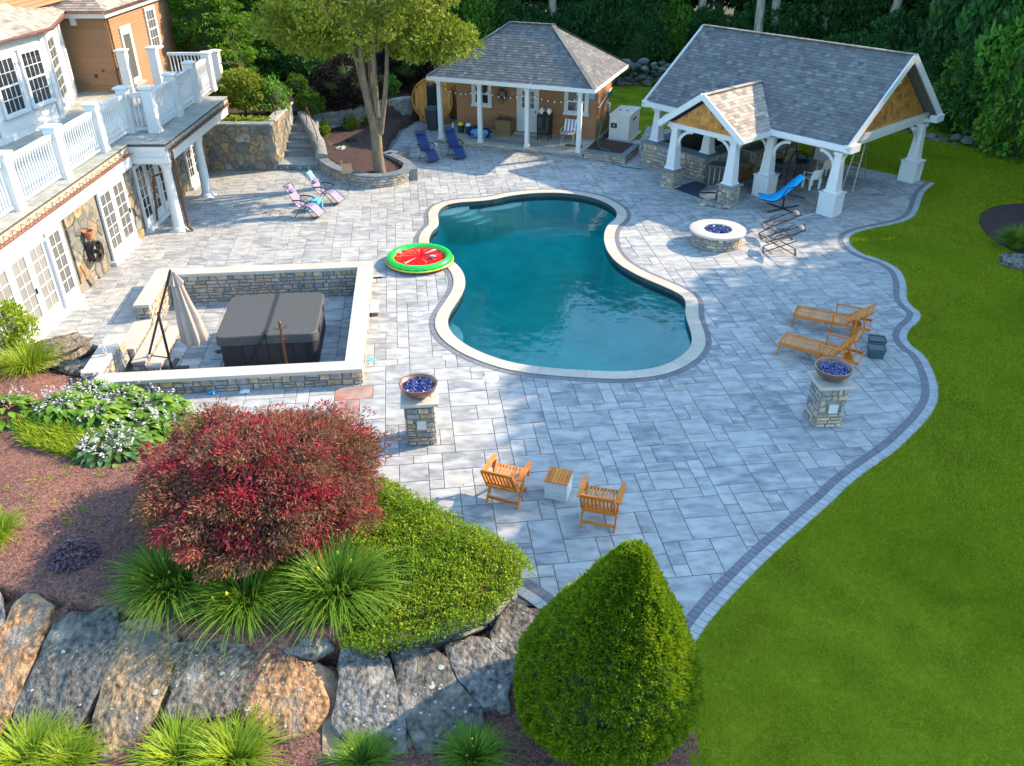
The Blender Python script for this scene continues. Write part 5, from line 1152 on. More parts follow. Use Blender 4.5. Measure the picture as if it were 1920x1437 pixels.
# gables of cedar shingles
for x, s in ((VL - .45, 1), (.45, -1)):
    zb = VE + .1; hb = VZ - .28 - zb; y0 = VYM - hb / SL; y1 = VYM + hb / SL
    A, B, T_ = pv(x, y0, zb), pv(x, y1, zb), pv(x, VYM, zb + hb)
    if s < 0: A, B = B, A
    dk, it, mp_ = qplane(A, B, T_, T_, 'gable', 'cedar', .15, .2, seed=90, parent=pav, thick=.08, tilt=.02)
    dk.data.materials.clear(); dk.data.materials.append(mt['cedar']); pieces('cedar_shingle', dk, 'cedar', it, t=.012, ch=0, jit=.003, maxn=220 if s > 0 else 0) if s > 0 else joined('shingle_field', dk, 'cedar', it, .01)
    m = MB(); m.bar(pv(x + s * .03, .2, VE - .0), pv(x + s * .03, VD - .2, VE - .0), .16, .22); m.build('gable_beam', 'white', pav, world=True)
m = MB(); sf = [pv(0.05, .02, VE - .03), pv(VL - .05, .02, VE - .03), pv(VL - .05, VYM, VZ - .12), pv(.05, VYM, VZ - .12), pv(VL - .05, VD - .02, VE - .03), pv(.05, VD - .02, VE - .03)]
m.add(sf, [(0, 1, 2, 3), (3, 2, 4, 5)]); m.build('ceiling', 'white', pav, world=True)
# beams
m = MB(); BY0, BY1 = .3, VD - .35
for y in (BY0, BY1): m.bar(pv(.2, y, VE - .17), pv(VL - .2, y, VE - .17), .16, .16)
for x in (.45, 3.0, 5.95, VL - .45): m.bar(pv(x, BY0, VE - .15), pv(x, BY1, VE - .15), .14, .2)
m.build('beam', 'white', pav, world=True)
def post(x, y, base='panel', zb=0, top=VE - .25, dirs=(), ph_=.8):
    c = pv(x, y)
    if base == 'panel':
        m = MB(); m.frust(c, (.30, .30), (.30, .30), 0, ph_, VR); m.frust(c, (.36, .36), (.36, .36), ph_, ph_ + .04, VR); m.frust(c, (.325, .325), (.325, .325), 0, .12, VR); m.frust(c, (.325, .325), (.325, .325), ph_ - .09, ph_ - .001, VR)
        for sx, sy in ((0, -1), (1, 0), (-1, 0), (0, 1)):
            for e in (-1, 1):
                if sy: m.frust(pv(x + e * .27, y + sy * .31), (.05, .0155), (.05, .0155), .12, ph_ - .09, VR)
                else: m.frust(pv(x + sx * .31, y + e * .27), (.0155, .05), (.0155, .05), .12, ph_ - .09, VR)
        m.build('pedestal', 'white', pav, world=True); z0 = ph_ + .04
    elif base == 'stone':
        hh = .68; m = MB(); m.frust(c, (.28, .28), (.28, .28), 0, hh, VR); pd = m.build('stone_pedestal', 'mortar', pav, world=True); its = []
        for k, ((ax, ay), (bx, by)) in enumerate((((-1, -1), (1, -1)), ((1, -1), (1, 1)), ((-1, 1), (-1, -1)), ((1, 1), (-1, 1)))):
            a = pv(x + ax * .28, y + ay * .28); b = pv(x + bx * .28, y + by * .28); ux = (b - a).normalized(); its += lay(ledger(.56, hh, rh=(.08, .15), wd=(.14, .3), seed=int(x * 10) + k), flat(a, ux, (0, 0, 1), (ux.y, -ux.x, 0)))
        pieces('stone', pd, 'ledge', its, t=.03, ch=.01, jit=.008, maxn=80)
        m = MB(); m.frust(c, (.36, .36), (.36, .36), hh, hh + .05, VR); m.frust(c, (.36, .36), (.33, .33), hh + .05, hh + .065, VR); m.build('pedestal_cap', 'block' if x > 4 else 'bluestone', pav, world=True); z0 = hh + .065
    else: z0 = zb
    m = MB(); m.frust(c, (.25, .25), (.22, .22), z0, z0 + .07, VR); m.frust(c, (.20, .20), (.125, .125), z0 + .07, top - .1, VR); m.frust(c, (.17, .17), (.17, .17), top - .1, top, VR); m.build('post', 'white', pav, world=True)
    for dx, dy in dirs:
        m = MB(); P0 = Vector((x + dx * .13, y + dy * .13)); vs = []
        for k in range(7):
            a = k / 6 * math.pi / 2; r = .62
            px = P0.x + dx * (.75 - r * math.cos(a) - .12); py = P0.y + dy * (.75 - r * math.cos(a) - .12); pz = top - .78 + r * math.sin(a) + .08
            vs.append(pv(px, py, pz))
        for a, b in zip(vs, vs[1:]): m.bar(a, b + (b - a) * .12, .07, .11, up=(0, 0, 1))
        m.build('brace', 'white', pav, world=True)
post(8.78, .3, dirs=((-1, 0), (0, 1))); post(8.85, 6.3, dirs=((-1, 0), (0, -1))); post(6.0, .3, dirs=((-1, 0), (1, 0)))
post(.42, .45, 'none', .98, dirs=((1, 0),)); post(3.0, .55, 'none', .98); post(.5, 6.4, dirs=((1, 0),)); post(5.0, 6.4, dirs=((1, 0), (-1, 0)))
post(2.95, -1.55, 'stone', top=VE - .17, dirs=((1, 0),)); post(5.62, -1.5, 'stone', top=VE - .17, dirs=((-1, 0), (0, 1)))
# dormer porch
DX0, DX1, DYF, DZR = 2.5, 6.1, -1.95, 3.77; DXM = 4.3; yend = (DZR - VE) / SL
dm = MB()
for s, (a, b, c, d) in enumerate(((pv(DX1, DYF, VE), pv(DX1, 0, VE), pv(DXM, yend, DZR), pv(DXM, DYF, DZR)), (pv(DX0, 0, VE), pv(DX0, DYF, VE), pv(DXM, DYF, DZR), pv(DXM, yend, DZR)))):
    dk, it, mp_ = qplane(a, b, c, d, 'dormer_roof', 'white', .15, .26, seed=95 + s, parent=pav, thick=.07)
    if s == 0: pieces('shingle', dk, 'asphalt_tan', it, t=.012, ch=0, jit=.003, maxn=200)  # right slope: sunlight put into the tan colour, left slope stays grey
    else: joined('shingle_field', dk, 'asphalt', it, .012)
m = MB(); n = 12
for k in range(n): m.bar(pv(DXM, DYF + (yend - DYF) * k / n, DZR + .035), pv(DXM, DYF + (yend - DYF) * (k + 1.1) / n, DZR + .045), .22, .018, r=U(0, 1))
m.build('ridge_cap', 'asphalt_tan', pav, world=True)
m = MB(); m.bar(pv(DX0 - .12, DYF - .03, VE - .09), pv(DXM, DYF - .03, DZR - .02), .06, .22); m.bar(pv(DX1 + .12, DYF - .03, VE - .09), pv(DXM, DYF - .03, DZR - .02), .06, .22)
m.bar(pv(DX0 + .1, DYF + .33, VE - .1), pv(DX1 - .1, DYF + .33, VE - .1), .14, .2); m.bar(pv(DX1 + .02, DYF, VE - .07), pv(DX1 + .02, -.02, VE - .07), .05, .18); m.bar(pv(DX0 - .02, DYF, VE - .07), pv(DX0 - .02, -.02, VE - .07), .05, .18)
m.bar(pv(DX0 + .4, DYF + .3, VE - .16), pv(DX0 + .4, .3, VE - .16), .12, .16); m.bar(pv(DX1 - .45, DYF + .3, VE - .16), pv(DX1 - .45, .3, VE - .16), .12, .16)
m.build('dormer_trim', 'white', pav, world=True)
hb = 1.0; A, B, T_ = pv(DXM - hb / .7, DYF + .24, VE + .0), pv(DXM + hb / .7, DYF + .24, VE), pv(DXM, DYF + .24, VE + hb)
dk, it, mp_ = qplane(A, B, T_, T_, 'dormer_gable', 'cedar', .15, .2, seed=99, parent=pav, thick=.05, tilt=.015); dk.data.materials.clear(); dk.data.materials.append(mt['cedar'])
pieces('cedar_shingle', dk, 'cedar', it, t=.012, ch=0, jit=.003, maxn=120)
t = thing('flood_light', 'small white security light high on the cedar gable of the pavilion', 'security light', pv(VL - .38, VYM - .1, 4.1)); m = MB(); m.lathe([(0, 0), (.05, 0), (.06, .1), (.03, .12), (0, .12)], (0, 0, -.05), 10); m.tube([(0, 0, .05), (.14, -.08, .1)], .035, 8); m.tube([(0, 0, .05), (.1, .12, .1)], .03, 8); m.build('lamp_head', 'white_plastic', t, 40)
# outdoor kitchen walls in stone with dark tops
def swall(nm, label, pts, h, seed, topw=.32, cat='stone counter', toph=.05):
    t = thing(nm, label, cat, pts[0].xy[:] + (0,)); p = Path([q.xy for q in pts]); s_ = side_of(p, (3, 25))
    m = MB(); band(m, p, -s_ * .5, 0, -.02, h); band(m, p, -s_ * .5, 0, -.02, h); m.build('wall_core', 'mortar', t, world=True)
    pieces('stone', t, 'ledge', wall_face(p, 0, p.L, 0, h, 'l', seed, s_, wd=(.16, .42), rh=(.09, .19)), t=.035, ch=.012, jit=.01, maxn=200)
    m = MB(); band(m, p, -s_ * .56, s_ * .06, h, h + toph); m.build('counter_top', 'bluestone', t, world=True); return t
swall('kitchen_counter', 'long kitchen counter of mixed stone with dark top at the left end of the pavilion', [pv(.12, 6.2), pv(.12, -.12), pv(3.45, -.12), pv(3.45, 1.9)], .93, 21)
swall('bar_counter', 'dark stone bar counter deep in the shade behind the blue hanging lounge', [pv(4.1, 2.0), pv(4.1, 5.6)], .93, 22)
t = thing('firewood_stack', 'split firewood logs stacked in the shade under the pavilion', 'firewood', pv(4.35, 1.2)); m = MB(); rn = random.Random(1)
m_lg = MB().tube([(-.2, 0, 0), (.2, 0, 0)], .06, 7).mesh('log'); m_lg.materials.append(mt['wicker_brown'])
for r in range(6):
    for k in range(9 - r % 2):
        o = bpy.data.objects.new('log', m_lg); link(o, t); o.location = (rn.uniform(-.05, .05), -.5 + k * .125 + (r % 2) * .06, .07 + r * .108); o.rotation_euler = (rn.uniform(0, 3), 0, rn.uniform(-.1, .1)); o.scale = (1, rn.uniform(.8, 1.1), rn.uniform(.8, 1.1))
t.rotation_euler = (0, 0, VR)

# ------------------------------------------------------------ fire pit and fire bowls
def shards(mb, cx, cy, z, r, n, sz=.03, seed=0):
    rn = random.Random(seed)
    for k in range(n):
        a = rn.uniform(0, 6.283); q = r * math.sqrt(rn.random()); s = sz * rn.uniform(.6, 1.4)
        rot = Matrix.Rotation(rn.uniform(0, 3), 3, Vector((rn.uniform(-1, 1), rn.uniform(-1, 1), rn.uniform(-1, 1))).normalized())
        mb.box((cx + q * math.cos(a), cy + q * math.sin(a), z + rn.uniform(0, .02) + .02 * (1 - q / r)), (s, s * .8, s * .6), rot, rn.random())
FP = (6.874, 26.278); FR = 0.926
t = thing('fire_pit', 'round ledgestone fire pit with pale limestone ring and blue fire glass', 'fire pit', (*FP, 0))
m = MB(); m.lathe([(FR - .12, -.02), (FR - .12, .43)], n=40); m.build('pit_core', 'mortar', t)
cp_ = Path([(FP[0] + (FR - .12) * math.cos(a / 48 * 6.2832), FP[1] + (FR - .12) * math.sin(a / 48 * 6.2832)) for a in range(48)], closed=True); s_ = 1 if abs(area(cp_.poly(.3))) > abs(area(cp_.poly(0))) else -1
pieces('stone', t, 'ledge', wall_face(cp_, 0, cp_.L, 0, .43, 'l', 31, s_, wd=(.14, .32), rh=(.08, .14)), t=.04, ch=.012, jit=.01)
for k in range(4):
    m = MB(); a0 = k * math.pi / 2 + .3; n = 12; vs = []
    for i in range(n + 1):
        a = a0 + .003 + (math.pi / 2 - .006) * i / n
        for rr, z in ((FR * .5, .43), (FR * .5, .50), (FR * .52, .505), (FR - .02, .505), (FR, .495), (FR, .435)): vs.append((rr * math.cos(a), rr * math.sin(a), z))
    fs = [(i * 6 + j, (i + 1) * 6 + j, (i + 1) * 6 + j + 1, i * 6 + j + 1) for i in range(n) for j in range(5)] + [tuple(range(6)), tuple(range(n * 6 + 5, n * 6 - 1, -1))]
    m.add(vs, fs); m.build('ring_stone', 'caps', t, 30)
m = MB(); m.lathe([(FR * .51, .5), (FR * .5, .42), (0, .42)], n=32); m.build('burner_pan', 'black_metal', t); m = MB(); shards(m, 0, 0, .44, FR * .49, 900, .035, 1); m.build('fire_glass', 'fireglass', t, kind='stuff')
def fire_bowl(c, rz, label, plate, seed):
    t = thing('fire_bowl_pedestal', label, 'fire pedestal', (*c, 0), rz); h = 1.02; s = .29
    m = MB(); m.frust((0, 0), (s, s), (s, s), -.02, h); m.build('pedestal_core', 'mortar', t); its = []
    for k, ((ax, ay), (bx, by)) in enumerate((((-1, -1), (1, -1)), ((1, -1), (1, 1)), ((-1, 1), (-1, -1)), ((1, 1), (-1, 1)))):
        a = Vector((ax * s, ay * s, 0)); b = Vector((bx * s, by * s, 0)); ux = (b - a).normalized()
        q = ledger(2 * s, h, rh=(.08, .15), wd=(.13, .32), seed=seed + k)
        if k == plate[0]: q = [p for p in q if not (p[0][0] < plate[1] + .2 and p[1][0] > plate[1] and p[0][1] < plate[2] + .22 and p[2][1] > plate[2])] ; mpl = flat(a, ux, (0, 0, 1), (ux.y, -ux.x, 0))
        its += lay(q, (lambda a, ux: lambda u, v, d: tuple(Vector((c[0], c[1], 0)) + Matrix.Rotation(rz, 3, 'Z') @ Vector(flat(a, ux, (0, 0, 1), (ux.y, -ux.x, 0))(u, v, d))))(a, ux))
    # stones are built in world space, so parent them through an unrotated holder
    for poly, mp in its:
        o = extr(MB(), poly, mp, .035, .012, None, .01)
        R_ = Matrix.Rotation(-rz, 3, 'Z'); o.v = [tuple(R_ @ (Vector(v) - Vector((c[0], c[1], 0)))) for v in o.v]; o.build('stone', 'ledge', t)
    m = MB(); slab(m, mpl, plate[1], plate[1] + .2, plate[2], plate[2] + .21, 0, .05); m.build('access_plate', 'skimmer', t)
    m = MB(); m.frust((0, 0), (.39, .39), (.395, .395), h, h + .03); m.frust((0, 0), (.395, .395), (.395, .395), h + .03, h + .06); m.frust((0, 0), (.395, .395), (.38, .38), h + .06, h + .075); m.build('cap_stone', 'caps', t)
    z = h + .075; m = MB(); m.lathe([(0, 0), (.16, 0), (.26, .06), (.35, .15), (.405, .27), (.41, .30), (.375, .30), (.335, .25), (.3, .23), (0, .23)], (0, 0, z), 36); b = m.build('bowl', 'bowl', t, 40)
    m = MB(); shards(m, 0, 0, z + .235, .32, 600, .03, seed); m.build('fire_glass', 'fireglass', b, kind='stuff')
    m = MB(); m.tube([(.23, -.24, z + .11), (.245, -.26, z + .11)], .018, 8); m.build('drain_plug', 'steel', b)
fire_bowl((-1.98, 14.92), rad(6), 'stone pedestal with copper coloured fire bowl, left one, beside the red maple', (0, .21, .42), 41)
fire_bowl((7.03, 15.6), rad(4), 'stone pedestal with copper coloured fire bowl, right one, next to the wooden sun loungers', (0, .22, .40), 51)

# ------------------------------------------------------------ wooden sun loungers
def part(t, name, mat, *bars, smooth=None, parent=None):
    m = MB()
    for b in bars: m.bar(*b)
    return m.build(name, mat, parent or t, smooth)
def chaise(loc, rz, label, back=48):
    t = thing('sun_lounger', label, 'sun lounger', (*loc, 0), rz, 'wooden sun loungers'); W = .64; L = 1.95; Z = .36
    for y in (0, W): part(t, 'side_rail', 'teak', ((0, y, Z - .03), (L, y, Z - .03), .03, .075))
    part(t, 'end_rail', 'teak', ((0, 0, Z - .03), (0, W, Z - .03), .03, .07)); part(t, 'end_rail', 'teak', ((L, 0, Z - .03), (L, W, Z - .03), .03, .06)); part(t, 'end_rail', 'teak', ((L - .17, 0, Z - .035), (L - .17, W, Z - .035), .03, .045))
    for k in range(24):
        x = .05 + k * .0545; part(t, 'slat', 'teak_light', ((x, .016, Z + .008), (x, W - .016, Z + .008), .035, .018))
    part(t, 'centre_batten', 'teak', ((.04, W / 2, Z - .008), (1.33, W / 2, Z - .008), .035, .014))
    a = rad(back); x0 = 1.36; dx, dz = math.cos(a), math.sin(a); BL = .74
    for y in (.05, W - .05): part(t, 'back_rail', 'teak', ((x0, y, Z), (x0 + dx * BL, y, Z + dz * BL), .03, .045, (0, 0, 1)))
    for k in range(11):
        q = .03 + k * .068; part(t, 'back_slat', 'teak_light', ((x0 + dx * q - dz * .03, .02, Z + dz * q + dx * .03), (x0 + dx * q - dz * .03, W - .02, Z + dz * q + dx * .03), .046, .018, (-dz, 0, dx)))
    for y in (.1, W - .1): part(t, 'prop', 'teak', ((x0 + dx * .45, y, Z + dz * .45), (1.82, y, Z - .03), .025))
    for x, y in ((.03, 0), (.03, W), (1.02, -.02), (1.02, W + .02)): part(t, 'leg', 'teak', ((x, y, Z), (x - .03, y, 0), .04, .05))
    for y in (-.045, W + .045):
        part(t, 'armrest', 'teak', ((.96, y, .60), (1.66, y, .60), .055, .025)); part(t, 'arm_support', 'teak', ((1.02, y, Z - .06), (1.0, y, .6), .035, .045)); part(t, 'arm_support', 'teak', ((1.6, y, .12), (1.58, y, .6), .035, .05))
        m = MB(); m.tube([(1.6, y * 1.0 - .02 if y < 0 else y - .01, .12), (1.6, y + .02, .12)], .12, 20); m.build('wheel', 'teak', t, 40)
    return t
def two(a, b): return math.atan2(b[1] - a[1], b[0] - a[0])
_a, _b = ((7.664, 20.185), (9.668, 19.195)); chaise(_a, two(_a, _b), 'oiled wooden sun lounger farther from the stone fire bowl pedestal', 38)
_a, _b = ((6.835, 18.613), (8.766, 17.37)); chaise(_a, two(_a, _b), 'oiled wooden sun lounger closer to the stone fire bowl pedestal, its back raised higher', 52)
for p, lb in (((9.511, 18.984), 'dark slate coloured plastic tub between the loungers, the farther one'), ((9.327, 18.531), 'dark slate coloured plastic tub behind the nearer lounger')):
    t = thing('plastic_tub', lb, 'tub', (*p, 0), rad(-12)); m = MB(); w_, l_, h = .17, .2, .26
    m.frust((0, 0), (l_ * .85, w_ * .85), (l_, w_), 0, h); m.build('tub_body', 'teal_plastic', t); m = MB()
    for a in ((-l_, -w_, l_, -w_), (l_, -w_, l_, w_), (l_, w_, -l_, w_), (-l_, w_, -l_, -w_)): m.bar((a[0], a[1], h + .01), (a[2], a[3], h + .01), .025, .03)
    m.build('rim', 'teal_plastic', t); m = MB(); m.frust((0, 0), (l_ - .02, w_ - .02), (l_ - .02, w_ - .02), h - .02, h - .01 + .012); m.build('inside', 'black_plastic', t)

# ------------------------------------------------------------ folding wooden armchairs and wicker side table
def folding_chair(loc, rz, label):
    t = thing('folding_chair', label, 'chair', (*loc, 0), rz, 'folding wooden armchairs'); W = .56; t.scale = (1.14,) * 3
    for x in (0, W):
        part(t, 'leg', 'teak', ((x, 0, 0), (x, .50, .56), .03, .05)); part(t, 'leg', 'teak', ((x + (.03 if x == 0 else -.03), .56, 0), (x + (.03 if x == 0 else -.03), .10, .44), .028, .045))
        xo = x + (-.045 if x == 0 else .045); part(t, 'armrest', 'teak', ((xo, -.02, .64), (xo, .56, .62), .085, .022)); part(t, 'arm_support', 'teak', ((xo, .46, .40), (xo, .48, .62), .03, .045))
    for y, z in ((.06, .08), (.50, .07)): part(t, 'stretcher', 'teak', ((0, y, z), (W, y, z), .025, .05))
    part(t, 'seat_rail', 'teak', ((0, .02, .37), (W, .02, .37), .03, .05)); part(t, 'seat_rail', 'teak', ((0, .54, .43), (W, .54, .43), .03, .05))
    for k in range(9): x = .035 + k * (W - .07) / 8; part(t, 'seat_slat', 'teak_light', ((x, 0, .385), (x, .56, .45), .04, .016))
    for x in (.01, W - .01): part(t, 'back_rail', 'teak', ((x, .04, .36), (x, -.22, .84), .028, .045, (0, 1, 0)))
    part(t, 'back_rail', 'teak', ((0, -.215, .83), (W, -.215, .83), .03, .06)); part(t, 'back_rail', 'teak', ((0, .0, .44), (W, .0, .44), .025, .045))
    for k in range(8): x = .06 + k * (W - .12) / 7; part(t, 'back_slat', 'teak', ((x, -.005, .45), (x, -.205, .82), .033, .016, (0, 1, 0)))
    return t
folding_chair((-.504, 12.695), rad(-20), 'folding wooden armchair nearest the stone pedestal, left of the wicker side table')
folding_chair((1.294, 11.973), rad(-15.5), 'folding wooden armchair right of the wicker side table')
t = thing('side_table', 'square white wicker side table with slatted wooden top between the two armchairs', 'side table', (.92, 12.98, 0), rad(-17)); s = .22
m = MB(); m.frust((0, 0), (s, s), (s, s), 0, .40); m.build('core', 'wicker_white', t); m = MB()
for z in np.arange(.012, .40, .024):
    for k, (dx, dy) in enumerate(((0, -1), (1, 0), (0, 1), (-1, 0))):
        a = Vector((-s if dx == 0 else dx * s, -s if dy == 0 else dy * s, z)); b = Vector((s if dx == 0 else dx * s, s if dy == 0 else dy * s, z)); m.bar(a + Vector((dx, dy, 0)) * .004, b + Vector((dx, dy, 0)) * .004, .012, .018, r=U(0, 1))
m.build('woven_sides', 'wicker_white', t, kind='stuff')
for k in range(7): x = -.205 + k * .0685; part(t, 'top_slat', 'teak', ((x, -.245, .425), (x, .245, .425), .062, .022))
for x in (-.17, .17): part(t, 'hand_hole', 'black_plastic', ((x, -.03, .4375), (x, .03, .4375), .022, .002))

# ------------------------------------------------------------ reclining zero gravity chairs
def recliner(back, foot, label, sling, group, fm='black_metal', towel=False, pillow=.35):
    rz = two(back, foot); t = thing('reclining_chair', label, 'reclining chair', (*back, 0), rz, group); W = .52
    prof = [(0, 1.12), (.22, .78), (.42, .46), (.50, .38), (.80, .46), (.92, .44), (1.12, .26), (1.28, .12)]
    for y in (0, W):
        m = MB(); m.tube([(x, y, z) for x, z in prof], .013, 6); m.build('side_tube', fm, t, 40)
        m = MB(); m.tube([(.30, y, .02), (.62, y, .40), (.84, y, .62)], .012, 6); m.build('leg', fm, t, 40)
        m = MB(); m.tube([(1.08, y, .02), (.78, y, .36), (.42, y, .60)], .012, 6); m.build('leg', fm, t, 40)
        m = MB(); m.tube([(.30, y + (-.03 if y == 0 else .03), .62), (.45, y + (-.03 if y == 0 else .03), .66), (.72, y + (-.03 if y == 0 else .03), .66), (.88, y + (-.03 if y == 0 else .03), .60)], .026, 8); m.build('armrest', 'rubber_black', t, 40)
    for x, z in ((.30, .02), (1.08, .02), (1.28, .12), (0, 1.12)): m = MB(); m.tube([(x, 0, z), (x, W, z)], .012, 6); m.build('cross_tube', fm, t, 40)
    def strip(nm, pr, mat, y0=.03, y1=W - .03, off=.0):
        m = MB(); vs = []
        for x, z in pr: vs += [(x, y0, z + off), (x, (y0 + y1) / 2, z - .02 + off), (x, y1, z + off)]
        fs = [(i * 3 + k, (i + 1) * 3 + k, (i + 1) * 3 + k + 1, i * 3 + k + 1) for i in range(len(pr) - 1) for k in range(2)]; n = len(vs); vs += [(a, b, c - .008) for a, b, c in vs]; fs += [tuple(n + q for q in f[::-1]) for f in fs]
        m.add(vs, fs); return m.build(nm, mat, t, 50)
    strip('sling_back', [(.01, 1.10), (.12, .92), (.22, .77), (.33, .60), (.43, .45)], sling); strip('sling_seat', [(.43, .45), (.50, .385), (.62, .41), (.80, .455), (.92, .435)], sling); strip('sling_leg', [(.93, .43), (1.03, .345), (1.12, .255), (1.26, .13)], sling)
    m = MB(); blob(m, (pillow * .5 + .02, W / 2, 1.12 - pillow * .76 + .06), .09, .19, .06, 12, 8, .05); m.build('pillow', sling, t, 60)
    if towel: strip('towel', [(-.02, 1.125), (.05, 1.05), (.13, .93)], 'aqua', .1, W - .1, .02)
    return t
recliner((-8.145, 28.804), (-6.75, 28.384), 'lavender reclining chair with head pillow, left of the small blue stool', 'sling_purple', 'lavender reclining chairs', 'dark_brown')
recliner((-7.7, 30.285), (-6.323, 29.87), 'lavender reclining chair with a light blue cloth over its headrest', 'sling_purple', 'lavender reclining chairs', 'dark_brown', True, .5)
recliner((-4.236, 36.289), (-3.511, 35.138), 'navy blue reclining chair at the end of the short seat wall', 'sling_navy', 'navy reclining chairs', pillow=.2)
recliner((-3.0, 36.82), (-2.477, 35.772), 'navy blue reclining chair in front of the porch posts of the pool house', 'sling_navy', 'navy reclining chairs', pillow=.2)
t = thing('plastic_stool', 'small light blue plastic stool between the two lavender chairs', 'stool', (-7.28, 29.561, 0), rad(-10)); m = MB(); m.frust((0, 0), (.2, .2), (.19, .19), .36, .40); m.frust((0, 0), (.19, .19), (.185, .185), .28, .36); m.build('seat', 'aqua', t)
for x in (-.16, .16):
    for y in (-.16, .16): m = MB(); m.frust((x * 1.15, y * 1.15), (.03, .03), (.035, .035), 0, .3); m.build('leg', 'aqua', t)
# ------------------------------------------------------------ grey sling folding loungers near the fire pit
def sling_lounge(foot, head, label):
    rz = two(foot, head); t = thing('sling_lounger', label, 'folding lounger', (*foot, 0), rz, 'grey sling loungers'); W = .55
    for y in (0, W):
        part(t, 'side_rail', 'taupe_metal', ((0, y, .36), (1.15, y, .88), .025, .035)); part(t, 'leg', 'taupe_metal', ((-.02, y, .02), (.95, y, .52), .022, .03)); part(t, 'leg', 'taupe_metal', ((1.0, y, .02), (.12, y, .42), .022, .03))
        m = MB(); m.tube([(.22, y, .44), (.30, y, .62), (.50, y, .68), (.78, y, .70)], .018, 6); m.build('armrest', 'taupe_metal', t, 40)
    for x, z in ((-.02, .02), (1.0, .02), (0, .36), (1.15, .88)): part(t, 'cross_bar', 'taupe_metal', ((x, 0, z), (x, W, z), .025))
    m = MB(); pr = [(0, .38), (.2, .40), (.42, .44), (.62, .54), (.85, .69), (1.14, .885)]; vs = [v for x, z in pr for v in ((x, .03, z), (x, W / 2, z - .03), (x, W - .03, z))]
    m.add(vs, [(i * 3 + k, (i + 1) * 3 + k, (i + 1) * 3 + k + 1, i * 3 + k + 1) for i in range(5) for k in range(2)]); m.build('sling', 'sling_grey', t, 50)
    m = MB(); blob(m, (1.03, W / 2, .86), .1, .22, .065, 12, 8, .04); m.build('pillow', 'sling_grey', t, 60)
_f = (8.529, 26.596); sling_lounge(_f, (9.51, 26.51), 'grey sling folding lounger, the farther of the pair beside the round fire pit')
_f = (8.269, 25.398); sling_lounge(_f, (9.21, 25.138), 'grey sling folding lounger, the nearer of the pair beside the round fire pit')

# ------------------------------------------------------------ under and around the pavilion
b0 = (10.03, 29.561); f_ = (9.108, 29.557); h_ = (10.492, 29.488); rz = two(f_, h_)
t = thing('hanging_lounger', 'bright blue cushioned floating lounger on a black cross-shaped stand', 'lounger', (*b0, 0), rz)
L_ = math.dist(f_, h_); ox = -(b0[0] - f_[0]) * math.cos(rz) - (b0[1] - f_[1]) * math.sin(rz); oy = (b0[0] - f_[0]) * math.sin(rz) - (b0[1] - f_[1]) * math.cos(rz)
pr = [(ox + L_ * a, z) for a, z in ((0, .50), (.12, .46), (.28, .42), (.42, .47), (.58, .62), (.72, .82), (.86, 1.02), (1.0, 1.22))]
def pad(nm, y0, y1, th, mat, pr, off=0):
    m = MB(); vs = []; n = len(pr)
    for i, (x, z) in enumerate(pr):
        w_ = 1 - .12 * (i == n - 1) - .1 * (i == 0); c = (y0 + y1) / 2; e = (y1 - y0) / 2 * w_
        for yy, dz in ((c - e, 0), (c - e * .9, th), (c, th * 1.05), (c + e * .9, th), (c + e, 0), (c, -.01)): vs.append((x, yy, z + dz + off))
    fs = [(i * 6 + k, i * 6 + (k + 1) % 6, (i + 1) * 6 + (k + 1) % 6, (i + 1) * 6 + k) for i in range(n - 1) for k in range(6)] + [tuple(range(5, -1, -1)), tuple(range((n - 1) * 6, n * 6))]
    m.add(vs, fs); return m.build(nm, mat, t, 60)
W = .32
pad('cushion', oy - W, oy + W, .06, 'pad_blue', pr)
for y in (oy - W - .01, oy + W + .01): m = MB(); m.tube([(x, y, z) for x, z in pr], .02, 6); m.build('side_frame', 'black_metal', t, 40)
pad('head_pillow', oy - W * .8, oy + W * .8, .05, 'pad_blue', pr[-2:], .05)
m = MB(); m.tube([(ox + L_ * .5, oy - W, .55), (ox + L_ * .62, oy - W - .03, .9), (ox + L_ * .8, oy - W - .03, 1.0)], .018, 6); m.tube([(ox + L_ * .5, oy + W, .55), (ox + L_ * .62, oy + W + .03, .9), (ox + L_ * .8, oy + W + .03, 1.0)], .018, 6); m.build('arm', 'black_metal', t, 40)
for a in (.5, 2.2, 3.7, 5.3): m = MB(); m.tube([(0, 0, .04), (.75 * math.cos(a), .75 * math.sin(a), .03)], .022, 6); m.build('foot', 'black_metal', t, 40)
m = MB(); m.tube([(0, 0, .03), (0, 0, .45)], .028, 8); m.build('stem', 'black_metal', t, 40)
t = thing('arc_stand', 'black curved steel arc stand behind the blue floating lounger', 'arc stand', (*pv(6.9, .9).xy, 0), VR)
m = MB(); m.tube([(-.5, .2, .02), (-.5, .2, 1.2), (-.35, .2, 1.65), (.0, .15, 1.75), (.35, .0, 1.5), (.45, -.1, 1.1)], .025, 8); m.build('arc', 'black_metal', t, 40); m = MB(); m.tube([(-.9, 0, .02), (.4, .2, .02)], .02, 6); m.tube([(-.5, -.4, .02), (-.5, .7, .02)], .02, 6); m.build('foot', 'black_metal', t, 40)
m = MB(); m.tube([(-.3, .25, 1.55), (-.1, .5, 1.2), (.2, .5, 1.1), (.4, .2, 1.3)], .015, 6); m.build('hoop', 'black_metal', t, 40)
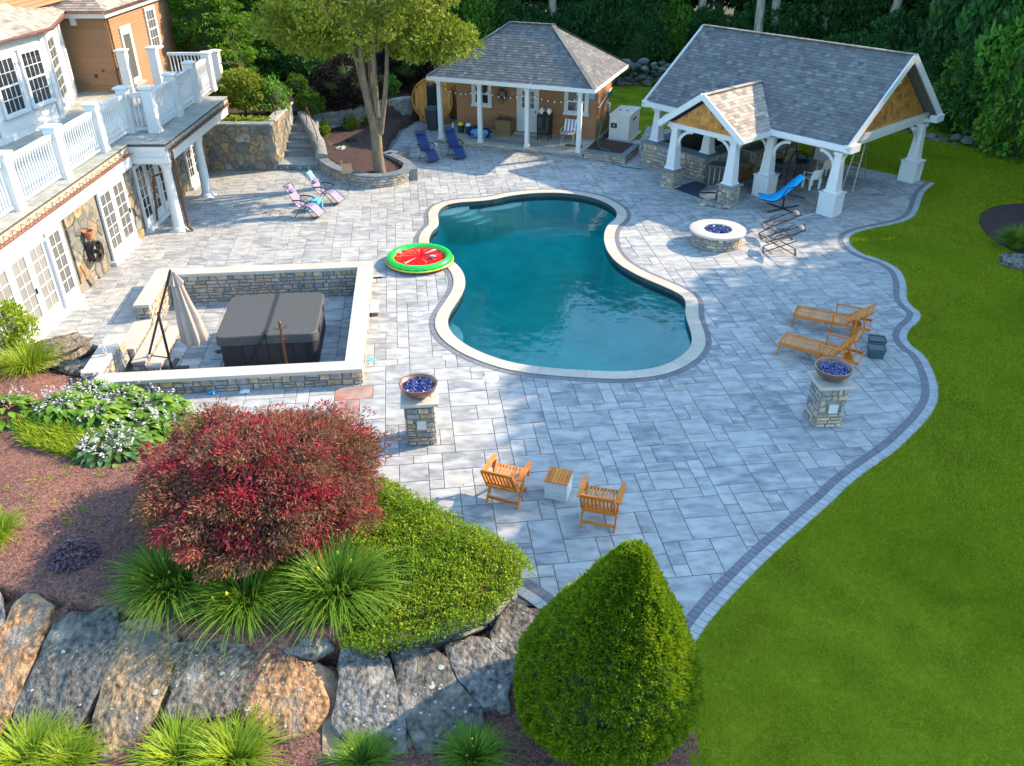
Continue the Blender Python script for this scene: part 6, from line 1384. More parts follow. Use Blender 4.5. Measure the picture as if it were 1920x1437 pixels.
def mono(p, rz, mat, label):
    t = thing('plastic_chair', label, 'chair', (*p, 0), rz)
    m = MB(); m.frust((0, 0), (.21, .21), (.235, .23), .40, .44); m.build('seat', mat, t)
    for x in (-.2, .2):
        for y in (-.2, .2): m = MB(); m.frust((x * 1.1, y * 1.1), (.03, .03), (.045, .045), 0, .41); m.build('leg', mat, t)
        m = MB(); m.tube([(x * 1.15, -.22, .42), (x * 1.25, -.2, .64), (x * 1.25, .05, .66), (x * 1.1, .24, .70)], .022, 6); m.build('armrest', mat, t, 40)
    m = MB(); vs = []; n = 8
    for i in range(n + 1):
        a = -1 + 2 * i / n; y = .26 - .08 * a * a
        for z, dy in ((.42, 0), (.66, .05), (.84 - .05 * a * a, .11)): vs.append((a * .22, y + dy, z))
    k = len(vs); vs += [(a, b + .02, c) for a, b, c in vs]; fs = [(i * 3 + j, (i + 1) * 3 + j, (i + 1) * 3 + j + 1, i * 3 + j + 1) for i in range(n) for j in range(2)]; fs += [tuple(k + q for q in f[::-1]) for f in fs] + [(i * 3 + 2, (i + 1) * 3 + 2, k + (i + 1) * 3 + 2, k + i * 3 + 2) for i in range(n)]
    m.add(vs, fs); m.build('backrest', mat, t, 50)
mono((11.819, 32.034), rad(200), 'white_plastic', 'white moulded plastic armchair under the pavilion beside the blue lounger')
mono((12.765, 33.402), rad(190), 'beige_plastic', 'beige plastic armchair behind the white plastic armchair')
def bar_chair(p, rz, label):
    t = thing('patio_chair', label, 'patio chair', (*p, 0), rz, 'dark metal patio chairs')
    m = MB(); m.frust((0, 0), (.24, .24), (.25, .25), .62, .70); m.build('seat', 'black_metal', t)
    m = MB(); vs = [(x, .24 + z * .15 - .04 * (1 - x * x / .06), .7 + z) for z in (0, .3, .6) for x in (-.23, -.1, .1, .23)]; m.add(vs, [(i * 4 + k, i * 4 + k + 1, (i + 1) * 4 + k + 1, (i + 1) * 4 + k) for i in range(2) for k in range(3)]); m.build('backrest', 'black_metal', t, 40)
    for x in (-.26, .26): m = MB(); m.tube([(x, .22, .7), (x, .1, .92), (x, -.2, .92), (x, -.22, .7)], .018, 6); m.build('armrest', 'black_metal', t, 40)
    m = MB(); m.tube([(.25 * math.cos(a / 16 * 6.283), .25 * math.sin(a / 16 * 6.283), .03) for a in range(16)], .016, 6, closed=True); m.tube([(.2 * math.cos(a / 16 * 6.283), .2 * math.sin(a / 16 * 6.283), .32) for a in range(16)], .012, 6, closed=True); m.build('ring_base', 'black_metal', t, 40)
    m = MB()
    for a in range(4): m.tube([(.25 * math.cos(a * 1.57), .25 * math.sin(a * 1.57), .03), (.14 * math.cos(a * 1.57), .14 * math.sin(a * 1.57), .62)], .014, 6)
    m.build('leg_frame', 'black_metal', t, 40)
bar_chair(pv(5.0, 2.6).xy, VR - 1.0, 'dark metal swivel patio chair in the deep shade nearest the bar counter')
bar_chair(pv(5.7, 3.3).xy, VR + 2.2, 'dark metal swivel patio chair farther from the bar counter in the pavilion shade')
t = thing('step_ladder', 'grey aluminium step ladder standing open behind the front corner post of the pavilion', 'ladder', (*pv(7.9, 3.2).xy, 0), VR)
for x in (-.22, .22):
    part(t, 'side_rail', 'grey_metal', ((x, 0, 0), (x * .7, .35, 1.85), .03, .06)); part(t, 'rear_rail', 'grey_metal', ((x, .9, 0), (x * .7, .42, 1.8), .025, .03))
for k in range(6): part(t, 'rung', 'grey_metal', ((-.2 + k * .01, .02 + k * .06, .25 + k * .28), (.2 - k * .01, .02 + k * .06, .25 + k * .28), .09, .02))
t = thing('covered_grill', 'dark grey metal cabinet with ribbed doors standing at the open corner of the kitchen', 'grill cabinet', (*pv(4.45, -.55).xy, 0), VR + .35)
m = MB(); m.frust((0, 0), (.42, .3), (.40, .28), .05, .98); m.build('cabinet', 'spa_side', t)
for x in (-.3, -.1, .1, .3): m = MB(); m.bb(x - .012, x + .012, -.315, -.295, .1, .95); m.build('rib', 'grey_metal', t)
m = MB(); m.frust((0, 0), (.45, .33), (.42, .30), .98, 1.03); m.build('lid', 'spa_cover', t)
t = thing('sheet_metal_box', 'bright bent stainless steel hood lying beside the stone post base', 'metal hood', (*pv(4.85, -1.42).xy, 0), VR + .1)
m = MB(); m.add([(-.38, -.3, 0), (.3, -.3, 0), (.3, .3, 0), (-.38, .3, 0), (-.38, -.3, .22), (.3, -.25, .42), (.3, .3, .50), (-.38, .3, .30)], [(0, 1, 5, 4), (1, 2, 6, 5), (2, 3, 7, 6), (3, 0, 4, 7), (0, 3, 2, 1), (4, 5, 6, 7)]); m.build('hood_body', 'steel', t); part(t, 'front_slot', 'black_metal', ((-.36, -.305, .18), (.28, -.29, .32), .02, .06))
t = thing('floor_mat', 'dark blue-grey mat lying on the pavers in front of the kitchen counter', 'mat', (*pv(3.9, -1.1).xy, .0), VR); m = MB(); m.prism([(-.75, -.6), (.8, -.75), (.85, .75), (-.7, .8)], .004, .02); m.build('mat_sheet', 'mat_dark', t)
for k, (x, y) in enumerate(((5.05, -2.1), (5.35, -2.2), (5.2, -2.45), (5.7, -2.15), (5.95, -1.95))):
    t = thing('loose_stone', ['flat broken stone slab lying against the grey stone post base', 'reddish flat stone lying between the others at the stone post base', 'largest flat stone nearest the pool, in front of the stone post base', 'flat stone under the front of the stone post base', 'small flat stone at the right of the stone post base'][k], 'stone', (*pv(x, y).xy, 0), U(0, 3)); m = MB(); blob(m, (0, 0, .05), U(.16, .25), U(.12, .2), .06, 9, 6, .2, k); m.build('stone', 'ledge', t)
t = thing('cover_roll', 'rolled grey cover leaning on the rear post of the pavilion', 'cover roll', (*pv(4.6, 6.6).xy, 0)); m = MB(); m.tube([(0, 0, 0), (.1, .1, 1.5)], .28, 12); m.build('roll', 'sling_grey', t, 40)

# ------------------------------------------------------------ spa pit contents
t = thing('hot_tub', 'square hot tub with closed grey folding cover in the sunken terrace', 'hot tub', (*pit(2.5, 3.1), -.5), rad(6)); HX, HY = 1.22, 1.2
def rr(hx, hy, r, n=5): return [(sx * (hx - r) + r * math.cos(a), sy * (hy - r) + r * math.sin(a)) for sx, sy, a0 in ((1, 1, 0), (-1, 1, 90), (-1, -1, 180), (1, -1, 270)) for a in [rad(a0 + 90 * k / n) for k in range(n + 1)]]
m = MB(); m.prism(rr(HX, HY, .15), 0, .84); m.build('cabinet', 'spa_side', t, 30)
for s in range(4):
    for k in range(6):
        m = MB(); d = -1 + .2 + k * .32; hx, hy = (HX, HY)
        if s == 0: m.bb(d - .15, d + .15, -hy - .014, -hy, .03, .8)
        elif s == 1: m.bb(hx, hx + .014, d - .15, d + .15, .03, .8)
        elif s == 2: m.bb(d - .15, d + .15, hy, hy + .014, .03, .8)
        else: m.bb(-hx - .014, -hx, d - .15, d + .15, .03, .8)
        m.build('cabinet_panel', 'spa_side', t)
for s in (-1, 1):
    m = MB(); q = rr(HX + .06, HY + .06, .2, 6); q = clip(q, s * .012, 0, s, 0)
    def ring_(z, k): return [(s * .012 + (x - s * .012) * k, y * k, z + (.02 * (1 - abs(x) / 1.3))) for x, y in q]
    n = len(q); vs = ring_(.84, 1) + ring_(.84 - .1, 1.005) + ring_(.97, 1) + ring_(.99, .985); fs = [(n + i, n + (i + 1) % n, 2 * n + (i + 1) % n, 2 * n + i) for i in range(n)] + [(2 * n + i, 2 * n + (i + 1) % n, 3 * n + (i + 1) % n, 3 * n + i) for i in range(n)] + [tuple(range(3 * n, 4 * n))]
    m.add(vs, fs); m.build('cover_half', 'spa_cover', t, 30)
m = MB(); m.bb(-.05, .05, -HY - .06, HY + .06, 1.008, 1.02); m.build('cover_hinge', 'spa_side', t)
for y in (-.7, .5): m = MB(); m.bb(HX + .065, HX + .09, y - .1, y + .1, .78, .92); m.build('cover_strap', 'black_plastic', t)
m = MB(); m.tube([(.0, -HY - .1, 1.05), (-.55, -HY - .22, .2)], .022, 6); m.tube([(0, -HY - .1, 1.05), (0, -HY + .2, 1.04)], .022, 6); m.build('cover_lifter', 'black_metal', t, 40)
t = thing('cantilever_umbrella', 'closed beige cantilever umbrella on a brown folding mast beside the spa steps', 'umbrella', (-8.95, 18.79, -.5))
m = MB(); m.tube([(0, 0, 0), (0, 0, 1.62)], .035, 10); m.build('mast', 'dark_brown', t, 40); m = MB(); m.tube([(-.52, 0, .36), (0, .02, 1.55), (.56, 0, 2.78)], .03, 10); m.build('boom', 'dark_brown', t, 40)
m = MB(); m.tube([(-.52, 0, .38), (0, 0, .30)], .018, 8); m.build('strut', 'dark_brown', t, 40); m = MB(); blob(m, (-.52, 0, .36), .06, .06, .07, 10, 6, 0); m.build('crank', 'skimmer', t, 60)
m = MB(); m.frust((0, 0), (.45, .06), (.45, .06), 0, .04); m.frust((0, 0), (.06, .45), (.06, .45), .001, .041); m.build('base', 'dark_brown', t)
m = MB(); vs = []; n = 40; lv = [(0, .03), (.1, .06), (.32, .16), (.34, .12), (.8, .17), (1.3, .24), (1.85, .30), (1.95, .24)]
for d, r in lv:
    for k in range(n): a = k / n * 6.283; q = r * (1 + .22 * math.cos(a * 8 + d)) + .012 * noise.noise(Vector((math.cos(a) * 2, math.sin(a) * 2, d * 3))); vs.append((.60 + d * .10 + q * math.cos(a), q * math.sin(a), 2.72 - d + .02 * math.cos(a * 8)))
m.add(vs, [(i * n + k, i * n + (k + 1) % n, (i + 1) * n + (k + 1) % n, (i + 1) * n + k) for i in range(len(lv) - 1) for k in range(n)]); m.build('canopy', 'canvas', t, 60)
t = thing('towel_tree', 'dark bronze towel tree with curled hooks standing in front of the hot tub', 'coat rack', (*pit(1.95, 1.15), -.5))
m = MB(); m.tube([(0, 0, 0), (0, 0, 1.65)], .032, 10); blob(m, (0, 0, 1.68), .05, .05, .05, 10, 6, 0); m.build('pole', 'bronze', t, 40)
for z in (1.55, 1.25):
    for k in range(4): a = k * 1.57 + .5; m = MB(); m.tube([(0, 0, z), (.1 * math.cos(a), .1 * math.sin(a), z - .03), (.17 * math.cos(a), .17 * math.sin(a), z + .05)], .012, 6); m.build('hook', 'bronze', t, 40)
for a in range(3): m = MB(); m.tube([(0, 0, .12), (.28 * math.cos(a * 2.1), .28 * math.sin(a * 2.1), .01)], .018, 6); m.build('foot', 'bronze', t, 40)
for p, mt_, lb in ((pit(4.05, 2.9), 'l_dark', 'small green hose nozzle on the pit floor left of the hot tub'), (pit(4.0, 2.5), 'aqua', 'light blue pool brush handle on the pit floor left of the hot tub')):
    t = thing('pool_tool', lb, 'pool tool', (*p, -.49)); m = MB(); m.tube([(-.2, 0, .02), (.15, .05, .02)], .02, 6) if mt_ == 'aqua' else blob(m, (0, 0, .04), .09, .06, .04, 10, 6, .1); m.build('tool', mt_ if mt_ == 'aqua' else 'rubber_green', t)

# ------------------------------------------------------------ watermelon float and loose things
FC = (-2.943, 24.597); t = thing('pool_float', 'round inflatable watermelon slice float with red centre and green rim at the pool edge', 'pool float', (*FC, .05)); R0_ = .93; tr_ = .12
m = MB(); n, k = 72, 14
for i in range(n):
    a = 2 * math.pi * i / n
    for j in range(k): b = 2 * math.pi * j / k; q = tr_ * (1 + .04 * math.cos(a * 24)); m.v.append(((R0_ + q * math.cos(b)) * math.cos(a), (R0_ + q * math.cos(b)) * math.sin(a), tr_ + q * math.sin(b)))
m.f = [(i * k + j, ((i + 1) % n) * k + j, ((i + 1) % n) * k + (j + 1) % k, i * k + (j + 1) % k) for i in range(n) for j in range(k)]; m.r = [0] * len(m.f); m.build('rim', 'float_green', t, 60)
m = MB(); m.lathe([(R0_ + tr_ + .015, .10), (R0_ + tr_ + .035, .075), (R0_ + tr_ + .02, .05), (R0_ + tr_ * .7, .04)], n=72); m.build('lime_band', 'float_lime', t, 60)
m = MB(); m.lathe([(R0_ + tr_ * .92, .055), (R0_ + tr_ * 1.05, .03), (R0_ + tr_ * .5, .0), (R0_ - .1, .0)], n=72); m.build('red_underside', 'float_red', t, 60)
for i in range(24):
    if i % 1: continue
    a0 = 2 * math.pi * i / 24; m = MB(); vs = []
    for j in range(4):
        b = rad(-38 + 15 * j); w_ = .05 + .012 * (i % 3)
        for s in (-1, 1): a = a0 + s * w_ * (1 - .2 * (j % 2)); vs.append(((R0_ + (tr_ + .012) * math.cos(b)) * math.cos(a), (R0_ + (tr_ + .012) * math.cos(b)) * math.sin(a), tr_ + (tr_ + .012) * math.sin(b)))
    m.add(vs, [(2 * j, 2 * j + 1, 2 * j + 3, 2 * j + 2) for j in range(3)]); m.build('dark_stripe', 'float_stripe', t)
m = MB(); n = 64; vs = [(0, 0, .16)]
for i in range(n):
    a = 2 * math.pi * i / n; w_ = .012 * math.cos(a * 16)
    for r, z in ((.25, .165), (.5, .15), (.72, .13), (.85, .14)): vs.append((r * math.cos(a), r * math.sin(a), z + w_ * (r / .6)))
fs = [(0, 1 + i * 4, 1 + ((i + 1) % n) * 4) for i in range(n)] + [(1 + i * 4 + j, 1 + i * 4 + j + 1, 1 + ((i + 1) % n) * 4 + j + 1, 1 + ((i + 1) % n) * 4 + j) for i in range(n) for j in range(3)]
m.add(vs, fs); m.build('red_centre', 'float_red', t, 60)
for a0, w_, r0, r1 in ((.9, .09, .12, .74), (4.1, .07, .1, .7), (2.1, .02, .1, .6), (2.5, .015, .1, .62), (1.7, .015, .08, .6), (3.0, .02, .1, .66), (5.2, .015, .1, .6), (5.8, .02, .1, .6), (.2, .015, .1, .62)):
    m = MB(); m.add([(r0 * math.cos(a0), r0 * math.sin(a0), .181), (r1 * math.cos(a0 - w_), r1 * math.sin(a0 - w_), .168), (r1 * math.cos(a0 + w_), r1 * math.sin(a0 + w_), .168)], [(0, 1, 2)]); m.build('pale_ray', 'float_pink', t)
rn = random.Random(3)
for k in range(26): a = rn.uniform(0, 6.28); r = rn.uniform(.3, .7); m = MB(); blob(m, (r * math.cos(a), r * math.sin(a), .178), .018, .012, .006, 7, 4, 0); m.build('seed', 'black_plastic', t)
t = thing('swim_goggles', 'blue and white goggles and snorkel lying in the red watermelon float', 'snorkel set', (FC[0] + .33, FC[1] - .08, .24)); m = MB(); blob(m, (.1, -.05, .03), .11, .07, .04, 10, 6, .1); m.build('mask', 'petal', t); m = MB(); m.tube([(-.25, .2, .02), (.05, .02, .03)], .02, 6); m.tube([(0, -.1, .03), (.2, -.12, .03), (.22, 0, .03)], .018, 6); m.build('tube', 'sling_navy', t, 40)
t = thing('cardboard_box', 'small brown cardboard box sitting on the bluestone cap of the curved planter', 'box', (-6.565, 32.51, 0.476), rad(8)); m = MB(); m.frust((0, 0), (.2, .13), (.2, .13), 0, .32); m.build('box_body', 'carton', t); m = MB(); m.bar((-.2, .13, .32), (-.2, -.02, .40), .01, .28); m.add([(-.2, -.13, .322), (.2, -.13, .322), (.2, -.05, .38), (-.2, -.05, .37)], [(0, 1, 2, 3)]); m.build('flap', 'carton', t)
t = thing('paper_sheet', 'crumpled white paper lying at the foot of the front spa wall', 'paper', (-6.401, 16.822, 0.01), .4); m = MB(); m.add([(-.14, -.1, .01), (.1, -.12, .0), (.15, .08, .03), (-.08, .13, .005), (0, 0, .035)], [(0, 1, 4), (1, 2, 4), (2, 3, 4), (3, 0, 4)]); m.build('sheet', 'white_plastic', t)
t = thing('water_gun', 'bright blue and white toy water squirter at the foot of the front spa wall', 'toy', (-7.107, 16.75, 0.0), .6); m = MB(); m.tube([(-.15, 0, .04), (.15, 0, .05)], .03, 8); m.build('barrel', 'pad_blue', t, 40); m = MB(); m.bar((.0, 0, .04), (-.04, -.12, .04), .04); m.build('grip', 'white_plastic', t)
for k, (x, y, sx, sy, sz, a) in enumerate([(0.018, 9.558, 0.16, 0.07, 0.05, 0.7), (0.133, 9.661, 0.1, 0.06, 0.05, 0.2), (0.157, 9.4, 0.07, 0.06, 0.05, 1.1), (0.28, 9.513, 0.09, 0.05, 0.02, 0.4)]):
    t = thing('paver_scrap', ['longest cut piece of grey paver on the flat rock beside the garden wall', 'pale cut paver piece farthest back on the flat rock', 'small square paver scrap nearest the conical shrub', 'thin broken paver chip on the flat rock'][k], 'paver scrap', (x, y, .10 + .02 * k), a); m = MB(); m.box((0, 0, sz / 2), (sx * 1.6, sy * 1.6, sz)); m.build('scrap', 'border_light' if k else 'border_dark', t)
m = MB()
t = thing('long_pole', 'thin white pool pole lying on the pavers by the corner pedestal of the pavilion', 'pole', (11.018, 29.048, 0.02)); a, b = Vector((0, 0, 0)), Vector((-0.697, -0.444, 0)); m.tube([a, b], .015, 6); m.build('pole', 'white_plastic', t)

# ------------------------------------------------------------ around the pool house
def at(x, y, z=.15): p = ph(x, y, z); return (p.x, p.y, z)
t = thing('barrel_sauna', 'round cedar barrel sauna with dark glass door behind the pool house', 'sauna', (-3.951, 42.127, 0), rad(-12)); c_ = (0, 1.1, 1.12); RS = 1.02
m = MB(); n = 28
for k in range(n):
    a = 2 * math.pi * k / n; ca, sa = math.cos(a), math.sin(a)
    o = MB(); o.box((RS * ca, 1.1, 1.12 + RS * sa), (.05, 2.2, 2 * math.pi * RS / n - .006), Matrix.Rotation(-a, 3, 'Y')); o.build('stave', 'sauna', t)
for k in range(15):
    x = -.98 + k * .14; h = math.sqrt(max(0, .98 ** 2 - x * x))
    if h > .05: o = MB(); o.bb(x - .067, x + .067, .12, .16, 1.12 - h, 1.12 + h); o.build('front_plank', 'sauna', t)
o = MB(); o.bb(-.28, .28, .08, .125, .3, 1.95); dr = o.build('door', 'glass_dark', t); o = MB(); o.bb(-.33, -.28, .06, .13, .25, 2.0); o.bb(.28, .33, .06, .13, .25, 2.0); o.bb(-.33, .33, .06, .13, 1.95, 2.0); o.build('door_frame', 'sauna', dr)
for y in (.3, 1.7): o = MB(); o.bb(-.8, .8, y, y + .12, 0, .35); o.build('cradle', 'sauna', t)
for y in (.35, 1.8): o = MB(); o.tube([((RS + .035) * math.cos(a / 30 * 6.283), y, 1.12 + (RS + .035) * math.sin(a / 30 * 6.283)) for a in range(30)], .012, 4, closed=True); o.build('hoop', 'black_metal', t)
t = thing('trash_bin', 'dark grey wheeled rubbish bin beside the left porch post of the pool house', 'rubbish bin', (-3.832, 40.996, 0), rad(-15)); m = MB(); m.frust((0, 0), (.22, .26), (.29, .33), .05, .98); m.build('bin_body', 'black_plastic', t); m = MB(); m.frust((0, 0), (.31, .35), (.25, .30), .98, 1.07); m.build('lid', 'black_plastic', t)
for x in (-.25, .25): m = MB(); m.tube([(x - .03, .25, .1), (x + .03, .25, .1)], .1, 12); m.build('wheel', 'rubber_black', t)
t = thing('generator', 'boxy beige standby generator cabinet at the right side of the pool house', 'generator', (5.3, 39.65, 0), rad(-22))
m = MB(); m.bb(-.47, .47, -.95, .95, .08, 1.16); m.build('cabinet', 'genbox', t); m = MB(); m.bb(-.5, .5, -.98, .98, 1.16, 1.22); m.build('lid', 'genbox', t); m = MB(); m.bb(-.6, .6, -1.1, 1.1, 0, .08); m.build('pad', 'concrete', t)
m = MB(); m.bb(-.4, -.1, -.965, -.95, .62, .84); m.build('control_panel', 'black_plastic', t); m = MB(); m.bb(-.28, -.22, -.97, -.965, .7, .76); m.build('panel_window', 'skimmer', t)
for x in (-.25, .1): m = MB(); m.lathe([(.05, 0), (.05, .03), (0, .03)], (x, 0, 1.22), 10); m.build('vent_cap', 'dark_brown', t)
m = MB(); m.bb(.471, .476, -.35, .35, .85, .95); m.build('side_badge', 'taupe_metal', t)
t = thing('smoker', 'tall black upright smoker cabinet on the porch right of the white door', 'smoker', at(1.0, -.85), PR); m = MB(); m.bb(-.3, .3, -.25, .25, .25, 1.15); m.build('cabinet', 'black_metal', t); m = MB(); m.bb(-.25, .25, -.26, -.25, .55, 1.08); m.build('glass_door', 'glass_dark', t); m = MB(); m.bb(-.25, .25, -.262, -.25, .32, .5); m.build('drawer', 'spa_side', t)
for x in (-.26, .26):
    for y in (-.2, .2): m = MB(); m.bar((x, y, 0), (x, y, .25), .04); m.build('leg', 'black_metal', t)
for k, (x, mt_, lb) in enumerate(((-.15, 'white_plastic', 'white crumpled bag on the left of the smoker top'), (.1, 'black_plastic', 'dark bottle between two white bags on the smoker'), (.2, 'white_plastic', 'white crumpled bag on the right of the smoker top'))):
    t = thing('bag' if k != 1 else 'bottle', lb, 'bag' if k != 1 else 'bottle', at(1.0 + x, -.85, 1.30)); m = MB(); blob(m, (0, 0, .12), .12 if k != 1 else .04, .1 if k != 1 else .04, .14, 10, 7, .25, k); m.build('body', mt_, t, 40)
t = thing('striped_chair', 'folding lawn chair with pale striped fabric on the pool house porch', 'lawn chair', at(2.15, -.9), PR)
for x in (-.26, .26): m = MB(); m.tube([(x, -.3, .02), (x, .25, .42), (x, .42, .95)], .014, 6); m.tube([(x, .32, .02), (x, -.28, .42), (x, -.3, .62), (x, .28, .64)], .014, 6); m.build('side_frame', 'beige_plastic', t, 40)
for k in range(7): x = -.24 + k * .08; m = MB(); m.bar((x, -.26, .41), (x, .24, .42), .076, .01); m.bar((x, .25, .43), (x, .41, .93), .076, .01, up=(0, 1, 0)); m.build('stripe', 'white_plastic' if k % 2 == 0 else 'sling_purple', t)
t = thing('striped_rug', 'long pale outdoor rug with dark diagonal stripes on the pool house porch', 'rug', at(.5, -1.95, .155), PR); m = MB(); m.bb(-2.1, 2.1, -.3, .3, 0, .008); m.build('rug_base', 'rug_pale', t)
for k in range(24): x = -2.0 + k * .172; m = MB(); m.add([(x - .1, -.28, .0095), (x - .03, -.28, .0095), (x + .12, .28, .0095), (x + .05, .28, .0095)], [(0, 1, 2, 3)]); m.build('stripe', 'navy_cloth', t)
t = thing('wicker_basket', 'brown wicker hamper beside the white door of the pool house', 'basket', at(-1.0, -.75), PR); m = MB(); m.frust((0, 0), (.35, .28), (.38, .3), 0, .72); m.build('basket_body', 'wicker_brown', t)
for z in np.arange(.04, .72, .06): m = MB(); m.frust((0, 0), (.36 + z * .03, .29 + z * .03), (.36 + z * .03, .29 + z * .03), z, z + .03); m.build('woven_band', 'wicker_brown', t)
for k in range(4): m = MB(); m.tube([(-.2 + k * .1, 0, .6), (-.25 + k * .13, .03, .88)], .03, 6); m.build('rolled_item', 'dark_brown', t)
t = thing('towel_pile', 'light blue towels heaped over a navy bag between two porch posts', 'towels', at(-2.0, -1.6), PR); m = MB(); blob(m, (0, .1, .2), .6, .32, .25, 16, 9, .25, 3); m.build('navy_bag', 'navy_cloth', t, 60); m = MB(); blob(m, (.1, -.12, .22), .42, .22, .2, 16, 9, .3, 5); m.build('towel', 'towel_blue', t, 60)
for x, lb, mm in ((-3.1, 'dark planter pot with pale flowers at the left end of the porch', 'black_plastic'), (-2.7, 'dark green bucket with a bag inside on the porch', 'teal_plastic')):
    t = thing('planter_pot', lb, 'pot', at(x, -1.1)); m = MB(); m.lathe([(0, 0), (.14, 0), (.19, .36), (.17, .36), (.16, .3), (0, .3)], n=16); m.build('pot', mm, t, 40)
    m = MB(); blob(m, (0, 0, .38), .15, .15, .1, 10, 6, .3, 2); m.build('filling', 'yellow' if x < -3 else 'white_plastic', t, 50)
t = thing('garden_figure', 'small white garden ornament near the left corner of the pool house wall', 'ornament', at(-3.6, -.9)); m = MB(); blob(m, (0, 0, .12), .07, .06, .12, 10, 7, .1); blob(m, (0, 0, .3), .05, .05, .07, 10, 7, .1); m.build('figure', 'white_plastic', t, 50)
t = thing('sunburst_mirror', 'dark round sunburst mirror on the pool house wall left of the door', 'wall decoration', (*ph(-1.35, -.04).xy, 1.85), PR); m = MB()
for k in range(20): a = k / 20 * 6.283; l = .42 if k % 2 else .34; o = MB(); o.bar((.17 * math.cos(a), -.03, .17 * math.sin(a)), (l * math.cos(a), -.03, l * math.sin(a)), .03, .02); o.build('ray', 'dark_brown', t)
m.tube([(0, -.02, 0), (0, -.06, 0)], .19, 24); m.build('disc', 'black_metal', t); m = MB(); m.tube([(0, -.06, 0), (0, -.065, 0)], .14, 24); m.build('mirror', 'glass', t)
t = thing('wall_sign', 'small pale blue plaque beside the right porch post on the pool house wall', 'sign', (*ph(2.95, -.03).xy, 2.15), PR); m = MB(); m.bb(-.14, .14, -.03, -.005, -.2, .2); m.build('plaque', 'aqua', t); m = MB(); m.bb(-.1, .1, -.034, -.03, -.15, .15); m.build('plaque_face', 'border_light', t)
t = thing('doormat', 'dark doormat with yellow edge at the right end of the porch', 'mat', at(2.6, -1.5, .155), PR); m = MB(); m.bb(-.4, .4, -.16, .16, 0, .012); m.build('mat_pad', 'black_plastic', t); m = MB(); m.bb(-.4, .4, -.19, -.16, 0, .013); m.build('mat_edge', 'yellow', t)
rt = lambda y, z, x=3.27: Vector((*ph(x, y).xy, z))
t = thing('wall_rack', 'long white pole with green hose hung along the right wall of the pool house', 'hose rack', rt(1, 1.9)); m = MB(); m.tube([rt(.1, 1.55), rt(2.3, 2.0)], .03, 8); m.build('pole', 'white_plastic', t, 40, world=True); m = MB(); m.tube([rt(1.4 + k * .05, 1.95 - .3 * abs(math.sin(k * .8)), 3.32) for k in range(20)], .022, 6); m.build('hose', 'rubber_green', t, 40, world=True)
t = thing('orange_bottle', 'orange bottle shaped float hanging on the right wall of the pool house', 'float', rt(.15, 1.5)); m = MB(); m.lathe([(0, -.25), (.06, -.25), (.06, .15), (.03, .25), (0, .28)], n=12); m.build('bottle', 'orange', t, 40); m = MB(); m.tube([(0, 0, .05), (0, 0, .12)], .065, 12); m.build('band', 'white_plastic', t)
t = thing('garden_hose', 'green garden hose hanging from the tap and trailing out over the corner bed', 'hose', rt(.2, .8)); hs = [rt(.25, .95, 3.35)] + [rt(.1 + .12 * math.sin(k), .95 - .05 * k + .3 * math.cos(k), 3.4) for k in range(8)] + [ph(3.5, -.6, .4), ph(3.7, -1.4, .36), ph(4.1, -2.2, .36), ph(4.6, -2.6, .40), ph(4.8, -2.95, .03), ph(5.3, -3.3, .03), ph(6.2, -3.4, .03)]
m = MB(); m.tube(crom([tuple(q) for q in hs], 4, False), .022, 6); m.build('hose', 'rubber_green', t, 60, world=True)
t = thing('utility_box', 'small grey electrical box on the right wall of the pool house near the generator', 'utility box', rt(1.9, 1.2)); m = MB(); m.box((.02, 0, 0), (.12, .3, .4), Matrix.Rotation(PR, 3, 'Z')); m.build('box', 'border_light', t); m = MB(); m.tube([(0.02, 0, -.2), (.02, 0, -1.0)], .03, 6); m.build('conduit', 'grey_metal', t)
t = thing('cup', 'small white cup on the pavers between the navy chairs', 'cup', (-3.484, 37.897, 0)); m = MB(); m.lathe([(0, 0), (.07, 0), (.09, .16), (0, .16)], n=12); m.build('cup', 'white_plastic', t, 40)

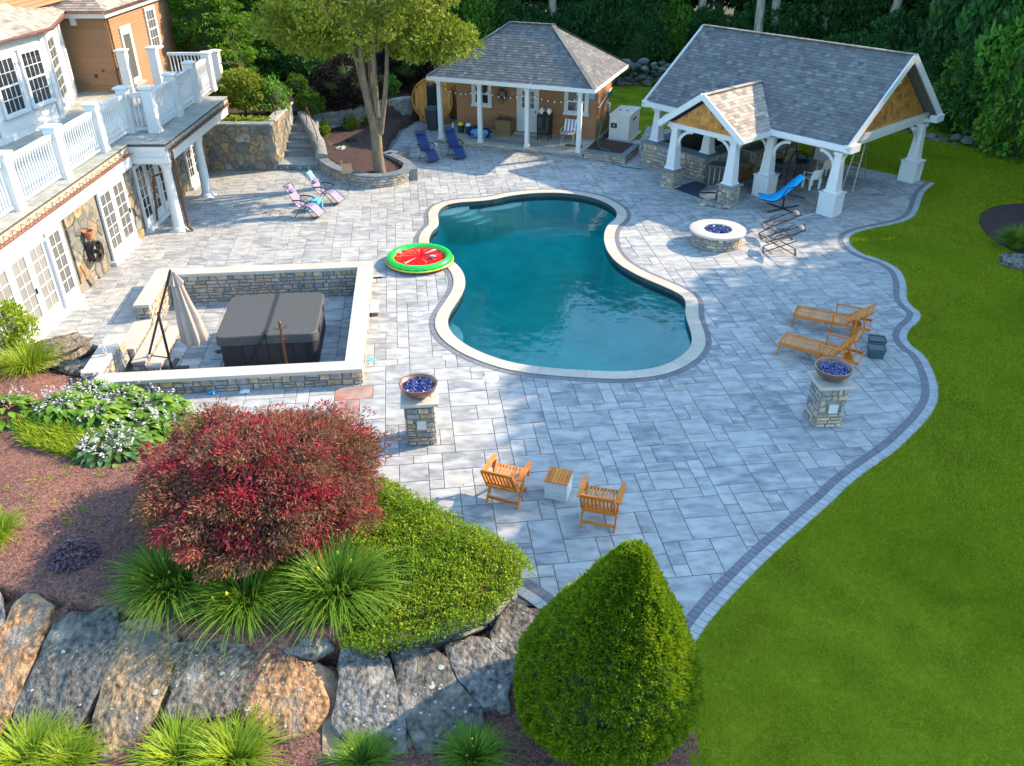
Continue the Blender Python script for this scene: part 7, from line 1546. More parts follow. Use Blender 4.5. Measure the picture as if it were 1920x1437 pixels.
# ------------------------------------------------------------ boulders of the front slope
def boulder(name, pts, z, mat, label, seed, cat='boulder', lich=0, th=.35, stain=None):
    """pts: outline on the ground plane (x, y) with height z per point"""
    cx = sum(p[0] for p in pts) / len(pts); cy = sum(p[1] for p in pts) / len(pts); pts = [(cx + (p[0] - cx) * 1.05, cy + (p[1] - cy) * 1.03) for p in pts]; z = [q + .09 for q in z]; cz_ = sum(z) / len(z)
    _c = [(p[0] * 1.0, p[1], q) for p, q in zip(pts, z)]; _s = crom(_c, 7); _l = [tuple(a[j] + (b[j] - a[j]) * k / 7 for j in range(3)) for a, b in zip(_c, _c[1:] + _c[:1]) for k in range(7)]; ol = [tuple(.35 * u + .65 * v for u, v in zip(a, b)) for a, b in zip(_s, _l)]; n = len(ol)
    t = thing(name, label, cat, (cx, cy, cz_ - th)); m = MB(); vs = []; o = Vector((cx, cy, cz_ - th))
    for s, dz in ((.99, -th), (1.03, -.10), (1.02, -.02), (1.0, .008), (.93, .02), (.84, .025), (.74, .03), (.66, .033), (.58, .035), (.5, .036), (.42, .04), (.34, .04), (.26, .04), (.18, .04), (.1, .04), (.04, .04)):
        for p in ol:
            x = cx + (p[0] - cx) * s; y = cy + (p[1] - cy) * s; zz = cz_ + (p[2] - cz_) * s + dz
            q = noise.noise(Vector((x * 2.2, y * 1.1, seed))) * .04 + noise.noise(Vector((x * 7, y * 3.2, seed + 5))) * .03 + abs(noise.noise(Vector((x * 11, y * 4, seed + 2)))) * .02
            e = noise.noise(Vector((p[0] * 4, p[1] * 4, seed + 9))) * .035 * (1 if s > .9 else 0)
            vs.append((x + e - o.x, y + e - o.y, zz + (q if dz > -.1 else q * .3) - o.z))
    K = 16; fs = [(k * n + i, k * n + (i + 1) % n, (k + 1) * n + (i + 1) % n, (k + 1) * n + i) for k in range(K - 1) for i in range(n)] + [tuple((K - 1) * n + i for i in range(n))]
    me_o = m.add(vs, fs).build('slab', mat, t, smooth=28)
    rn = random.Random(seed)
    for k in range(lich):
        a = rn.uniform(0, 6.28); s = math.sqrt(rn.random()) * .85; p = ol[int(a / 6.2832 * n) % n]
        x = cx + (p[0] - cx) * s; y = cy + (p[1] - cy) * s; zz = cz_ + (p[2] - cz_) * s + .04 + noise.noise(Vector((x * 2.2, y * 1.1, seed))) * .04 + noise.noise(Vector((x * 7, y * 3.2, seed + 5))) * .022
        r = rn.uniform(.012, .03) * (2.1 if rn.random() < .15 else 1); q = MB(); kk = 9
        q.add([(x - o.x, y - o.y, zz - o.z + .012)] + [(x - o.x + r * rn.uniform(.7, 1.1) * math.cos(j / kk * 6.283), y - o.y + r * rn.uniform(.7, 1.1) * math.sin(j / kk * 6.283), zz - o.z + .006) for j in range(kk)], [(0, 1 + j, 1 + (j + 1) % kk) for j in range(kk)]); q.build('lichen', 'lichen', t)
    return t
BZ = lambda x, y: 0
BOULD = [([(-8.409, 9.591), (-8.069, 9.426), (-7.894, 9.139), (-7.824, 8.892), (-7.993, 8.714)], [0.78, 0.748, 0.721, 0.638, 0.603]), ([(-7.695, 9.444), (-7.473, 9.385), (-7.215, 9.226), (-7.151, 8.879), (-7.168, 8.482), (-7.166, 8.128), (-7.157, 7.842), (-7.211, 7.586), (-7.455, 7.302), (-7.884, 7.975), (-8.019, 8.486), (-7.797, 8.734), (-7.768, 9.033), (-7.746, 9.234)], [0.729, 0.72, 0.711, 0.617, 0.484, 0.358, 0.249, 0.149, 0.03, 0.314, 0.515, 0.616, 0.683, 0.737]), ([(-6.389, 9.286), (-6.229, 9.26), (-6.042, 8.703), (-5.957, 8.344), (-6.053, 8.014), (-6.166, 7.658), (-6.314, 7.421), (-6.658, 7.388), (-7.084, 7.453), (-7.111, 7.723), (-7.092, 8.078), (-7.058, 8.529), (-6.998, 8.882), (-6.806, 9.094), (-6.539, 9.109)], [0.67, 0.663, 0.533, 0.413, 0.301, 0.171, 0.078, 0.065, 0.093, 0.203, 0.338, 0.499, 0.614, 0.675, 0.671]), ([(-6.034, 8.926), (-5.792, 9.015), (-5.455, 8.983), (-5.153, 8.783), (-5.073, 8.359), (-5.084, 7.98), (-5.172, 7.663), (-5.305, 7.415), (-5.567, 7.161), (-5.788, 7.136), (-5.94, 7.435), (-5.976, 7.778), (-5.993, 8.139), (-5.957, 8.344), (-5.993, 8.624)], [0.601, 0.62, 0.596, 0.525, 0.395, 0.273, 0.164, 0.074, 0.03, 0.03, 0.083, 0.214, 0.344, 0.413, 0.506]), ([(-5.083, 8.621), (-4.833, 8.709), (-4.331, 8.74), (-3.885, 8.551), (-3.814, 8.122), (-3.898, 7.796), (-4.171, 7.649), (-4.801, 7.596), (-4.995, 7.664), (-4.944, 7.952), (-5.074, 8.304)], [0.475, 0.491, 0.479, 0.402, 0.283, 0.19, 0.148, 0.136, 0.163, 0.261, 0.378]), ([(-3.829, 8.554), (-3.568, 8.567), (-3.153, 8.363), (-2.792, 8.111), (-2.708, 7.745), (-2.85, 7.54), (-3.172, 7.351), (-3.488, 7.42), (-3.903, 7.58), (-3.898, 7.796), (-3.814, 8.122)], [0.399, 0.383, 0.306, 0.225, 0.138, 0.093, 0.044, 0.067, 0.122, 0.19, 0.283]), ([(-3.527, 8.766), (-3.243, 8.854), (-2.977, 8.871), (-2.774, 8.768), (-2.986, 8.598), (-3.405, 8.559)], [0.426, 0.421, 0.401, 0.34, 0.347, 0.369]), ([(-2.593, 8.741), (-2.019, 8.894), (-1.876, 8.597), (-1.729, 8.159), (-1.597, 7.81), (-1.493, 7.252), (-1.684, 7.219), (-2.241, 7.285), (-2.533, 7.561), (-2.547, 8.041)], [0.299, 0.218, 0.18, 0.128, 0.087, 0.03, 0.03, 0.03, 0.088, 0.182]), ([(-1.837, 8.826), (-1.452, 8.966), (-1.133, 8.826), (-0.945, 8.479), (-0.725, 8.118), (-0.495, 7.902), (-0.437, 7.558), (-0.691, 7.415), (-1.05, 7.252), (-1.295, 7.219), (-1.478, 7.548), (-1.597, 7.81), (-1.713, 8.301)], [0.2, 0.184, 0.151, 0.117, 0.083, 0.062, 0.043, 0.038, 0.03, 0.03, 0.057, 0.087, 0.142]), ([(-1.036, 8.871), (-0.637, 9.103), (-0.432, 9.075), (0.083, 8.688), (-0.08, 8.141), (-0.078, 7.841), (-0.431, 7.868), (-0.497, 7.973), (-0.765, 8.299)], [0.147, 0.125, 0.107, 0.071, 0.054, 0.046, 0.058, 0.066, 0.096]), ([(-0.325, 9.213), (-0.018, 9.888), (0.515, 9.508), (0.42, 8.909), (0.083, 8.688), (-0.287, 9.001)], [0.098, 0.071, 0.08, 0.078, 0.071, 0.094])]
BM = ['rock_grey', 'rock_orange', 'rock_dark', 'rock_tan', 'rock_brown', 'rock_orange', 'rock_grey', 'rock_grey', 'rock_dark', 'rock_grey', 'rock_dark']
BLB = ['small grey boulder cut by the left edge of the picture', 'long rust orange slab boulder at the far left of the slope', 'large dark slate boulder with a pale edge, right of the long orange slab',
       'tan streaked boulder with dark grey top right of the large dark slab', 'speckled brown rounded boulder below the middle lily clump', 'rusty orange diamond shaped boulder with white lichen spots',
       'small low dark rock under the right-hand daylily clump', 'grey fluted slab boulder with lichen spots in front of the sandy strip', 'dark boulder with the largest pale lichen patches below the curved garden wall',
       'grey weathered slab with pale worn patch next to the conical shrub', 'flat dark rock holding the cut paver pieces']
for i, (pts, z) in enumerate(BOULD): boulder('boulder', pts, z, BM[i], BLB[i], i + 3, lich=[1, 0, 5, 8, 5, 20, 3, 14, 20, 10, 2][i], th=.3 if i not in (6,) else .15)
def rock(p, r, label, mat='rock_grey', s=(1, .7, .5), seed=1):
    t = thing('rock', label, 'rock', p, U(0, 3)); m = MB(); blob(m, (0, 0, r * .25), r * s[0], r * s[1], r * s[2], 16, 9, .28, seed); m.build('stone', mat, t, 40); return t
rock((-7.456, 36.143, 0.3), .28, 'pale rounded rock in the planter mulch nearest the garden steps', 'ledge', seed=2)
rock((-6.982, 38.415, 0.2), .3, 'flat tan rock between the young shrubs in the planter', 'rock_tan', seed=3)
rock((-7.712, 39.741, 1.45), .4, 'light rock on the dark mulch slope under the purple shrub', 'rock_tan', seed=4)
rock((15.832, 24.28, 0.05), .45, 'grey rock in the mulch bed at the right edge of the lawn', 'rock_grey', seed=5)
rock((-11.648, 18.136, 0.0), 1.0, 'broad low weathered rock at the foot of the french doors, edge of the garden', 'rock_brown', (1.1, .55, .32), seed=6)
rock((-10.429, 17.504, 0.0), .6, 'smaller flat rock next to the flowering hostas at the patio corner', 'rock_brown', (1.2, .5, .3), seed=7)

# curved garden wall holding the ground cover
GW = [(-2.012, 8.965), (-1.47, 9.04), (-0.995, 9.191), (-0.566, 9.422), (-0.265, 9.627), (-0.072, 9.872), (0.036, 10.174), (0.019, 10.423)] + [(-.35, 10.95), (-1.2, 11.6), (-2.4, 12.35), (-3.4, 13.1)]
gw = Path(crom(GW, 4, False)); s_ = side_of(gw, (3, 12))
t = thing('garden_wall', 'dry stacked grey stone wall curving under the green ground cover', 'garden wall', (0, 10, 0))
m = MB(); band(m, gw, -s_ * .25, 0, -.1, .50); m.build('wall_core', 'mortar_dark', t, world=True)
pieces('stone', t, 'block', wall_face(gw, 0, gw.L, -.02, .52, 'l', 71, s_, wd=(.22, .6), rh=(.07, .15), g=.006, jit=.02), t=.06, ch=.02, jit=.03)

# ------------------------------------------------------------ plants of the front garden
def plant(name, label, cat, loc, meshes, group=None, rz=0, sc=1):
    t = thing(name, label, cat, loc, rz, group)
    for nm, me in meshes:
        o = mesh_obj(nm, me, t)
        if nm == 'flower_spikes': o['kind'] = 'stuff'
    t.scale = (sc,) * 3 if not hasattr(sc, '__len__') else sc
    return t
GX = lambda x, y: float(terr(np.array([x]), np.array([y]))[0])
# weeping red maple
c = (-4.374, 11.352); gz = GX(c[0], c[1]); t = thing('red_maple', 'wide domed dark red laceleaf maple between the hostas and the green ground cover', 'maple', (c[0], c[1], gz))
m = MB(); m.tube([(0, 0, -.1), (.05, 0, .4), (-.1, .1, .8)], [.11, .09, .05], 8); tr = m.build('trunk', 'bark_dark', t, 40)
for a in range(7): m = MB(); q = a * .9; m.tube([(0, 0, .4), (.6 * math.cos(q), .6 * math.sin(q), 1.0), (1.3 * math.cos(q), 1.3 * math.sin(q), 1.1), (1.75 * math.cos(q), 1.75 * math.sin(q), .7)], [.05, .035, .02, .01], 6); m.build('limb', 'bark_dark', tr, 40)
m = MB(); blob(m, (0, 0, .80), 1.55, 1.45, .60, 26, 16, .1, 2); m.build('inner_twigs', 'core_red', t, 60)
g = np.random.default_rng(21); P_, N_, R_, P2, N2, R2 = [], [], [], [], [], []
for k in range(900):
    u = unit(g, 1)[0]; u[2] = abs(u[2]) * 1.0 - .28
    bump = .97 + .11 * math.sin(u[0] * 5 + 1) * math.cos(u[1] * 6) + .22 * noise.noise(Vector(u * 2.6)); cc = u / np.linalg.norm(u) * np.array([1.82, 1.70, 1.03]) * bump * (g.uniform(.86, 1.02) if k % 6 else g.uniform(1.02, 1.13)) + np.array([0, 0, .82])
    nn = int(90 * g.uniform(.4, 1.6)); d = unit(g, nn); pp_ = cc + d * np.array([.27, .27, .07]) * (g.uniform(0, 1, nn) ** .5)[:, None]; out = u * .9 + np.array([0, 0, .1])
    red = g.uniform() < .17 or (noise.noise(Vector(cc * 2.6)) > .22 and g.uniform() < .35)
    (P2 if red else P_).append(pp_); (N2 if red else N_).append(np.tile(out, (nn, 1)) * .8 + d * .7); (R2 if red else R_).append((g.uniform() + g.uniform(0, .4, nn)) % 1)
me = leaf_mesh('foliage', np.concatenate(P_), np.concatenate(N_), .085, 'l_red', asp=.24, spread=.45, rnd=np.concatenate(R_), droop=.35, seed=2); mesh_obj('foliage', me, t)
me = leaf_mesh('bright_tips', np.concatenate(P2), np.concatenate(N2), .085, 'l_red2', asp=.26, spread=.45, rnd=np.concatenate(R2), droop=.3, seed=3); mesh_obj('bright_tips', me, t)
# ground cover over the wall
GCP = [(-3.24, 12.43), (-2.663, 12.644), (-1.99, 12.111), (-1.253, 11.549), (-0.515, 11.035), (-0.046, 10.628), (0.108, 10.343), (0.053, 9.968), (-0.188, 9.553), (-0.583, 9.159), (-1.065, 8.921), (-1.621, 8.753), (-2.17, 8.629), (-2.509, 8.732), (-2.938, 9.728), (-3.364, 11.007)]
g = np.random.default_rng(31); n = 150000; X = g.uniform(-4.4, .9, n); Y = g.uniform(8.2, 13.6, n); d = dist_np(GCP, X, Y); ins_ = inside_np(GCP, X, Y); k_ = ins_ | ((d < .30) & ((Y > 10.4) | (d < .10))); X, Y, d = X[k_], Y[k_], d[k_]
ins_ = inside_np(GCP, X, Y)
hum = np.array([noise.noise(Vector((x * 1.6, y * 1.6, 3))) * .5 + noise.noise(Vector((x * 5, y * 5, 8))) * .3 for x, y in zip(X, Y)])
Z = np.maximum(terr(X, Y), .5) + .10 + hum * .20 + g.uniform(-.10, .07, len(X)) - np.where(ins_, np.where(d < .06, .03, 0), d * 1.1 * g.uniform(.3, 1, len(X)))
rr_ = (np.array([noise.noise(Vector((x * .9, y * .9, 20))) for x, y in zip(X, Y)]) * .5 + .35 + g.uniform(-.18, .18, len(X))) % 1
me = leaf_mesh('ground_cover', np.stack([X, Y, Z], 1), np.tile([0, -.1, .75], (len(X), 1)), .048, 'l_cover', asp=.55, spread=.75, rnd=rr_, seed=5); tag(mesh_obj('ground_cover', me), kind='stuff')
m = MB(); _cx = np.mean(np.array(GCP), axis=0); q = [tuple(np.array(p) + (_cx - np.array(p)) * .16) for p in GCP]; m.prism(q, .3, .585); tag(m.build('planting_soil', 'mulch_dark'), kind='structure')
# daylily clumps, lime tufts and other grasses
lily = blades('blades', 1000, .28, 1.2, .028, 1.0, 'l_lily', 41, up=.95); lily2 = blades('blades', 900, .26, 1.15, .026, 1.0, 'l_lily', 42, up=.85); lime = blades('blades', 700, .22, .62, .013, .9, 'l_lime', 43, up=.8)
def tuft(x, y, z, me, label, group, sc=1.0, cat='daylily', buds=0):
    p = (x, y, z); t = plant('daylily' if cat == 'daylily' else 'ornamental_grass', label, cat, p, [('blades', me)], group, U(0, 6), sc)
    for k in range(buds):
        a = U(0, 6.28); r = U(.1, .55); h = U(.55, .85); q = MB(); q.tube([(0, 0, 0), (r * .4 * math.cos(a), r * .4 * math.sin(a), h * .6), (r * math.cos(a), r * math.sin(a), h)], .005, 4); s = q.build('flower_stalk', 'l_lily', t); q = MB(); blob(q, (r * math.cos(a), r * math.sin(a), h), .022, .022, .035, 7, 5, 0)
        q.build('bud', 'l_lime' if k else 'yellow', s)
    return t
for x, y, z, me, lb, sc, b in [(-5.418, 9.562, 0.72, 'lily', 'dark green daylily clump with yellow flowers, leftmost of the three under the red maple', 0.92, 7), (-4.208, 9.382, 0.68, 'lily2', 'middle daylily clump of the three, arching over the boulders', 1.0, 4), (-2.806, 9.544, 0.62, 'lily', 'light green daylily clump, rightmost of the three beside the ground cover', 1.05, 3)]:
    tuft(x, y, z, {'lily': lily, 'lily2': lily2}[me], lb, 'daylilies under the maple', sc, buds=b)
for x, y, z, me, lb, sc in [(-6.662, 7.082, 0.03, 'lime', 'lime green grass tuft at the bottom left corner', 1.25), (-6.118, 7.025, 0.03, 'lime', 'lime green grass tuft second from the bottom left corner', 1.0), (-4.627, 7.082, 0.03, 'lime', 'lime green grass tuft below the tan streaked boulder', 1.2), (-3.849, 7.082, 0.03, 'lime', 'lime green grass tuft below the speckled brown boulder', 1.25), (-8.76, 10.592, 0.95, 'lime', 'lime grass tuft at the left edge beside the dark mulch', 1.0), (-11.77, 17.422, 0.3, 'lime', 'lime grass tuft at the left edge near the house corner', 1.6), (-12.878, 18.414, 0.5, 'lime', 'tall green grass tuft by the french doors at the left edge', 1.5)]:
    tuft(x, y, z, lime, lb, 'lime grass tufts', sc, 'ornamental grass')
for x, y, z, lb, sc in [(*(-2.059, 6.993), .03, 'bright green daylily with an orange flower at the bottom edge below the fluted slab', .62), (*(-0.554, 7.057), .03, 'bright green daylily at the bottom edge left of the conical shrub', .66)]:
    tuft(x, y, z, lily, lb, 'small daylilies at the bottom edge', sc * .8, buds=3)
t = tuft(*(16.754, 25.828), .05, lily, 'green grass clump in the mulch bed at the right edge', None, .8, 'ornamental grass')
# low grass ribbon left of the hostas
g = np.random.default_rng(51); LG = [(-10.637, 14.805), (-9.996, 14.908), (-9.022, 14.402), (-8.443, 14.501), (-7.673, 13.826), (-8.294, 13.108), (-9.231, 13.642), (-10.069, 14.015)]
def scatter(poly, n, g):
    xs = [p[0] for p in poly]; ys = [p[1] for p in poly]; X = g.uniform(min(xs), max(xs), n); Y = g.uniform(min(ys), max(ys), n); k = inside_np(poly, X, Y); return X[k], Y[k]
X, Y = scatter(LG, 9000, g); Z = terr(X, Y); me = leaf_mesh('low_grass', np.stack([X, Y, Z], 1), np.tile([-.5, -.5, 1.0], (len(X), 1)), .24, 'l_lime', asp=.07, spread=.5, seed=6); tag(mesh_obj('low_grass', me), kind='stuff')
# hostas: mounds of broad leaves with flower spikes
def hosta_mesh(R_, n, size, mat, seed, h=.35, asp=.62):
    g = np.random.default_rng(seed); az = g.uniform(0, 6.28, n); r = R_ * np.sqrt(g.uniform(.01, 1, n)); z = h * (1 - (r / R_) ** 2) + g.uniform(-.05, .03, n)
    p = np.stack([r * np.cos(az), r * np.sin(az), z], 1); nn = np.stack([np.cos(az), np.sin(az), .25 - .5 * r / R_], 1)
    s = size * g.uniform(.7, 1.2, n); V = []; d = nn / np.linalg.norm(nn, axis=1)[:, None]; sd_ = np.stack([-np.sin(az + g.normal(0, .4, n)), np.cos(az), g.normal(0, .15, n)], 1); upv = np.cross(d, sd_) * -1
    for t_, w_, dz in ((0, .0, 0), (.25, .75, .03), (.6, .95, .03), (1.0, .02, -.25)):
        c_ = p + d * (s * t_)[:, None] + np.array([0, 0, 1.]) * (s * dz)[:, None]
        V += [c_ - sd_ * (s * asp * w_ * .5)[:, None] + np.array([0, 0, 1.]) * (s * .08 * w_)[:, None], c_, c_ + sd_ * (s * asp * w_ * .5)[:, None] + np.array([0, 0, 1.]) * (s * .08 * w_)[:, None]]
    V = np.stack(V, 1).reshape(-1, 3); Fc = np.concatenate([np.arange(n)[:, None] * 12 + np.array([[3 * k + j, 3 * k + j + 1, 3 * k + 3 + j + 1, 3 * k + 3 + j]]) for k in range(3) for j in (0, 1)])
    me = np_mesh('foliage', V, Fc, np.tile(g.uniform(0, 1, n), 6)); me.materials.append(mt[mat]); return me
def margin_mesh(n_src, seed): pass
hm = [hosta_mesh(.62, 190, .24, 'l_hosta', 61), hosta_mesh(.55, 150, .22, 'l_hosta', 62), hosta_mesh(.62, 260, .17, 'l_hosta_var', 63, .38)]
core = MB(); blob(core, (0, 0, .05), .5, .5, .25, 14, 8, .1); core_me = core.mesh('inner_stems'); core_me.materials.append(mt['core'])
def flowers(n, R_, seed, h0=.35, h1=.62, mat='petal'):
    g = np.random.default_rng(seed); P_ = []; N_ = []
    for k in range(n):
        a = g.uniform(0, 6.28); r = R_ * math.sqrt(g.uniform()); lx = g.normal(0, .08); ly = g.normal(0, .08); H = g.uniform(h0, h1)
        for j in range(9): t_ = j / 9; q = g.uniform(0, 6.28); P_.append((r * math.cos(a) + lx * t_, r * math.sin(a) + ly * t_, H * (.68 + .36 * t_))); N_.append((math.cos(q), math.sin(q), -.2))
    return leaf_mesh('flower_spikes', np.array(P_), np.array(N_), .055, mat, asp=.5, spread=.2, seed=seed)
fm_ = [flowers(26, .5, 71), flowers(14, .45, 72), flowers(34, .45, 73, .34, .55)]
HL = [(-9.755, 16.086, 0, 0, 'green hosta with lilac flowers at the back left of the bed'), (-8.969, 15.902, 1, 0, 'green hosta with lilac flowers in the middle back of the bed'), (-8.078, 15.636, 0, 1, 'green hosta close to the front left corner of the spa wall'), (-9.853, 15.162, 0, 0, 'broad green hosta at the left end of the flowering group'), (-8.943, 14.923, 1, 1, 'broad green hosta in the centre of the flowering group'), (-7.979, 14.65, 0, 1, 'green hosta directly behind the white-edged hosta'), (-7.353, 14.966, 1, 1, 'green hosta touching the top left of the red maple'), (-8.023, 13.425, 2, 2, 'white-edged hosta with a dense cluster of pale flowers left of the maple')]
for x, y, a, b, lb in HL: plant('hosta', lb, 'hosta', (x, y, GX(x, y)), [('foliage', hm[a]), ('flower_spikes', fm_[b]), ('inner_stems', core_me)], 'flowering hostas', U(0, 6), 1.15 if a == 2 else 1.05)
x, y = (-11.064, 15.117); plant('hosta', 'green hosta cut by the left edge of the picture', 'hosta', (x, y, GX(x, y)), [('foliage', hm[0]), ('flower_spikes', fm_[1])], 'flowering hostas', 1, 1.0)
x, y = (-7.275, 10.232); plant('coral_bells', 'small dark purple leafy plant alone on the brown mulch', 'coral bells', (x, y, GX(x, y) - .02), [('foliage', hosta_mesh(.38, 650, .065, 'l_purple', 64, .30, .95))])
x, y = (-12.472, 18.327); P_, N_, R_ = crown_points(.5, .5, .7, 50, 45, .16, 75); plant('yellow_shrub', 'yellow green leafy shrub at the left edge in front of the french doors', 'shrub', (x, y, .9), [('foliage', leaf_mesh('foliage', P_, N_, .12, 'l_lime', asp=.3, seed=7))])
x, y = (-10.012, 17.763); t = plant('flower_stalk_plant', 'single tall spike of tiny white flowers at the spa wall corner', 'flower spike', (x, y, 0), []); m = MB(); m.tube([(0, 0, 0), (.03, 0, .5), (0, 0, 1.0)], .008, 5); m.build('stem', 'l_lily', t); m = MB()
for k in range(60): z = U(.45, 1.0); a = U(0, 6.28); m.box((.03 * math.cos(a), .03 * math.sin(a), z), (.025, .02, .02))
m.build('blossom', 'petal', t)
# seedlings in the mulch, moss between slabs
g = np.random.default_rng(81); P_, N_ = [], []
for k in range(70):
    px, py = g.uniform(-9.5, -5.2), g.uniform(10.6, 14.6)
    if not inside(GARD, px, py): continue
    h = GX(px, py); nn = int(g.uniform(6, 16)); a = g.uniform(0, 6.28, nn); P_.append(np.stack([px + g.normal(0, .03, nn), py + g.normal(0, .03, nn), np.full(nn, h)], 1)); N_.append(np.stack([np.cos(a), np.sin(a), np.full(nn, .9)], 1))
me = leaf_mesh('weeds', np.concatenate(P_), np.concatenate(N_), .10, 'l_lime', asp=.16, spread=.3, seed=8); tag(mesh_obj('weeds', me), kind='stuff')
P_ = []
for cx_, cy_, n, r in [(-5.053, 8.19, 260, 0.28), (-6.618, 7.908, 200, 0.22), (-5.889, 8.665, 120, 0.12), (0.0, 9.778, 500, 0.22), (-0.295, 9.006, 260, 0.25), (-5.889, 7.38, 200, 0.2), (-2.578, 8.483, 200, 0.2), (-1.4, 8.75, 200, 0.25), (-3.847, 7.624, 150, 0.2)]:
    q = g.normal(0, r * .55, (n, 2)); q[:, 0] *= .6; xx = cx_ + q[:, 0]; yy = cy_ + q[:, 1]; P_.append(np.stack([xx, yy, np.maximum(terr(xx, yy), .02) + .03 + g.uniform(0, .05, n)], 1))
P_ = np.concatenate(P_); me = leaf_mesh('moss', P_, np.tile([0, 0, .8], (len(P_), 1)), .05, 'moss', asp=.5, spread=.8, seed=9); tag(mesh_obj('moss', me), kind='stuff')

g = np.random.default_rng(85); n = 2600; X = np.concatenate([g.uniform(-12.5, -3, n), g.normal(-.5, 1.2, 500)]); Y = np.concatenate([g.uniform(17, 34, n), g.normal(12.5, 1.5, 500)]); k_ = inside_np(PATIO, X, Y) & ~inside_np(PIT, X, Y) & ~inside_np(GARD, X, Y) & (g.uniform(0, 1, len(X)) < np.clip(.15 + (-X - 6) * .12, .1, .8)); X, Y = X[k_], Y[k_]
me = leaf_mesh('fallen_leaves', np.stack([X, Y, np.full(len(X), .008)], 1), np.tile([0, 0, .1], (len(X), 1)), .05, 'mulch_chip', asp=.5, spread=.35, seed=12); tag(mesh_obj('fallen_leaves', me), kind='stuff')
# conical shrub in the foreground
t = thing('conical_shrub', 'large dense cone-shaped green shrub in the foreground beside the lawn', 'conical evergreen', (1.30, 7.85, 0)); H_ = 3.25
prof = [(0, .0), (.05, .92), (.15, 1.2), (.26, 1.27), (.40, 1.14), (.55, .90), (.68, .66), (.80, .44), (.90, .27), (.96, .17), (1.0, .06)]
lean = lambda u: .27 * u ** 1.5
def rad_at(u): return np.interp(u, [p[0] for p in prof], [p[1] for p in prof])
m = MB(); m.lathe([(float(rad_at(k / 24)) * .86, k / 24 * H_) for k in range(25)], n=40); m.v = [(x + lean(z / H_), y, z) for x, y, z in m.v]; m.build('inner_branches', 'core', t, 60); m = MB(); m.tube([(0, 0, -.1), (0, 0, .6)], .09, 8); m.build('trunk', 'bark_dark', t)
g = np.random.default_rng(91); P_, N_, R_ = [], [], []
for k in range(7600):
    u = g.uniform(0, 1) ** 1.25 * .995; a = g.uniform(0, 6.2832)
    lump = noise.noise(Vector((math.cos(a) * 3.2, math.sin(a) * 3.2, u * 7))) * .07; r = float(rad_at(u)) + lump * min(1, float(rad_at(u)) * 2) + g.uniform(-.05, .035)
    c_ = np.array([r * math.cos(a) + lean(u), r * math.sin(a), u * H_]); o = np.array([math.cos(a), math.sin(a), .55 + .6 * u]); nn = int(g.uniform(14, 30)); d = unit(g, nn)
    P_.append(c_ + d * .045 * (g.uniform(0, 1, nn) ** .4)[:, None]); N_.append(np.tile(o, (nn, 1)) + d * .8); R_.append((g.uniform() * .8 + g.uniform(0, .25, nn)) % 1)
me = leaf_mesh('foliage', np.concatenate(P_), np.concatenate(N_), .05, 'l_arb', asp=.42, spread=.4, rnd=np.concatenate(R_), seed=10); mesh_obj('foliage', me, t)

# ------------------------------------------------------------ shrubs of the back left slope
def leafy(name, label, cat, loc, rx, ry, rz_, mat, ls, ncl, per, cr, seed, stem=.4, core_='core', group=None, cs=.72):
    P_, N_, R_ = crown_points(rx, ry, rz_, ncl, per, cr, seed, zmin=-.7); P_[:, 2] += rz_ * .75 + stem
    t = thing(name, label, cat, loc, 0, group); mesh_obj('foliage', leaf_mesh('foliage', P_, N_, ls, mat, asp=.5, rnd=R_, seed=seed), t)
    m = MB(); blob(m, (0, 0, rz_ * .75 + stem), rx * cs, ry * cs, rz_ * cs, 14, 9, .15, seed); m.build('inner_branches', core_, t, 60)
    m = MB(); m.tube([(0, 0, -.1), (.02, 0, stem + rz_ * .5)], .05, 6); m.build('stem', 'bark_dark', t, 40); return t
leafy('pom_shrub', 'clipped rounded green shrub on short trunk above the tall fieldstone wall', 'shrub', (-11.464, 36.498, 1.72), .98, .9, .82, 'l_tree', .13, 130, 70, .2, 101, .42)
leafy('leafy_shrub', 'loose bright green shrub behind the clipped shrub above the fieldstone wall', 'shrub', (-10.4, 37.0, 1.7), .6, .7, .7, 'l_mid', .16, 40, 40, .25, 102, .3)
leafy('low_shrub', 'low yellow green planting on top of the tall fieldstone wall', 'low planting', (-11.2, 34.95, 1.75), 1.2, .25, .16, 'l_lime', .11, 40, 30, .12, 103, 0)
leafy('boxwood', 'small round green boxwood higher up the dark mulch slope', 'boxwood', (-10.615, 42.343, 1.4), .55, .55, .5, 'l_ball', .10, 90, 55, .12, 104, 0, cs=.85)
leafy('boxwood', 'larger round green boxwood closer to the curved block wall', 'boxwood', (-9.214, 38.913, 1.3), .6, .6, .55, 'l_ball', .10, 100, 60, .12, 105, 0, cs=.85)
leafy('broad_shrub', 'dark green spreading shrub below the patch of back lawn', 'shrub', (-10.998, 44.936, 1.5), 1.7, 1.5, 1.0, 'l_dark', .18, 110, 60, .35, 106, .2)
leafy('purple_shrub', 'dark purple shrub left of the big tree trunk on the mulch slope', 'purple shrub', (-7.678, 40.281, 1.3), 1.6, 1.4, 1.15, 'l_darkred', .15, 120, 70, .3, 107, .1, 'core')
leafy('purple_shrub', 'dark purple shrub between the big tree and the barrel sauna', 'purple shrub', (-5.457, 44.557, 1.2), 1.5, 1.3, 1.3, 'l_darkred', .15, 120, 70, .3, 108, .3, 'core')
leafy('leafy_shrub', 'bright green loose shrub behind the trunk near the curved wall', 'shrub', (-6.16, 43.019, 1.0), .5, .5, .5, 'l_mid', .16, 30, 40, .2, 109, .2)
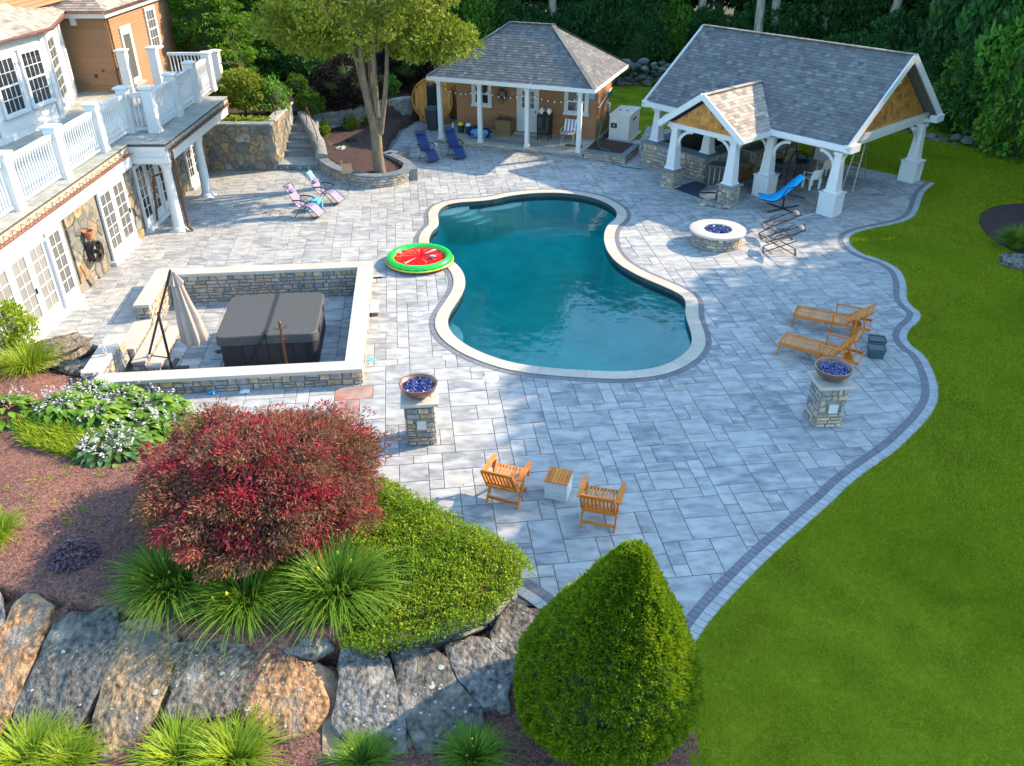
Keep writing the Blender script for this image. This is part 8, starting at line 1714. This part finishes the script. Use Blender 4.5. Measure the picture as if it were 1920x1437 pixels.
for k, (p, lb) in enumerate(zip([(-8.64, 38.406, 0.2), (-7.51, 39.535, 0.15), (-6.769, 40.512, 0.1)], ('small upright green shrub in the planter nearest the garden steps', 'small upright green shrub in the middle of the planter', 'small green shrub in the planter partly behind the tree trunk'))):
    leafy('young_shrub', lb, 'young shrub', p, .3, .3, .42, 'l_tree', .09, 40, 50, .1, 110 + k, .05, group='young shrubs in the planter')
sp_ = blades('blades', 60, .05, .35, .012, .8, 'l_lime', 120, seg=3)
for p, lb in zip([(-7.284, 36.226, 0.28), (-7.985, 36.729, 0.28), (-6.749, 36.985, 0.22), (-6.337, 37.522, 0.2), (-5.85, 38.782, 0.15)], ('grassy seedling beside the pale rounded planter rock', 'smallest grassy seedling on the left of the planter', 'grassy seedling in front of the flat tan planter rock', 'grassy seedling touching the big tree trunk on its left', 'grassy seedling right of the big tree trunk')):
    plant('seedling', lb, 'seedling', p, [('blades', sp_)], None, U(0, 6))
x, y = (-7.193, 37.34); plant('red_plant', 'dark red low leafy plant left of the flat tan rock in the planter', 'low plant', (x, y, .25), [('foliage', hosta_mesh(.42, 160, .12, 'l_darkred', 65, .22, .6))])

# ------------------------------------------------------------ trees
def limb(m, a, b, r0, r1, bend=.15, n=6):
    a = Vector(a); b = Vector(b); s = Vector((U(-1, 1), U(-1, 1), U(-.3, .3))) * (b - a).length * bend
    pts = [a.lerp(b, k / (n - 1)) + s * math.sin(math.pi * k / (n - 1)) for k in range(n)]; m.tube([tuple(p) for p in pts], [r0 + (r1 - r0) * k / (n - 1) for k in range(n)], 8)
tb = (-5.313, 32.915)
t = thing('big_tree', 'tall multi-stemmed tree with olive green crown growing in the curved planter', 'tree', (*tb, .2))
m = MB(); m.tube([(0, 0, -.2), (0, 0, .15), (-.05, 0, .9), (-.04, 0, 1.7), (-.05, 0, 2.3)], [.36, .25, .22, .22, .24], 12); trk = m.build('trunk', 'bark', t, 50)
for k, (p, q, r) in enumerate((((-.14, 0, 1.9), (-.85, .2, 5.8), .12), ((-.03, -.05, 1.9), (-.25, -.3, 6.5), .13), ((.08, .05, 1.9), (.25, .3, 6.3), .12), ((.15, 0, 1.7), (.75, -.2, 5.8), .10), ((0, .12, 2.0), (.0, .9, 6.0), .10))):
    m = MB(); limb(m, p, q, r, .07, .06); m.build('stem', 'bark', trk, 50)
for k in range(16):
    a = k * 2.4; m = MB(); z0 = U(4.9, 7.0); limb(m, (.3 * math.cos(a), .3 * math.sin(a), z0), (U(2.2, 3.6) * math.cos(a), U(2.2, 3.6) * math.sin(a), z0 + U(.3, 1.6)), .06, .015, .12); m.build('branch', 'bark', trk, 50)
P_, N_, R_ = crown_points(3.85, 3.6, 3.2, 270, 150, .46, 131, shell=.5, zmin=-.95); P_[:, 2] += 7.8
mesh_obj('crown', leaf_mesh('crown', P_, N_, .14, 'l_tree', asp=.5, rnd=R_, seed=131, droop=.2), t)
P_, N_, R_ = crown_points(2.0, 1.8, .9, 70, 90, .42, 132, shell=.3); P_ += np.array([-2.3, .2, 5.6]); mesh_obj('lower_bough', leaf_mesh('lower_bough', P_, N_, .17, 'l_tree', asp=.5, rnd=R_, seed=132, droop=.3), t)
P_, N_, R_ = crown_points(1.6, 1.5, .8, 60, 90, .42, 133, shell=.3); P_ += np.array([2.4, -.3, 5.2]); mesh_obj('lower_bough', leaf_mesh('lower_bough', P_, N_, .17, 'l_tree', asp=.5, rnd=R_, seed=133, droop=.3), t)

# conifer hedge by the house
def conifer(h, r, seed):
    g = np.random.default_rng(seed); P_, N_, R_ = [], [], []
    for k in range(int(430)):
        u = g.uniform(.0, 1) ** 1.1; a = g.uniform(0, 6.28); rr_ = r * (1 - u ** 1.6) * (1 + .12 * math.sin(u * 38)) * g.uniform(.75, 1.08); c_ = np.array([rr_ * math.cos(a), rr_ * math.sin(a), u * h])
        nn = 70; d = unit(g, nn) * (.32, .32, .13); P_.append(c_ + d); N_.append(np.tile([math.cos(a), math.sin(a), -.15], (nn, 1)) + d * 1.5); R_.append((g.uniform() + g.uniform(0, .3, nn)) % 1)
    return leaf_mesh('foliage', np.concatenate(P_), np.concatenate(N_), .2, 'l_conifer', asp=.3, spread=.4, rnd=np.concatenate(R_), droop=.25, seed=seed)
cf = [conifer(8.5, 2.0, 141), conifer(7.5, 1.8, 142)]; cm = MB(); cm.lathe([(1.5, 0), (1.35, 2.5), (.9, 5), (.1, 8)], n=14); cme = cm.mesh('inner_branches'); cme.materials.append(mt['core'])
for k, (x, y, s, lb) in enumerate(((-14.6, 42.9, 1.0, 'tall feathery conifer nearest the tan wing of the house'), (-12.9, 45.6, 1.0, 'tall conifer second in the row behind the deck, right beside the back lawn'), (-15.6, 46.5, 1.1, 'tall conifer at the back of the row beyond the driveway'))):
    plant('conifer', lb, 'conifer', (x, y, 1.5), [('foliage', cf[k % 2]), ('inner_branches', cme)], 'row of tall conifers', k * 1.3, s)
# dry rubble wall at the wood's edge
def rubble(pts, label, h, z0, seed):
    p = Path(crom(pts, 5, False)); t = thing('rubble_wall', label, 'dry stone wall', (pts[0][0], pts[0][1], z0)); rn = random.Random(seed); k = 0
    u = 0
    while u < p.L:
        z = z0
        while z < z0 + h:
            r = rn.uniform(.16, .34); q = p.at(u + rn.uniform(-.15, .15), rn.uniform(-.3, .3)); m = MB(); blob(m, (q.x, q.y, z + r * .5), r * rn.uniform(.8, 1.3), r, r * rn.uniform(.55, .8), 8, 5, .25, k); m.build('stone', 'rubble', t, 30, world=True); k += 1; z += r * 1.15
        u += .42
rubble([(-9, 49.3), (-6, 50.5), (-2.5, 52.3)], 'dry rubble stone wall behind the big tree left of the pool house', 1.1, 1.55, 1)
rubble([(4.5, 50.5), (7.2, 51.0), (10, 50.8)], 'dry rubble stone wall at the wood edge between pool house and pavilion', 1.2, 0, 2)
rubble([(18.3, 42.5), (20.2, 39), (22.5, 36), (25, 33.5)], 'low rubble and brush bank along the right rim of the lawn', .2, -.1, 3)

# woodland: shared crowns, each tree its own thing
cr_big = []
for s in range(4):
    P_, N_, R_ = crown_points(3.6, 3.6, 4.4, 170, 140, .80, 150 + s, shell=.35); cr_big.append(leaf_mesh('crown', P_, N_, .31, 'l_dark' if s % 2 else 'l_mid', asp=.55, rnd=R_, seed=150 + s))
tr_me = []
for s, mm in ((0, 'bark_dark'), (1, 'bark_pale'), (2, 'bark_dark')):
    m = MB(); m.tube([(0, 0, -.3), (.05, 0, 3), (U(-.4, .4), .1, 7), (U(-.6, .6), .2, 12)], [.36, .27, .22, .1], 9); q = m.mesh('trunk'); q.materials.append(mt[mm]); q.shade_smooth(); tr_me.append(q)
def tree(x, y, z, h, s, k, lb, grp, w_=1.0, trunk=0):
    t = thing('tree', lb, 'tree', (x, y, z), U(0, 6), grp); o = mesh_obj('crown', cr_big[k], t, (0, 0, h)); o.scale = (s * w_, s * w_, s); o = mesh_obj('trunk', tr_me[trunk], t); o.scale = (1, 1, max(.5, (h + 1) / 12)); return t
rn = random.Random(17)
def seg(x): return ['behind the house wing', 'beyond the back lawn', 'behind the big planter tree', 'above the left end of the pool house roof', 'above the pool house ridge', 'between the pool house and the pavilion', 'behind the left end of the pavilion', 'behind the middle of the pavilion ridge', 'behind the right end of the pavilion', 'at the upper right corner'][sum(x > q for q in (-18, -12, -7, -2, 2.5, 7.5, 12, 17, 22))]
TL = 'woodland tree in the dark wood behind the pool buildings'
for (x, y, tk, lb) in ((14.3, 51.5, 1, 'pale forked woodland trunk rising behind the middle of the pavilion ridge'), (15.6, 53, 1, 'slim pale trunk right of the forked pale one behind the pavilion'), (21.8, 51.5, 1, 'thick mossy pale trunk above the right end of the pavilion ridge'), (2.6, 56, 1, 'greyish trunk in the wood above the pool house ridge'), (19.2, 54.5, 1, 'thin grey trunk left of the thick mossy pale trunk'), (25.0, 53, 1, 'pale trunk at the upper right behind the pavilion gable'), (11.5, 55, 1, 'thin grey trunk above the left part of the pavilion ridge')):
    tree(x, y, 0, 11.5, 1.0, rn.randrange(4), lb, None, 1, tk)
for k in range(34):
    x = -26 + k * 2.0 + rn.uniform(-.6, .6); y = 56 + rn.uniform(0, 9) + (k % 3) * 3; z = 1.8 if x < -3 else 0; tree(x, y, z, rn.uniform(12, 15.5) if k % 3 else rn.uniform(6, 9), rn.uniform(1.0, 1.4), rn.randrange(4), ('low ' if k % 3 == 0 else 'tall ') + 'woodland tree in the dark wood ' + seg(x), 'woodland trees behind the pool buildings', trunk=2 * (k % 2))
for k in range(14): x = -22 + k * 5 + rn.uniform(-1, 1); tree(x, 72 + rn.uniform(0, 6), 1, rn.uniform(5, 9), 1.6, rn.randrange(4), 'tree at the far back of the dark wood', 'tree at the far back of the dark wood')
# understorey bushes
ub = []
for s, mm in ((0, 'l_dark'), (1, 'l_mid'), (2, 'l_dark')):
    P_, N_, R_ = crown_points(1.7, 1.7, 1.7, 120, 130, .42, 170 + s, shell=.3); ub.append(leaf_mesh('foliage', P_, N_, .17, mm, asp=.5, rnd=R_, seed=170 + s))
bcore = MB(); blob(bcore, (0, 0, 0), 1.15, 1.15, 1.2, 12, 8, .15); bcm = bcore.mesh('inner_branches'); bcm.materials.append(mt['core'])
def bush(x, y, z, s, k, lb, grp=None, h=1.0):
    t = thing('bush', lb, 'bush', (x, y, z), rn.uniform(0, 6), grp)
    for nm, me in (('foliage', ub[k]), ('inner_branches', bcm)): o = mesh_obj(nm, me, t, (0, 0, 1.2 * s * h)); o.scale = (s, s, s * h)
BG = 'dark bush at the foot of the wood'
for k in range(46):
    x = -20 + k * 1.0 + rn.uniform(-.5, .5); y = 53.6 + rn.uniform(0, 2.6) + (1.8 if k % 2 else 0)
    if x < -3: y += 1.0
    if x > 9 and k % 2 and x < 20: continue
    bush(x, y, 1.7 if x < -3 else 0, rn.uniform(.85, 1.5), rn.choice((0, 2, 2, 1)), ('second-row' if k % 2 else 'front-row') + ' dark bush at the wood edge ' + seg(x), 'bushes at the foot of the wood', rn.uniform(1, 1.5))
for k, (x, y, s, h) in enumerate(((20.6, 43.5, 1.1, 1), (22.0, 40.4, 1.2, 1.1), (22.8, 39.0, 1.6, 1.7), (22.6, 36.4, 1.5, 1.7), (26.3, 34.2, 1.6, 1.5), (19, 46.5, 1.1, 1), (23.5, 43.5, 1.7, 1.6), (21, 48.5, 1.3, 1.1), (28, 31.5, 1.6, 1.6), (26, 39.5, 1.9, 1.8), (18, 49.5, 1.0, 1))):
    bush(x, y, 0, s, 1 if k in (1, 3, 4, 8, 9) else 0, 'green bush %s, thicket right of the pavilion' % ('just right of the pavilion gable', 'low at the far lawn rim', 'above the rubble bank', 'overhanging the bend of the lawn', 'at the right picture edge over the lawn', 'half behind the pavilion roof end', 'in the second row behind the gable', 'deepest in shade behind the gable', 'beyond the right picture edge', 'tallest in the second row', 'behind the rear eave of the roof')[k], 'thicket bushes', h)
tree(28.5, 40, 0, 5.8, 1.15, 1, 'leafy tree overhanging the right edge of the lawn, nearest the pavilion', None)
# tall trees east of the lawn: the late sun comes through between them
ET = 'tall tree east of the lawn'
for (x, y, h, s) in EAST: tree(x, y, 0, h, s, rn.randrange(4), ET, ET, 1.1)
